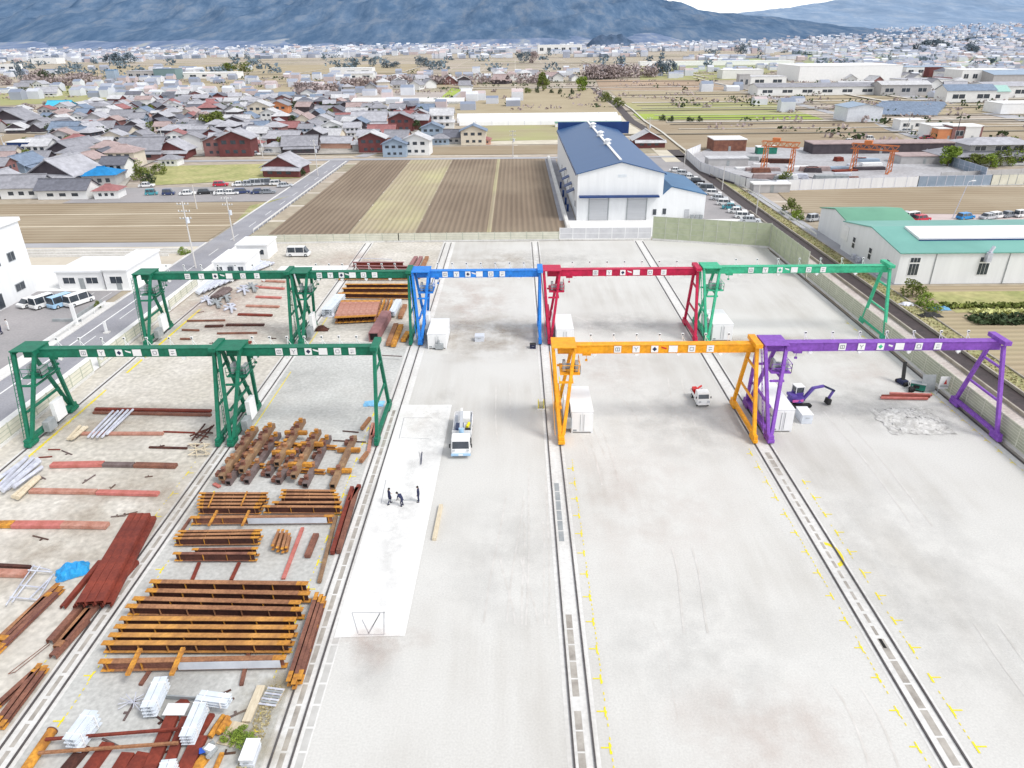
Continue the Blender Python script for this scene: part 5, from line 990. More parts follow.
# ================================================================== BUILDINGS
blueroof = mat('blue_metal_roof', (.042, .105, .24), (.035, .09, .20), .08, .45, stretch=(1, 20, 1), contrast=(.2, .8)); bluedk = mat('dark_blue_panel', (.012, .045, .17), (.01, .035, .13), .3, .5)
tealroof = mat('teal_metal_roof', (.16, .38, .33), (.13, .32, .28), .1, .5); greenroof = mat('green_metal_roof', (.14, .34, .23), (.11, .28, .19), .1, .5)
shutter = mat('grey_shutter', (.50, .51, .53), (.44, .45, .47), .5, .5, stretch=(.2, .2, 9))
def windows(par, rects, y, nrm='-y', m=darkglass, frame=white, x=0):
    for (a, z0, b, z1) in rects:
        if nrm == '-y':
            f = MB().box(a-.08, y-.05, z0-.08, b+.08, y-.004, z1+.08).build('window', frame, par)
            q = MB(); w_ = (b-a); q.box(a, y-.07, z0, a+w_*.48, y-.052, z1).box(a+w_*.52, y-.07, z0, b, y-.052, z1).build('pane', m, f)
        else:
            s = 1 if nrm == '+x' else -1; lo, hi = (x+.004, x+.05) if s > 0 else (x-.05, x-.004)
            f = MB().box(lo, a-.08, z0-.08, hi, b+.08, z1+.08).build('window', frame, par); l2, h2 = (x+.052, x+.07) if s > 0 else (x-.07, x-.052)
            w_ = b-a; MB().box(l2, a, z0, h2, a+w_*.48, z1).box(l2, a+w_*.52, z0, h2, b, z1).build('pane', m, f)
def gable(mb, x0, x1, y0, y1, ze, zr, m, axis='y', t=.18, ov=.4, xr=None):
    if axis == 'y':
        xm = (x0+x1)/2 if xr is None else xr; k = (zr-ze)/(xm-x0); k2 = (zr-ze)/(x1-xm)
        for (a, za, b, zb) in ((x0-ov, ze-ov*k, xm, zr), (xm, zr, x1+ov, ze-ov*k2)):
            mb.hexa([(a, y0-ov, za), (b, y0-ov, zb), (b, y1+ov, zb), (a, y1+ov, za), (a, y0-ov, za+t), (b, y0-ov, zb+t), (b, y1+ov, zb+t), (a, y1+ov, za+t)], m)
    else:
        ym = (y0+y1)/2 if xr is None else xr; k = (zr-ze)/(ym-y0)
        for (a, za, b, zb) in ((y0-ov, ze-ov*k, ym, zr), (ym, zr, y1+ov, ze-ov*(zr-ze)/(y1-ym))):
            mb.hexa([(x0-ov, a, za), (x1+ov, a, za), (x1+ov, b, zb), (x0-ov, b, zb), (x0-ov, a, za+t), (x1+ov, a, za+t), (x1+ov, b, zb+t), (x0-ov, b, zb+t)], m)
    return mb
def gwall(mb, x0, x1, y0, y1, ze, zr, m, axis='y', xr=None):
    mb.box(x0, y0, 0, x1, y1, ze, m)
    if axis == 'y':
        xm = (x0+x1)/2 if xr is None else xr
        for y in (y0, y1-.1): mb.hexa([(x0, y, ze), (x1, y, ze), (x1, y+.1, ze), (x0, y+.1, ze), (xm-.01, y, zr), (xm+.01, y, zr), (xm+.01, y+.1, zr), (xm-.01, y+.1, zr)], m)
    else:
        ym = (y0+y1)/2 if xr is None else xr
        for x in (x0, x1-.1): mb.hexa([(x, y0, ze), (x+.1, y0, ze), (x+.1, y1, ze), (x, y1, ze), (x, ym-.01, zr), (x+.1, ym-.01, zr), (x+.1, ym+.01, zr), (x, ym+.01, zr)], m)
    return mb
# blue-roofed warehouse
W0, W1, WY0, WY1 = 14.2, 34.0, 167.5, 252
r = empty('warehouse', (24, WY0, 0), 0, 'large white warehouse with a blue gabled roof and two grey shutters', 'warehouse')
def wb(n, mb, m=None, par=None, **k): 
    for i, v in enumerate(mb.v): mb.v[i] = (v[0]-24, v[1]-WY0, v[2])
    return mb.build(n, m, par or r, **k)
wall = wb('wall', gwall(MB(), W0, W1, WY0, WY1, 10.6, 13.1, whiteb))
rf = wb('roof', gable(MB(), W0, W1, WY0, WY1, 10.65, 13.2, blueroof, ov=.35))
wb('ridge_cap', MB().box(23.8, WY0+2, 13.36, 24.4, WY1, 13.55), white, rf)
for y in (196, 213, 235): wb('roof_ventilator', MB().tube((24.1, y, 13.5), (24.1, y, 14.5), .7, white, 12).tube((24.1, y, 14.5), (24.1, y, 14.9), 1.15, white, 14, .3).tube((24.1, y, 13.5), (24.1, y, 13.8), 1.0, white, 12), None, rf)
wb('parapet', MB().box(W0, WY1+.2, 9.5, W1+4, WY1+1.2, 13.2), bluedk)
for x0 in (17.1, 26.0):
    s = wb('shutter_door', MB().box(x0, WY0-.12, .1, x0+4.3, WY0-.01, 4.9), shutter); wb('door_frame', MB().box(x0-.2, WY0-.2, 0, x0, WY0-.01, 5.1).box(x0+4.3, WY0-.2, 0, x0+4.5, WY0-.01, 5.1), greymetal, s)
wb('canopy', MB().box(14.6, WY0-1.6, 5.5, 33.0, WY0-.05, 5.85), bluedk); wb('emblem', MB().box(23.4, WY0-.05, 9.9, 25.4, WY0-.01, 10.5), mat('faint_sign', (.66, .70, .74)))
wb('gutter', MB().box(W0-.5, WY0, 10.3, W0-.36, WY1, 10.5).box(W1+.36, WY0, 10.3, W1+.5, WY1, 10.5), bluedk)
for k, y in enumerate((176, 184, 194, 206)): wb('side_canopy', MB().hexa([(W0-1.9, y, 4.6), (W0-.02, y, 5.4), (W0-.02, y+3, 5.4), (W0-1.9, y+3, 4.6), (W0-1.9, y, 4.7), (W0-.02, y, 5.6), (W0-.02, y+3, 5.6), (W0-1.9, y+3, 4.7)]).box(W0-1.7, y+1, .0, W0-1.2, y+1.6, 1.8), bluedk)
for k, y in enumerate((172, 190, 200, 214, 225)): wb('side_window', MB().box(W0-.06, y, 2.2, W0-.01, y+1.6, 3.6), darkglass)
wb('annex_wall', gwall(MB(), 34.05, 44.2, WY0+.6, 192, 5.6, 7.4, whiteb, xr=36.0)); wb('annex_roof', gable(MB(), 34.05, 44.2, WY0+.6, 192, 5.65, 7.5, mat('annex_blue_roof', (.05, .15, .29), (.04, .12, .24), .1, .5), xr=36, ov=.2))
wb('annex_wall', MB().box(34.05, 192.3, 0, 39.5, 250, 5.3), whiteb); wb('annex_roof', MB().hexa([(34.1, 192.3, 6.4), (39.8, 192.3, 5.4), (39.8, 250, 5.4), (34.1, 250, 6.4), (34.1, 192.3, 6.55), (39.8, 192.3, 5.55), (39.8, 250, 5.55), (34.1, 250, 6.55)]), blueroof)
for x in (32.0, 34.4): wb('annex_window', MB().box(x, WY0-.1 if x < 34 else WY0+.5, 1.2, x+.8, WY0-.02 if x < 34 else WY0+.58, 2.5), darkglass)
for x in (40.8, 41.9, 42.9): wb('air_conditioner', MB().box(x, WY0-.5, .2, x+.8, WY0-.1, 1.2).tube((x+.4, WY0-.52, .7), (x+.4, WY0-.5, .7), .3, greymetal, 10), silver)
wb('side_door', MB().box(39.6, WY0+.48, .1, 40.6, WY0+.58, 2.3), shutter)
# green-roofed factory to the right
r = empty('factory', (65, 118, 0), 0, 'long white factory with a teal green metal roof beyond the canal', 'factory')
def fb(n, mb, m=None, par=None, **k):
    for i, v in enumerate(mb.v): mb.v[i] = (v[0]-65, v[1]-118, v[2])
    return mb.build(n, m, par or r, **k)
gy0, gy1 = 118.2, 141
fb('wall', gwall(MB(), 65.2, 150, gy0, gy1, 5.4, 7.0, whiteb, 'x')); fb('roof', gable(MB(), 65.2, 150, gy0, gy1, 5.45, 7.1, tealroof, 'x', ov=.3))
fb('skylight_ridge', MB().hexa([(70.5, 123.2, 5.8), (150, 123.2, 5.8), (150, 128.8, 5.8), (70.5, 128.8, 5.8), (70.5, 123.2, 6.75), (150, 123.2, 6.75), (150, 128.8, 7.5), (70.5, 128.8, 7.5)]), white); fb('ridge_painted_shade', MB().box(70.4, 122.9, 6.0, 150, 123.15, 6.5), bluedk)  # solid dark strip paints the shade at the foot of the skylight ridge
def fwin(x, z0, z1, y, w_=1.7):
    f = fb('window', MB().box(x-.08, y-.06, z0-.08, x+w_+.08, y-.01, z1+.08), white); q = MB(); 
    for i in range(3):
        for j in range(2): q.box(x+w_*i/3+.04, y-.09, z0+(z1-z0)*(.0 if j == 0 else .72)+.04, x+w_*(i+1)/3-.04, y-.062, z0+(z1-z0)*(.66 if j == 0 else 1)-.03)
    fb('pane', q, darkglass, f)
fwin(67.0, 1.6, 4.7, gy0); fwin(78.8, 1.6, 4.7, gy0, 1.8); fwin(92, 1.6, 4.7, gy0)
fb('window_hood', MB().box(79.4, gy0-.9, 4.0, 80.2, gy0-.1, 5.6).bar((79.8, gy0-.5, 5.6), (80.4, gy0-.3, 6.6), .4), silver)
fb('drainpipe', MB().box(71.2, gy0-.12, 0, 71.32, gy0-.01, 5.5).box(83.6, gy0-.12, 0, 83.72, gy0-.01, 5.5), greymetal)
for y, z0, z1 in ((121, 1.2, 3.4), (128, 1.4, 3.6), (135, 1.6, 3.8)): 
    f = fb('end_window', MB().box(65.14, y, z0, 65.19, y+1.2, z1), white); fb('pane', MB().box(65.1, y+.1, z0+.1, 65.13, y+1.1, z0+(z1-z0)*.45).box(65.1, y+.1, z0+(z1-z0)*.55, 65.13, y+1.1, z1-.1), darkglass, f)
fb('sign_panel', MB().box(65.1, 138.6, 2.2, 65.19, 141.6, 5.0).box(65.06, 139.3, 2.9, 65.09, 140.9, 3.2, white).box(65.06, 139.3, 3.9, 65.09, 140.9, 4.2, white).box(65.06, 139.3, 3.2, 65.09, 139.6, 3.9, white), mat('blue_sign', (.10, .22, .48), (.08, .18, .4)))
for y in (123, 126, 131, 133): fb('air_conditioner', MB().box(64.3, y, .1, 64.9, y+.9, 1.0), silver)
fb('annex_wall', gwall(MB(), 66.4, 79.5, 141.3, 156, 4.9, 6.2, whiteb, 'x')); fb('annex_roof', gable(MB(), 66.4, 79.5, 141.3, 156, 4.95, 6.3, greenroof, 'x', ov=.3))
# white office at the left edge
r = empty('office_building', (-84.2, 112, 0), 0, 'tall plain white office building cut off by the left edge', 'office building')
def place(mb, o):
    for i, v in enumerate(mb.v): mb.v[i] = (v[0]-o[0], v[1]-o[1], v[2])
    return mb
oo = (-84.2, 112); place(MB().box(-104, 86, 0, -83.4, 118.5, 12.2), oo).build('wall', whiteb, r); place(MB().box(-104.3, 85.8, 12.2, -83.1, 118.8, 12.8), oo).build('parapet', white, r)
for (a, b, z0, z1) in ((113.0, 115.4, 1.5, 2.8), (106.5, 109.5, .2, 2.6), (113.4, 115.2, 6.5, 8.0), (109.5, 111.4, 6.5, 8.0), (101, 104, 1.4, 2.8), (101, 104, 6.5, 8.0), (94, 97, 6.5, 8), (94, 97, 1.5, 2.8)):
    f = place(MB().box(-83.39, a, z0, -83.33, b, z1), oo).build('window' if z0 > .5 else 'entrance_door', greymetal, r); m_ = (a+b)/2; place(MB().box(-83.32, a+.1, z0+.1, -83.3, m_-.06, z1-.1).box(-83.32, m_+.06, z0+.1, -83.3, b-.1, z1-.1), oo).build('pane', darkglass, f)
def simple_building(name, label, cat, x0, y0, x1, y1, h, wm, rm, roof='flat', zr=1.6, wins=0, axis='x', group=None, door=True):
    r = empty(name, (x0, y0, 0), 0, label, cat, group); L = x1-x0; D = y1-y0
    if roof == 'flat':
        MB().box(0, 0, 0, L, D, h, wm).build('wall', None, r); MB().box(-.2, -.2, h, L+.2, D+.2, h+.3, rm).build('roof', None, r)
    elif roof == 'hip':
        MB().box(0, 0, 0, L, D, h, wm).build('wall', None, r); k = min(L, D)/2*.8; o = .7
        MB().hexa([(-o, -o, h), (L+o, -o, h), (L+o, D+o, h), (-o, D+o, h), (k, D/2-.1, h+zr), (L-k, D/2-.1, h+zr), (L-k, D/2+.1, h+zr), (k, D/2+.1, h+zr)], rm).build('roof', None, r)
    else:
        gwall(MB(), 0, L, 0, D, h, h+zr, wm, axis).build('wall', None, r); gable(MB(), 0, L, 0, D, h+.02, h+zr+.05, rm, axis, ov=.5).build('roof', None, r)
    if wins:
        s = L/wins
        for i in range(wins): windows(r, [(s*i+s*.25, h*.35, s*i+s*.75, h*.7)], 0)
    if door: MB().box(L*.46, -.06, .05, L*.46+.9, -.01, 2.0).build('door', greymetal, r)
    return r
simple_building('office_shed', 'small white flat-roofed shed beside the office car park', 'shed', -80, 119, -72, 128, 3.0, white, whiteb, wins=2)
simple_building('office_shed', 'white flat-roofed building with a tall end by the road behind the office car park', 'shed', -71.5, 118.5, -67.4, 131, 3.4, white, white, wins=1)
simple_building('site_office', 'white site office by the road behind the back green crane', 'site office', -55.3, 126, -49.5, 134, 2.5, white, white, wins=3)
simple_building('site_office', 'second white site cabin against the back fence', 'site office', -55, 137, -49, 143, 2.7, white, white, wins=2)
simple_building('site_hut', 'long pale prefabricated hut behind the steel bundles', 'hut', -43, 124, -31, 126.5, 1.3, galv, white, wins=0, door=False)
# far greenhouse tunnels
def tunnel(label, x0, y0, x1, y1, h, m):
    r = empty('polytunnel', (x0, y0, 0), 0, label, 'polytunnel'); mb = MB(); D = y1-y0; n = 8; pts = [(D/2-D/2*math.cos(math.pi*i/n), h*math.sin(math.pi*i/n)**.6) for i in range(n+1)]
    for a, b in zip(pts, pts[1:]): mb.poly([(0, a[0], a[1]), (x1-x0, a[0], a[1]), (x1-x0, b[0], b[1]), (0, b[0], b[1])][::-1])
    mb.poly([(0, p[0], p[1]) for p in pts]); mb.poly([(x1-x0, p[0], p[1]) for p in pts][::-1]); mb.build('cover', m, r)
    rb = MB()
    for i in range(0, int(x1-x0), 8):
        for a, b in zip(pts, pts[1:]): rb.bar((i, a[0], a[1]+.03), (i, b[0], b[1]+.03), .15)
    rb.build('hoop', silver, r); return r
p = A(460, 125); q = A(622, 125); tunnel('long white plastic tunnel behind the blue-roofed warehouse', p.x, 370, q.x, 380, 3.5, white)
tunnel('second long white tunnel just behind the first one', p.x-2, 383, q.x, 393, 4, white); r = simple_building('shed_row', 'low green-roofed shed row in front of the white tunnels', 'shed', 19, 360, 51, 364, 1.8, white, greenroof, wins=0)
for k in range(9):
    p = A(352+k*12, 103.5); simple_building('polytunnel', f'small white plastic tunnel by the grey paddies, {ordw(k+1)} from the left', 'polytunnel', p.x, p.y, p.x+10, p.y+20, 1.2, white, white, 'gable', 1.4, group='small white tunnels by the paddies', door=False)
redwall = mat('dark_red_wall', (.165, .055, .055), (.12, .04, .04), .5, .85); brownwall = mat('brown_wall', (.26, .13, .125), (.2, .1, .095), .4, .85); darkwall = mat('blackened_wall', (.09, .075, .085), (.06, .05, .06), .5, .85); creamwall = mat('cream_wall', (.66, .60, .50), (.58, .52, .43), .3, .85); pinkwall = mat('salmon_wall', (.60, .35, .27), (.5, .29, .22), .4, .85); bluewall = mat('blue_grey_wall', (.32, .40, .50), (.27, .34, .43), .4, .8); orangewall = mat('orange_wall', (.62, .26, .12), (.5, .2, .1), .4, .8)
def roofmat(n, c): return mat(n, c, tuple(x*.74 for x in c), .9, .8, sc2=.25, amt2=.15)
tile = roofmat('grey_tiles', (.32, .32, .355)); tile2 = roofmat('pale_grey_tiles', (.46, .46, .50)); tile3 = roofmat('dark_grey_tiles', (.17, .175, .21)); tile4 = roofmat('brown_tiles', (.44, .34, .33)); tile5 = roofmat('light_metal_roof', (.60, .60, .62)); tiler = roofmat('red_metal_roof', (.36, .16, .16)); tileb = roofmat('bright_blue_roof', (.02, .24, .55)); tilebg = roofmat('blue_grey_roof', (.22, .28, .38))
wallw = mat('white_plaster', (.74, .74, .73), (.67, .67, .67), .4, .8); wallg = mat('grey_plaster', (.44, .43, .43), (.37, .36, .36), .4, .85)
WN = {wallw.name: 'white', creamwall.name: 'cream', redwall.name: 'dark red', brownwall.name: 'brown', darkwall.name: 'blackened timber', pinkwall.name: 'salmon', bluewall.name: 'blue-grey', wallg.name: 'grey', orangewall.name: 'orange'}
RN = {tile.name: 'grey tiled', tile2.name: 'pale grey tiled', tile3.name: 'dark tiled', tile4.name: 'brown tiled', tile5.name: 'light metal', tiler.name: 'red metal', tileb.name: 'bright blue', tilebg.name: 'blue-grey'}
HP = {}
def setm(o, mats):
    for i, m in enumerate(mats): o.material_slots[i].link = 'OBJECT'; o.material_slots[i].material = m
HK = [(11, 8, 3.2, 2.4, 'x', 0), (9, 8, 5.2, 2.0, 'x', 1), (12, 9, 3.0, 3.0, 'y', 1), (10, 7, 5.4, 2.0, 'y', 0), (14, 9, 3.4, 3.0, 'x', 1), (8, 7, 2.8, 1.6, 'hip', 0), (11, 9, 5.6, 2.4, 'hip', 1), (16, 8, 3.2, 2.4, 'x', 0)]
def house(label, x, y, kind, wm, rm, rz=0, sc=1, group=None, simple=False, name='house'):
    L, D, h, zr, ax, low = HK[kind]; r = empty(name, (x, y, 0), rz, label, 'house', group); r.scale = (sc, sc, sc)
    if kind not in HP:
        x0, x1, y0, y1 = -L/2, L/2, -D/2, D/2; parts = []
        if ax == 'hip':
            o1 = MB().box(x0, y0, 0, x1, y1, h).build('wall', wm, r); k = D/2*.85; o_ = .7
            o2 = MB().hexa([(x0-o_, y0-o_, h), (x1+o_, y0-o_, h), (x1+o_, y1+o_, h), (x0-o_, y1+o_, h), (x0+k, -.1, h+zr), (x1-k, -.1, h+zr), (x1-k, .1, h+zr), (x0+k, .1, h+zr)]).box(x0+k, -.2, h+zr-.05, x1-k, .2, h+zr+.22).build('roof', rm, r)
        else:
            w_ = MB(); gwall(w_, x0, x1, y0, y1, h, h+zr, None, ax); w_.mats = []; o1 = w_.build('wall', wm, r)
            g_ = MB(); gable(g_, x0, x1, y0, y1, h+.02, h+zr+.06, None, ax, t=.22, ov=.7)
            if ax == 'x': g_.box(x0-.75, -.22, h+zr+.2, x1+.75, .22, h+zr+.5)
            else: g_.box(-.22, y0-.75, h+zr+.2, .22, y1+.75, h+zr+.5)
            o2 = g_.build('roof', rm, r)
        parts = [o1, o2]
        if low:
            z = h*.55 if h > 4.5 else 2.5; o3 = MB().hexa([(x0+.4, y0-2.3, z-.5), (x1+1.2, y0-2.3, z-.5), (x1+1.2, y0, z+.35), (x0+.4, y0, z+.35), (x0+.4, y0-2.3, z-.35), (x1+1.2, y0-2.3, z-.35), (x1+1.2, y0, z+.5), (x0+.4, y0, z+.5)]).build('lower_roof', rm, r)
            o4 = MB().box(x0+1, y0-1.7, 0, x1+.6, y0-.01, z-.35).build('wall', wm, r); parts += [o4, o3]
        yy = y0-1.72 if low else y0
        for i in range(3): a = x0+L*(.2+.25*i); parts.append(MB().box(a, yy-.03, 1.0, a+L*.13, yy-.005, 2.0).build('window', darkglass, r))
        if h > 4.5:
            for i in range(3): a = x0+L*(.12+.28*i); parts.append(MB().box(a, y0-.03, h-1.7, a+L*.16, y0-.005, h-.6).build('window', darkglass, r))
        HP[kind] = [(o.name.split('.')[0], o.data) for o in parts]
        for o in parts:
            if o.name.startswith('window'): continue
            setm(o, [rm if 'roof' in o.name else wm])
    else:
        for nme, dt in HP[kind]:
            o = bpy.data.objects.new(nme, dt); COL.objects.link(o); o.parent = r
            if nme != 'window': setm(o, [rm if 'roof' in nme else wm])
    return r
HCOUNT = 0
def hpx(label, px, py, kind, wm, rm, rz=0, sc=1, name='house'):
    p = A(px, py); OCC.append((p.x, p.y)); return house(label, p.x, p.y, kind, wm, rm, R(rz), sc, name=name)
OCC = []
spec = [('large traditional house with pale tiled roof above a black gable at the field edge', 70, 184, 2, darkwall, tile2, -14, 1.3), ('low annex with a dark tiled roof in front of the large traditional house', 70, 197, 7, wallw, tile3, 0, .85), ('low grey-roofed outbuilding left of the big traditional house', 30, 196, 0, wallw, tile, 4, 1),
 ('small house with a bright blue metal roof', 105, 184, 5, wallg, tileb, 10, 1.15), ('small white shed with a faded red roof at the end of the car park', 111, 197, 5, wallw, tiler, 6, .8), ('house at the left edge with a pale gabled roof', 4, 193, 2, wallg, tile2, 0, 1), ('black-gabled house with dark tiles behind the blue-roofed one', 75, 160, 2, darkwall, tile, -12, 1.15),
 ('modern white house beside a navy blue block', 45, 158, 1, wallw, tile5, 0, .95), ('dark red gabled barn, left of the three facing the narrow canal', 176, 157, 2, redwall, tile2, 0, 1), ('dark red gabled barn, middle of the three facing the narrow canal', 222, 155, 3, brownwall, tile, 0, 1), ('dark red gabled barn, right of the three facing the narrow canal', 240, 155, 3, redwall, tile2, 0, 1.2),
 ('red-walled house with a pale roof standing alone by the car park', 287, 174, 2, redwall, tile2, -6, 1.0), ('dark gabled house with grey tiles left of the utility pole', 302, 152, 4, darkwall, tile, 6, .9), ('cream gabled house in the village', 172, 165, 5, wallw, tile, 0, .8),
 ('dark red barn with a light roof at the bend of the lane', 374, 152, 3, redwall, tile5, 0, 1), ('blue-grey arched shed beside the white house by the lane', 396, 156, 3, bluewall, tilebg, 0, .85), ('white house with a light roof at the lane corner', 418, 154, 3, wallw, tile5, -4, 1), ('white house with two storeys above the lane', 443, 127, 1, wallw, tile5, 0, 1.15),
 ('blue-grey house behind the white one', 433, 139, 3, bluewall, tilebg, 0, .9), ('small house with pale blue gable by the lane', 441, 144, 5, bluewall, tile, 0, .9), ('dark tiled house right of the pale blue gable', 457, 143, 0, wallg, tile3, 0, .9), ('tall salmon house with a blue-grey roof', 474, 144, 3, creamwall, tilebg, 0, 1.0), ('low salmon outhouse right of the tall salmon house', 484, 144, 5, pinkwall, tiler, 0, .7),
 ('salmon apartment block with a grey roof in the village', 371, 128, 4, pinkwall, tile2, 0, 1.15), ('pink house with red roof in front of the salmon block', 383, 139, 0, pinkwall, tiler, 0, 1), ('dark maroon house right of the salmon block', 402, 131, 3, redwall, tile, 0, 1.1), ('cream house with pale roof at the bottom of the village', 128, 166, 6, creamwall, tile4, 0, .9), ('cream house by the small slope', 112, 160, 6, creamwall, tile4, 0, .85),
 ('grey tiled house at the lane with a long wall', 147, 158, 4, brownwall, tile, 0, 1.1), ('house with blue-green roof at the far left of the village', 63, 113, 0, wallw, mat('cyan_roof', (.08, .5, .7), (.06, .4, .58)), 0, 1.2), ('grey gabled house over the field at the left edge', 18, 128, 2, darkwall, tile, 0, 1.5), ('orange-walled house in the village', 281, 116, 3, orangewall, tile, 0, 1.1), ('cream gabled house in the upper village', 262, 118, 3, creamwall, tile5, 0, 1.2)]
for s in spec: hpx(*s)
r = simple_building('navy_block_house', 'navy blue faced block attached to the modern white house', 'house', A(18, 158).x, A(18, 158).y-4, A(38, 158).x, A(18, 158).y+4, 6.0, bluedk, wallw, wins=0)
hpx('dark red barn beside the bend of the canal behind the warehouse', 646, 146, 2, redwall, tile5, 0, .95, 'barn')
# village rows
def inpoly(x, y, P):
    c = False; j = len(P)-1
    for i in range(len(P)):
        if (P[i][1] > y) != (P[j][1] > y) and x < (P[j][0]-P[i][0])*(y-P[i][1])/(P[j][1]-P[i][1])+P[i][0]: c = not c
        j = i
    return c
vil = [A(*q) for q in [(-40, 118), (60, 116), (120, 102), (200, 98), (260, 100), (330, 99), (365, 108), (425, 112), (430, 125), (416, 140), (420, 152), (345, 152), (330, 148), (300, 153), (245, 152), (165, 154), (140, 166), (118, 178), (100, 184), (60, 172), (-40, 190)]]
vil = [(p.x, p.y) for p in vil]; hole = [(p.x, p.y) for p in [A(*q) for q in [(-40, 153), (46, 153), (46, 133), (-40, 133)]]]
rnd = random.Random(5); rows = {}
y = 195; row = 0
WC = [wallw]*5+[creamwall]*2+[redwall]*3+[brownwall]*2+[darkwall]*4+[pinkwall]+[wallg]*3+[bluewall]; RC = [tile]*5+[tile2]*6+[tile3]*3+[tile4]*2+[tile5]*3+[tiler]+[tilebg]*2
VS = []
while y < 570:
    x = -340+rnd.uniform(0, 10); row += 1; k = 0
    while x < 10:
        xx = x+rnd.uniform(-2, 2); yy = y+rnd.uniform(-3, 3)
        if inpoly(xx, yy, vil) and not inpoly(xx, yy, hole) and all((xx-a)**2+(yy-b)**2 > 95 for a, b in OCC) and rnd.random() < .93:
            wm = rnd.choice(WC); rm = rnd.choice(RC)
            if HCOUNT >= 226: VS.append((xx, yy, wm, rm)); OCC.append((xx, yy)); x += 11.5; continue
            k += 1; HCOUNT += 1
            house(f'{WN[wm.name]} house, {RN[rm.name]} roof, {ordw(k)} from left in {ordw(row)} row of the village', xx, yy, rnd.choice([0, 1, 2, 2, 2, 3, 3, 4, 5, 6, 7]), wm, rm, R(rnd.choice([0, 0, 0, 90, 180])+rnd.uniform(-14, 14)), rnd.uniform(.68, .92), 'houses of the village')
            OCC.append((xx, yy))
        x += 11.5
    y += 12.6
vb = MB()
for (x, y, wm, rm) in VS:                     # the last rows of the village, too many to single out
    L = rnd.uniform(7, 11); D = rnd.uniform(5, 7.5); h = rnd.choice([2.8, 3.2, 4.8]); zr = 1.8; g = MB(); ax = rnd.choice(['x', 'x', 'y'])
    gwall(g, -L/2, L/2, -D/2, D/2, h, h+zr, wm, ax); gable(g, -L/2, L/2, -D/2, D/2, h+.02, h+zr+.06, rm, ax, t=.2, ov=.5); c = math.cos(.25*(rnd.random()-.5)*2); sn = math.sqrt(1-c*c)*rnd.choice([-1, 1]); n0 = len(vb.v)
    vb.v += [(x+p[0]*c-p[1]*sn, y+p[0]*sn+p[1]*c, p[2]) for p in g.v]
    for f_, m_ in zip(g.f, g.m): vb.f.append(tuple(n0+i for i in f_)); vb.m.append(vb.mi(g.mats[m_]))
tag(vb.build('village_outskirts'), 'close-packed small houses along the far side of the village', 'houses', kind='stuff')
patch('village_ground', [(-40, 150), (46, 150), (46, 134), (-40, 132), (-40, 118), (60, 116), (120, 102), (200, 98), (330, 99), (425, 112), (430, 140), (420, 153), (300, 155), (165, 157), (140, 168), (118, 196), (-40, 199)], .0, mat('village_earth', (.46, .43, .39), (.33, .31, .28), .15, .95, sc2=1, amt2=.2))
SC = 0
for i in range(260):
    a, b = rnd.choice(OCC[8:]); x = a+rnd.choice([-8, 8, 0])+rnd.uniform(-1, 1); y = b+rnd.choice([-8, 8])+rnd.uniform(-1, 1)
    if SC < 90 and inpoly(x, y, vil) and not inpoly(x, y, hole):
        SC += 1; wm = rnd.choice([wallg, creamwall, brownwall, wallw, darkwall]); rm = rnd.choice([tile2, tile5, tile, tiler, tilebg, tile3])
        simple_building('garden_shed', f'small {WN[wm.name]} shed, {RN[rm.name]} roof, {ordw(SC)} of the sheds among the village houses', 'shed', x, y, x+rnd.uniform(3, 5), y+rnd.uniform(2.5, 4), rnd.uniform(2, 2.6), wm, rm, 'gable', .8, group='small sheds among the village houses')
for i in range(110):                         # garden trees tucked between the houses
    a, b = rnd.choice(OCC[10:]); x = a+rnd.choice([-7, 7])+rnd.uniform(-1, 1); y = b+rnd.uniform(-6, 6)
    if inpoly(x, y, vil): tree(f'{"dark" if i % 3 else "olive"} garden tree between the village houses, {ordw(i+1)} of the small garden trees', x, y, rnd.uniform(3, 5.5), rnd.uniform(3.5, 7), leafd if i % 3 else leafg, i, trunk=0, group='small garden trees of the village', n=300)

# ================================================================== RIGHT HAND SIDE BEYOND THE CANAL
# white hoarding round the contractor's yard
whf = mat('white_hoarding', (.74, .74, .75), (.66, .66, .68), .4, .6, stretch=(3, 3, .2)); bghoard = mat('blue_grey_hoarding', (.22, .28, .36), (.28, .34, .42), .5, .6)
hd = [tuple(A(*q).xy) for q in [(700, 152), (686, 158), (700, 171), (745, 188), (775, 191)]]
fence('curving white hoarding of the contractor\'s yard beside the canal', hd, 2.8, 3.2, whf, 1, .1, 'hoarding', silver, 'hoarding')
fence('straight white hoarding of the contractor\'s yard above the field', [tuple(A(775, 191).xy), tuple(A(917, 187).xy)], 3.0, 3.2, whf, 1, .1, 'hoarding', silver, 'hoarding')
fence('blue-grey hoarding right of the white one above the field', [tuple(A(917, 187).xy), tuple(A(990, 185.5).xy)], 3.0, 2.4, bghoard, 1, .1, 'hoarding', silver, 'hoarding')
fence('cream and grey hoarding at the right edge above the field', [tuple(A(990, 185.5).xy), tuple(A(1040, 184.5).xy)], 3.0, 2.4, cream, 1, .1, 'hoarding', greymetal, 'hoarding')
patch('yard', [(690, 157), (712, 148), (850, 148), (925, 160), (985, 178), (1030, 183), (917, 186), (775, 190), (748, 186), (703, 171)], .03, mat('works_yard', (.46, .46, .48), (.36, .35, .36), .08, .9, sc2=1.2, amt2=.2))
fence('dark hoarding along the road side of the contractor\'s yard', [tuple(A(925, 158).xy), tuple(A(985, 178).xy)], 3.0, 3, bghoard, 2, .1, 'hoarding', silver, 'hoarding')
oc = mat('faded_orange_paint', (.60, .20, .07), (.46, .14, .05), .6, .7)
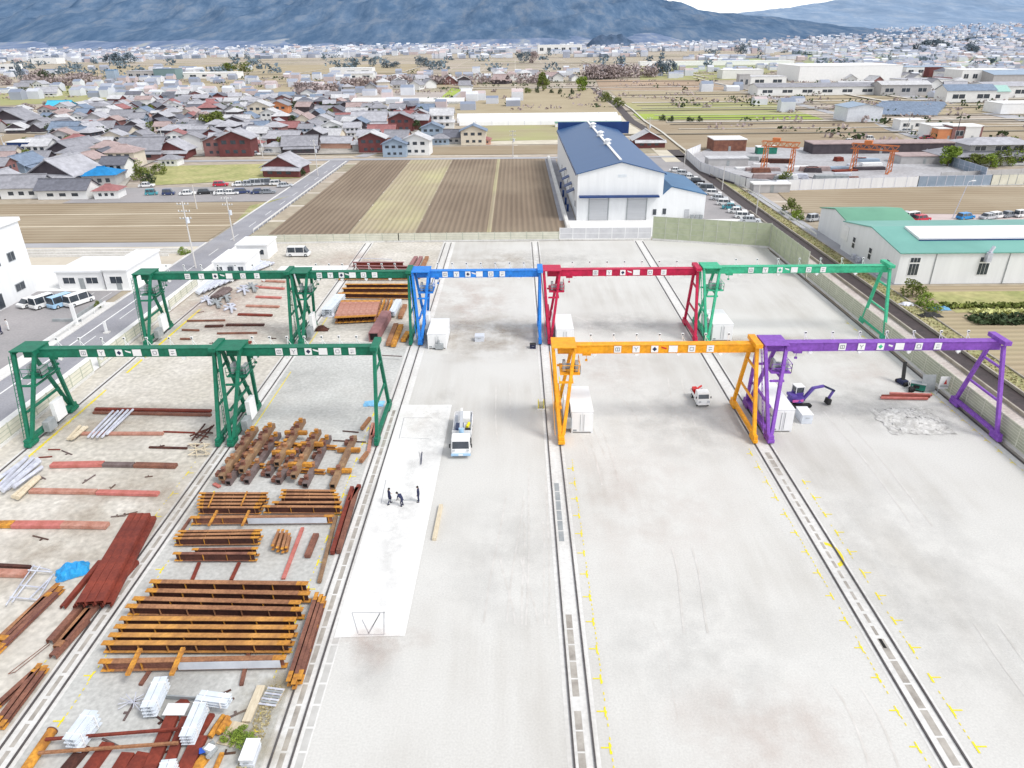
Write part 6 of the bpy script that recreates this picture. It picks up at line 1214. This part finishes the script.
def lattice_crane(label, px0, py0, px1, py1, ht, dp):
    a = A(px0, py0); b = A(px1, py1); L = (b-a).length; ang = math.atan2(b.y-a.y, b.x-a.x); r = empty('old_gantry_crane', (a.x, a.y, 0), ang, label, 'gantry crane', 'faded orange lattice cranes')
    for x in (0, L):
        lg = MB()
        for s in (-1, 1):
            for o in (-.35, .35): lg.bar((x+o, s*dp/2, 0), (x+o, s*dp*.2, ht), .22)
            for k in range(6):
                t0 = k/6; t1 = (k+1)/6; y0 = s*dp*(.5-.3*t0); y1 = s*dp*(.5-.3*t1); lg.bar((x-.35, y0, ht*t0), (x+.35, y1, ht*t1), .12)
        lg.bar((x, -dp/2, .4), (x, dp/2, .4), .35).bar((x, -dp*.35, ht*.5), (x, dp*.35, ht*.5), .2); lg.build('leg', oc, r)
    g = MB(); n = 12
    for s in (-1, 1):
        for z in (ht-.2, ht+1.3): g.bar((-1.5, s*.8, z), (L+1.5, s*.8, z), .2)
        for k in range(n): x0 = -1.5+(L+3)*k/n; x1 = -1.5+(L+3)*(k+1)/n; g.bar((x0, s*.8, ht-.2 if k % 2 else ht+1.3), (x1, s*.8, ht+1.3 if k % 2 else ht-.2), .13)
    g.build('truss_girder', oc, r); MB().box(L*.2, -.9, ht+1.4, L*.2+2.2, .9, ht+2.4).build('hoist_house', oc, r)
lattice_crane('faded orange lattice gantry crane, left one in the contractor\'s yard', 763, 172, 790, 174, 8.0, 6)
lattice_crane('faded orange lattice gantry crane, right one in the contractor\'s yard', 852, 171, 888, 174, 7.0, 6)
def bpx(name, label, cat, px, py, L, D, h, wm, rm, roof='flat', zr=1.5, wins=0, **k):
    p = A(px, py); return simple_building(name, label, cat, p.x, p.y, p.x+L, p.y+D, h, wm, rm, roof, zr, wins, **k)
bpx('open_shed', 'open steel shed with a slanting white roof in the contractor\'s yard', 'shed', 713, 152, 12, 10, 4.2, rust, white, 'flat')
bpx('open_shed', 'small white-roofed shed in front of the open steel shed', 'shed', 708, 167, 13, 5, 2.5, wallg, tile5, 'flat'); bpx('hut', 'low white hut outside the hoarding by the field', 'hut', 753, 193, 10, 3.5, 2.2, wallg, white, 'flat')
bpx('long_shed', 'long dark-fronted shed at the back of the contractor\'s yard', 'shed', 812, 155, 52, 9, 3.6, darkwall, tile4, 'flat'); bpx('long_shed', 'pale metal shed right of the long dark-fronted shed', 'shed', 890, 154, 38, 9, 3.2, wallg, tile5, 'flat')
bpx('long_shed', 'low lilac-roofed shed beside the hipped-roof house', 'shed', 900, 165, 16, 8, 2.6, wallg, tile4, 'flat')
rnd = random.Random(11)
for k in range(34):
    px = rnd.uniform(712, 905); py = rnd.uniform(160, 182)
    if py > 172 and px < 745: continue
    m_ = rnd.choice([rust, greymetal, darkwall, silver, galv, bluewall, redox, tile4, rustdk_shade, white]); p = A(px, py); r = empty('material_stack', (p.x, p.y, 0), rnd.uniform(-.2, .2), f'{"rusty" if m_ in (rust, redox, rustdk_shade) else "grey" if m_ in (greymetal, tile4, darkwall) else "pale"} stack of building material in the contractor\'s yard, {ordw(k+1)} of the stacks', 'stack', 'material stacks in the contractor yard')
    L = rnd.uniform(3, 11); D = rnd.uniform(1.2, 2.5); n = rnd.randint(2, 4)
    for j in range(n): MB().box(.1*j, .05*j, j*.42, L-.15*j, D-.05*j, j*.42+.36).build('layer', m_, r)
for k in range(8):
    p = A(735+k*16, 184-k*.1); r = empty('rail_bearer', (p.x, p.y, 0), 1.9, f'dark ground beam in the contractor\'s yard, {ordw(k+1)} from the left', 'beam', 'dark ground beams'); MB().box(0, 0, 0, 13, .5, .4).build('beam', darkwall, r)
bpx('lorry_body', 'green and white lorry body at the back of the contractor\'s yard', 'lorry', 757, 155, 7, 3, 2.6, mat('deep_green', (.02, .2, .14)), white)
# hipped-roof house with skirt roof
p = A(945, 166); r = empty('villa', (p.x, p.y, 0), .0, 'large house with a pale hipped roof above a wide lower roof, behind the green hedge', 'house')
MB().box(0, 0, 0, 34, 12, 3.0, wallw).box(8, 2, 3, 27, 11, 6.4, wallg).build('wall', None, r)
MB().hexa([(-1.5, -2, 3.0), (35.5, -2, 3.0), (35.5, 13.5, 3.0), (-1.5, 13.5, 3.0), (4, 2, 4.3), (30, 2, 4.3), (30, 11, 4.3), (4, 11, 4.3)]).build('lower_roof', tile, r); MB().hexa([(6, 0, 6.4), (29, 0, 6.4), (29, 13, 6.4), (6, 13, 6.4), (12, 6, 8.0), (23, 6, 8.0), (23, 7, 8.0), (12, 7, 8.0)]).build('roof', tile2, r)
windows(r, [(9.5, 4.4, 13, 5.8), (16, 4.4, 20, 5.8), (22, 4.4, 25, 5.8)], 2); windows(r, [(3, .8, 7, 2.2), (12, .8, 16, 2.2), (20, .8, 25, 2.2)], 0)
fence('grey garden wall below the hedge of the hipped-roof house', [tuple(A(940, 178).xy), tuple(A(1040, 173).xy)], 1.6, 6, wallg, 0, .1, 'garden_wall', wallg, 'wall')
bpx('shop', 'white building with an orange front left of the dark one by the diagonal road', 'shop', 928, 139, 12, 9, 5, wallw, white, 'flat'); bpx('shop', 'orange-fronted block by the diagonal road', 'shop', 936, 141, 9, 5, 4.5, orangewall, wallw, 'flat'); bpx('shop', 'dark building with white stripes by the diagonal road', 'shop', 950, 141, 12, 8, 5.5, brownwall, wallw, 'flat', wins=2); bpx('shop', 'white block right of the dark striped building', 'shop', 963, 141, 6, 8, 5.2, wallw, white, 'flat')
bpx('hall', 'slatted silver hall with a teal roof by the diagonal road', 'hall', 846, 122, 17, 16, 6.5, galv, bluewall, 'gable', 1.5, 0, axis='y'); bpx('hut', 'small white house with two dark windows by the diagonal road', 'house', 899, 130, 11, 7, 4, wallw, white, 'flat', wins=2)
# solar array / dark racks field
sa = A(868, 116); r = empty('solar_array', (sa.x, sa.y, 0), 0, 'array of grey-blue solar panels in rows beside the far road', 'solar panels')
for i in range(7):
    a = A(868+i*2.5, 116-i*1.7)-sa; b = A(938+i*1.5, 117-i*1.7)-sa; n = 16; mb = MB(); lg = MB()
    for k in range(n):
        p0 = a.lerp(b, k/n); p1 = a.lerp(b, (k+.97)/n); mb.hexa([(p0.x, p0.y, .8), (p1.x, p1.y, .8), (p1.x, p1.y+4, 2.4), (p0.x, p0.y+4, 2.4), (p0.x, p0.y, .95), (p1.x, p1.y, .95), (p1.x, p1.y+4, 2.55), (p0.x, p0.y+4, 2.55)])
        lg.box(p0.x+1, p0.y+2, 0, p0.x+1.2, p0.y+2.2, 1.5)
    lg.build('support', greymetal, mb.build('panel_row', tilebg, r))
# larger far buildings
far = [(757, 96, 112, 22, 5.5, wallw, tile, 'gable', 2.0, 8, 'long grey-roofed works building with a row of windows on the plain'), (798, 82, 92, 60, 13, white, white, 'flat', 0, 0, 'big white factory block on the plain behind the grey-roofed works'), (738, 90, 8, 8, 11, wallg, wallg, 'flat', 0, 2, 'grey batching tower on the plain'), (750, 86, 30, 22, 7, wallw, tile5, 'flat', 0, 2, 'white block left of the big white factory'), (722, 79, 40, 20, 8, wallw, white, 'flat', 0, 0, 'low white works left of the batching tower'),
 (905, 76, 50, 30, 8, wallw, bluewall, 'flat', 0, 5, 'white building with a blue-grey roof in the far industrial area'), (960, 83, 46, 28, 10, wallw, white, 'flat', 0, 6, 'white three-storey building in the far industrial area'), (992, 84, 120, 40, 7, wallg, bluewall, 'gable', 3, 0, 'long hall with a silver curved roof at the right edge'), (985, 98, 60, 24, 7, wallw, tile2, 'gable', 2, 4, 'white hall behind the far road at the right'), (880, 96, 34, 16, 7, wallg, tile5, 'gable', 2, 3, 'pale hall left of the far road bend'), (945, 103, 30, 14, 7, wallw, tilebg, 'gable', 3, 2, 'teal-grey roofed hall beside the far road bend'), (972, 102, 22, 12, 6, wallw, mat('pale_teal', (.35, .55, .5)), 'gable', 3, 1, 'pale teal hall beside the far road bend'), (1000, 114, 30, 16, 5, white, white, 'flat', 0, 0, 'low white building at the right edge below the far road'),
 (860, 80, 14, 12, 10, orangewall, wallw, 'flat', 0, 2, 'small block with an orange stripe in the far industrial area'), (928, 78, 12, 10, 9, redwall, redwall, 'flat', 0, 0, 'small red block in the far industrial area'), (900, 88, 40, 20, 6, wallw, tile2, 'flat', 0, 4, 'flat-roofed white works in the far industrial area'), (840, 92, 26, 14, 5, wallw, tile5, 'gable', 2, 3, 'white hall right of the long grey-roofed works'),
 (128, 80, 34, 20, 9, wallg, tile2, 'flat', 0, 4, 'pale grey works far beyond the village'), (155, 80, 24, 20, 11, mat('grey_teal', (.18, .26, .27)), tilebg, 'flat', 0, 0, 'grey-teal box building far beyond the village'), (175, 79, 70, 24, 6, wallw, white, 'flat', 0, 5, 'long white works far beyond the village'), (107, 80, 10, 10, 10, bluewall, tileb, 'flat', 0, 0, 'small bright blue block beside the pale grey works'), (32, 64, 50, 30, 10, wallw, white, 'flat', 0, 0, 'white hall among the far left houses'),
 (538, 54, 110, 60, 20, wallw, white, 'flat', 0, 6, 'large white complex in the far town centre'), (330, 76, 50, 20, 8, wallw, white, 'flat', 0, 3, 'white houses block beyond the left fields'), (0, 72, 24, 18, 10, wallw, wallw, 'flat', 0, 2, 'white block at the far left edge'), (640, 66, 220, 20, 5, white, white, 'flat', 0, 0, 'very long white sheds on the far plain'), (345, 80, 30, 14, 6, wallw, tile5, 'gable', 2, 2, 'white farm sheds beyond the left fields')]
for (px, py, L, D, h, wm, rm, rf_, zr, wn, l) in far: bpx('far_building', l, 'building', px, py, L, D, h, wm, rm, rf_, zr, wn, door=False)
# scattered individual farmsteads in the middle distance
def farband(pts, n, tagl, grp, sc=(1, 1.3), seed=1):
    rnd = random.Random(seed); a, b, c, d = [A(*q) for q in pts]; L = []
    for i in range(n*6):
        u, v = rnd.random(), rnd.random(); p = a.lerp(b, u).lerp(d.lerp(c, u), v)
        if all((p.x-q[0])**2+(p.y-q[1])**2 > 170 for q in L): L.append((p.x, p.y))
        if len(L) >= n: break
    for k, (x, y) in enumerate(sorted(L)):
        wm = rnd.choice([wallw]*7+[wallg, creamwall, darkwall, brownwall]); rm = rnd.choice(RC+[tile5]*4); s = rnd.uniform(*sc)
        house(f'{WN[wm.name]} house, {RN[rm.name]} roof, {ordw(k+1)} from left {tagl}', x, y, rnd.randrange(8), wm, rm, R(rnd.choice([0, 90])+rnd.uniform(-25, 25)), s, grp)
farband([(340, 92), (470, 90), (470, 82), (350, 84)], 16, 'beyond the grey paddies', 'far farmsteads beyond the paddies', seed=2)
farband([(470, 86), (590, 85), (560, 77), (480, 78)], 10, 'beyond the stubble field', 'far hamlet beyond the stubble field', seed=3)
farband([(-10, 99), (60, 97), (40, 88), (-10, 88)], 6, 'at far left', 'far left houses', seed=5)
farband([(850, 94), (990, 96), (960, 76), (850, 78)], 14, 'in the industrial district', 'houses of the far industrial district', (.9, 1.2), 6)

# lanes, ditches and banks dividing the plain
rl = random.Random(21); lane_m = mat('pale_lane', (.60, .56, .50), (.5, .46, .4), .1, .95); ditch_m = mat('ditch', (.16, .14, .11), (.24, .21, .16), .1, .95)
for k in range(58):
    y = 330*(1.045**k)+rl.uniform(-6, 6); x0 = rl.uniform(-1.0, .6)*y*.8; L = y*rl.uniform(.3, .9)
    if y < 560 and x0 < 20: x0 = max(x0, 75) ; L = min(L, 400)
    rect('lane' if k % 2 else 'ditch', x0, y, x0+L, y+(.8+y*.0035)*(1 if k % 3 else 1.8), .3+k*.004, lane_m if k % 2 else ditch_m)
for k in range(30):
    y = rl.uniform(420, 1500); x = rl.uniform(-.75, .8)*y
    if y < 600 and -340 < x < 60: continue
    rect('lane', x, y, x+rl.uniform(1.5, 4), y*rl.uniform(1.1, 1.5), .56+k*.004, lane_m)
def scrub(label, boxes, n, leaf, h, m, seed):
    rr = random.Random(seed); mb = MB()
    for i in range(n):
        b_ = rr.choice(boxes); x = rr.uniform(b_[0], b_[1]); y = rr.uniform(b_[2], b_[3])
        if y < 570 and inpoly(x, y, vil): continue
        w_ = rr.uniform(1, 5); hh = h*rr.uniform(.4, 1.2)
        for k in range(14):
            p = Vector((x+rr.gauss(0, w_), y+rr.gauss(0, w_*.6), rr.random()*hh)); e = Vector((rr.gauss(0, 1), rr.gauss(0, 1), rr.gauss(0, 1))).normalized()*leaf; f = e.cross(Vector((rr.gauss(0, 1), rr.gauss(0, 1), rr.gauss(0, 1)))).normalized()*leaf; mb.poly([p-e, p-f, p+e, p+f])
    return tag(mb.build('scrub', m), label, 'scrub', kind='stuff')
scrub('dry scrub and hedges along the lanes of the plain', [(-520, -60, 540, 900), (-60, 300, 430, 900), (90, 420, 260, 560), (250, 600, 400, 900)], 420, .8, 2.6, twig, 2)
scrub('dark green scrub dotted over the plain', [(-520, -60, 540, 1000), (-60, 400, 450, 1000), (100, 420, 250, 560), (300, 800, 400, 1000)], 300, .8, 3.0, leafd, 4)
# ------------------------------------------------------------------ the distant town: one mass
def town():
    rnd = random.Random(3); mats_ = [mat('far_white', (.66, .68, .72), (.5, .52, .58), .05), mat('far_grey', (.36, .39, .46), (.28, .3, .37), .05), mat('far_blue_grey', (.24, .28, .36), (.2, .23, .31), .05), mat('far_pink', (.55, .46, .46), (.42, .36, .37), .05), mat('far_dark', (.22, .26, .33), (.18, .21, .27), .05)]  # wall and roof tones are paled and blued with painted distance haze
    mb = MB(); v, f, mi = mb.v, mb.f, mb.m; mb.mats = mats_
    def add(x, y, L, D, h, wi, ri, z0=0):
        b = len(v); zr = h*.35 if L < 26 else .3
        v.extend([(x, y, z0), (x+L, y, z0), (x+L, y+D, z0), (x, y+D, z0), (x, y, z0+h), (x+L, y, z0+h), (x+L, y+D, z0+h), (x, y+D, z0+h), (x, y+D/2, z0+h+zr), (x+L, y+D/2, z0+h+zr)])
        for q, m in (((0, 1, 5, 4), wi), ((1, 2, 6, 9, 5), wi), ((3, 0, 4, 8, 7), wi), ((4, 5, 9, 8), ri), ((7, 8, 9, 6), ri), ((2, 3, 7, 6), wi)): f.append(tuple(b+i for i in q)); mi.append(m)
    def slope(x, y): return max(0, (x-900)/1800)*max(0, (y-1500)/2000)*26 + max(0, (y-3000)/1000)*6
    for py, dens in ((58, .35), (56, .5), (54.5, .7), (53, .85), (51.8, .95), (50.6, .95), (49.6, .9), (48.6, .9), (47.8, .9), (47, .9), (46.3, .9), (45.6, .85), (45, .85), (44.4, .85), (43.9, .8), (43.4, .8)):
        y0 = A(512, py).y
        for sub in range(3):
            y = y0*(1+.02*sub) ; x = -y*.85
            while x < y*.85:
                nz = noise.noise(Vector((x/260, y/420, 0)))
                if nz > -.28+(1-dens)*.6 or False:
                    L = rnd.choice([9, 11, 13, 16, 24])*(1.0+.12*rnd.random()); h = rnd.choice([5, 6, 6.5, 7, 8.5, 11]); add(x, y+rnd.uniform(-25, 25)*y/1500, L, rnd.uniform(8, 14), h, rnd.choice([0, 0, 0, 0, 1, 3, 4]), rnd.choice([0, 0, 1, 1, 1, 2, 2, 3]), slope(x, y))
                x += rnd.uniform(14, 34)*(y/1400)**.5
    # right-hand town and left outskirts come nearer
    for (xa, xb, ya, yb, n) in ((300, 900, 700, 1500, 620), (-1200, -380, 700, 1200, 180), (-760, -240, 560, 700, 60), (-150, 380, 700, 1000, 110), (-420, -60, 575, 900, 120), (120, 420, 420, 600, 12), (-150, 0, 430, 560, 14), (600, 1400, 1400, 2600, 900)):
        for i in range(n):
            x = rnd.uniform(xa, xb); y = rnd.uniform(ya, yb)
            if noise.noise(Vector((x/160, y/200, 3))) < -.12: continue
            add(x, y, rnd.choice([7, 8, 9, 10]) if y < 1000 else rnd.choice([9, 12, 20]), rnd.uniform(6, 9), rnd.choice([3, 3.5, 4.5, 5.5]), rnd.choice([0, 0, 0, 1, 3]), rnd.choice([0, 1, 1, 2, 2, 3]), slope(x, y))
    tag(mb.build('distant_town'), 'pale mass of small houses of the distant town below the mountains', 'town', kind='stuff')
    # dark tree clumps in the far town
    mb = MB()
    for i in range(260):
        y = rnd.uniform(900, 3300); x = rnd.uniform(-.8, .8)*y; w_ = rnd.uniform(8, 26); h = rnd.uniform(6, 14); z0 = slope(x, y)
        for k in range(44):
            p = Vector((x+rnd.gauss(0, w_*.3), y+rnd.gauss(0, w_*.3), z0+1+rnd.random()**1.4*h*.75)); e = Vector((rnd.uniform(-1, 1), rnd.uniform(-1, 1), rnd.uniform(-1, 1)))*2.2; g = Vector((rnd.uniform(-1, 1), rnd.uniform(-1, 1), rnd.uniform(-1, 1)))*2.2; mb.poly([p-e, p-g, p+e, p+g])
    tag(mb.build('distant_trees', leafblue), 'dark tree clumps scattered through the distant town', 'trees', kind='stuff')
town()

# ------------------------------------------------------------------ mountains
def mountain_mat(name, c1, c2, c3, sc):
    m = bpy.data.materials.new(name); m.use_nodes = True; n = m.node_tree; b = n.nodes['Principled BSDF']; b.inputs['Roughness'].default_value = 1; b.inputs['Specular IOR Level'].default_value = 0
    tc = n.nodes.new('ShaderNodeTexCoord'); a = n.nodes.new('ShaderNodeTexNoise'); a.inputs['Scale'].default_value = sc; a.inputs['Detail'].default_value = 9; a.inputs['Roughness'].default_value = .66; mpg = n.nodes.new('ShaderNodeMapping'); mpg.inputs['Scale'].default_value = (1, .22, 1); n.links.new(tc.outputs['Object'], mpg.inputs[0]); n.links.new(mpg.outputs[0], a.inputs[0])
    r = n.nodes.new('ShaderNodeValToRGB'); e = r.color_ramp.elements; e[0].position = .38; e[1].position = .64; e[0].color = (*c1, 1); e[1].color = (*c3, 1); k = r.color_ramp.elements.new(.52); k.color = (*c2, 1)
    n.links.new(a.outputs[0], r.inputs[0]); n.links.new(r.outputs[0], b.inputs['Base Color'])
    a2 = n.nodes.new('ShaderNodeTexNoise'); a2.inputs['Scale'].default_value = sc*4; a2.inputs['Detail'].default_value = 4; n.links.new(mpg.outputs[0], a2.inputs[0])
    bp = n.nodes.new('ShaderNodeBump'); bp.inputs['Strength'].default_value = .2; bp.inputs['Distance'].default_value = 15; n.links.new(a2.outputs[0], bp.inputs['Height']); n.links.new(bp.outputs[0], b.inputs['Normal'])
    return m
def lerp_prof(P, x):
    if x <= P[0][0]: return P[0][1]
    for (a, b), (c, d) in zip(P, P[1:]):
        if x <= c: t = (x-a)/(c-a); return b+(d-b)*(t*t*(3-2*t))
    return P[-1][1]
def mountain(name, x0, x1, y0, y1, prof, nx, ny, m, rough=.25, seed=0, fold=700):
    """a range seen across the plain: foot at y0, crest at y1; prof gives the crest height along x"""
    mb = MB()
    for j in range(ny+1):
        t = j/ny; y = y0+(y1-y0)*t*1.25
        for i in range(nx+1):
            x = x0+(x1-x0)*i/nx; env = lerp_prof(prof, x)
            rg = 1-abs(noise.noise(Vector((x/fold+seed, y/(fold*1.6), 0))))*2; r2 = noise.fractal(Vector((x/(fold*.35)+seed, y/(fold*.5), 1)), 1.0, 2.1, 5)
            s = (min(t, 1)**1.15)*(1 if t <= 1 else max(0, 1-(t-1)*2)); h = env*s*(1+rough*(rg-.5)*(1-.4*t))+env*.09*r2*min(1, t*3); wob = 140*noise.noise(Vector((x/500, seed, 2)))*(1-t)
            mb.v.append((x, y+wob, max(-2, h) if t > 0 else -2))
    k = nx+1
    for j in range(ny):
        for i in range(nx): mb.f.append((j*k+i, j*k+i+1, (j+1)*k+i+1, (j+1)*k+i)); mb.m.append(0)
    return tag(mb.build(name, m, smooth=True), kind='structure')
mm1 = mountain_mat('near_range', (.065, .115, .195), (.10, .155, .24), (.15, .195, .265), .012)  # blue of the distance haze is put into these base colours
mm2 = mountain_mat('far_range', (.19, .27, .39), (.23, .31, .43), (.29, .36, .46), .009)  # paler blue paints the thicker haze over the farther range
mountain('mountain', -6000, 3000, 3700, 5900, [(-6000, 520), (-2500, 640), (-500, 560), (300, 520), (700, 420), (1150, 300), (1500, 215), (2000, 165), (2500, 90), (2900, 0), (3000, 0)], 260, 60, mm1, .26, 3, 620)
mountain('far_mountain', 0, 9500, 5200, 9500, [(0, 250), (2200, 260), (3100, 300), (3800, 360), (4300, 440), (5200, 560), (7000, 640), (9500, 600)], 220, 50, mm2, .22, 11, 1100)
mountain('foothill', -3800, 900, 3350, 3900, [(-3800, 40), (-1400, 46), (-700, 20), (200, 40), (700, 45), (900, 0)], 120, 14, mountain_mat('foothill_wood', (.12, .17, .27), (.18, .23, .34), (.33, .35, .36), .01), .5, 7, 300)  # foothill wood colours carry painted haze too
def knoll(px, py, w_, d, h):
    p = A(px, py); mb = MB(); n = 26
    for j in range(n+1):
        for i in range(n+1):
            u = i/n*2-1; v = j/n*2-1; q = max(0, 1-u*u-v*v); mb.v.append((p.x+u*w_/2, p.y+d/2+v*d/2, h*q**.7*(1+.35*noise.noise(Vector((u*4, v*4, px)))) - 1))
    k = n+1
    for j in range(n):
        for i in range(n): mb.f.append((j*k+i, j*k+i+1, (j+1)*k+i+1, (j+1)*k+i)); mb.m.append(0)
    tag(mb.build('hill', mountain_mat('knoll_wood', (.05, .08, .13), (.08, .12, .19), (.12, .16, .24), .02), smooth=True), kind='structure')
knoll(615, 47, 210, 300, 44); knoll(352, 48, 120, 200, 26)

# ------------------------------------------------------------------ poles and lamps
def pole(label, px, py, h, arms=2, lean=0, lamp=None, m=None, cat='utility pole', r0=.16, group=None):
    p = A(px, py); r = empty('utility_pole' if cat == 'utility pole' else 'street_lamp', (p.x, p.y, 0), 0, label, cat, group); m = m or mat('concrete_pole', (.60, .58, .56), (.52, .50, .48), 1, .8)
    MB().tube((0, 0, 0), (lean, 0, h), r0, m, 8, r0*.65).build('pole_shaft', None, r)
    for k in range(arms):
        z = h-.5-1.3*k; a = MB().bar((lean-1.1, 0, z), (lean+1.1, 0, z), .1, .1).build('crossarm', greymetal, r); q = MB()
        for x in (-1, -.4, .4, 1): q.tube((lean+x, 0, z), (lean+x, 0, z+.3), .07, n=6)
        q.build('insulator', white, a)
    if arms: MB().tube((lean*.7+.35, 0, h-3.9), (lean*.7+.35, 0, h-2.9), .3, galv, 10).build('transformer', None, r)
    if lamp: MB().bar((lean, 0, h), (lean+lamp, 0, h+.2), .1).box(lean+lamp-.4, -.15, h+.1, lean+lamp+.5, .15, h+.3).build('lamp_head', white, r)
    return r
for k, (x, y, h, a, l) in enumerate([(196, 268, 12.5, 3, 'tall concrete utility pole left of the pair beside the public road'), (234, 241, 9.5, 2, 'concrete utility pole right of the pair beside the public road'), (166, 157, 10, 2, 'utility pole beside the red barns on the narrow canal'), (318, 176, 11, 2, 'utility pole on the lane beside the lone red-walled house'), (263, 158, 8, 1, 'small utility pole in front of the village houses'), (197, 209, 6, 0, 'thin pole at the corner of the village car park'),
      (513, 158, 9.5, 3, 'utility pole on the lane beyond the ploughed fields'), (648, 147, 11, 1, 'utility pole beside the dark red barn'), (953, 149, 13, 0, 'tall dark pole beside the diagonal road'), (906, 134, 9, 1, 'utility pole near the small white house on the diagonal road'), (722, 190, 6.5, 0, 'thin pole on the canal bank near the warehouse car park'), (684, 168, 6, 0, 'thin pole at the corner of the white hoarding'), (756, 214, 7, 0, 'thin pole on the canal bank below the hoarding'), (8, 160, 9, 1, 'utility pole at the left edge of the village')]):
    pole(l, x, y, h, a, .0, m=darkwall if 'dark pole' in l else None)
pole('curved street lamp behind the green-roofed factory', 952, 219, 8.5, 0, 1.6, 1.0, silver, 'street lamp', .1)
# white gate post by the office car park
p = A(77, 325); r = empty('gate_post', (p.x, p.y, 0), 0, 'white sign post board between the office car park and the road', 'sign post')
MB().bar((0, 0, 0), (0, 0, 3.4), .5, .3).build('board', white, r); MB().box(-.5, -.4, 0, .5, .4, .25).build('base', conc, r)
p = A(107, 333); r = empty('gate_post', (p.x, p.y, 0), 0, 'short white post board on the far side of the public road', 'sign post')
MB().bar((0, 0, 0), (0, 0, 1.8), .35, .25).build('board', white, r); MB().box(-.4, -.35, 0, .4, .35, .2).build('base', conc, r)
for k, (x, y) in enumerate([(57, 300), (92, 306)]): pass
struct('sleeper_edge', MB().box(-72, 103, 0, -67.6, 103.4, .4).box(-69.2, 103.4, 0, -68.9, 112, .5), greymetal)

# ------------------------------------------------------------------ tidy: put every thing's origin at its own base
for o in list(S.objects):
    if o.parent or o.type not in ('MESH', 'EMPTY') or o.get('kind') == 'structure': continue
    if o.type == 'MESH' and o.location.length < 1e-4 and o.data.users == 1 and len(o.data.vertices):
        vs = [v.co for v in o.data.vertices]; c = Vector((sum(v.x for v in vs)/len(vs), sum(v.y for v in vs)/len(vs), min(v.z for v in vs))); o.data.transform(Matrix.Translation(-c)); o.location = c
S.cycles.max_bounces = 5; S.cycles.diffuse_bounces = 3
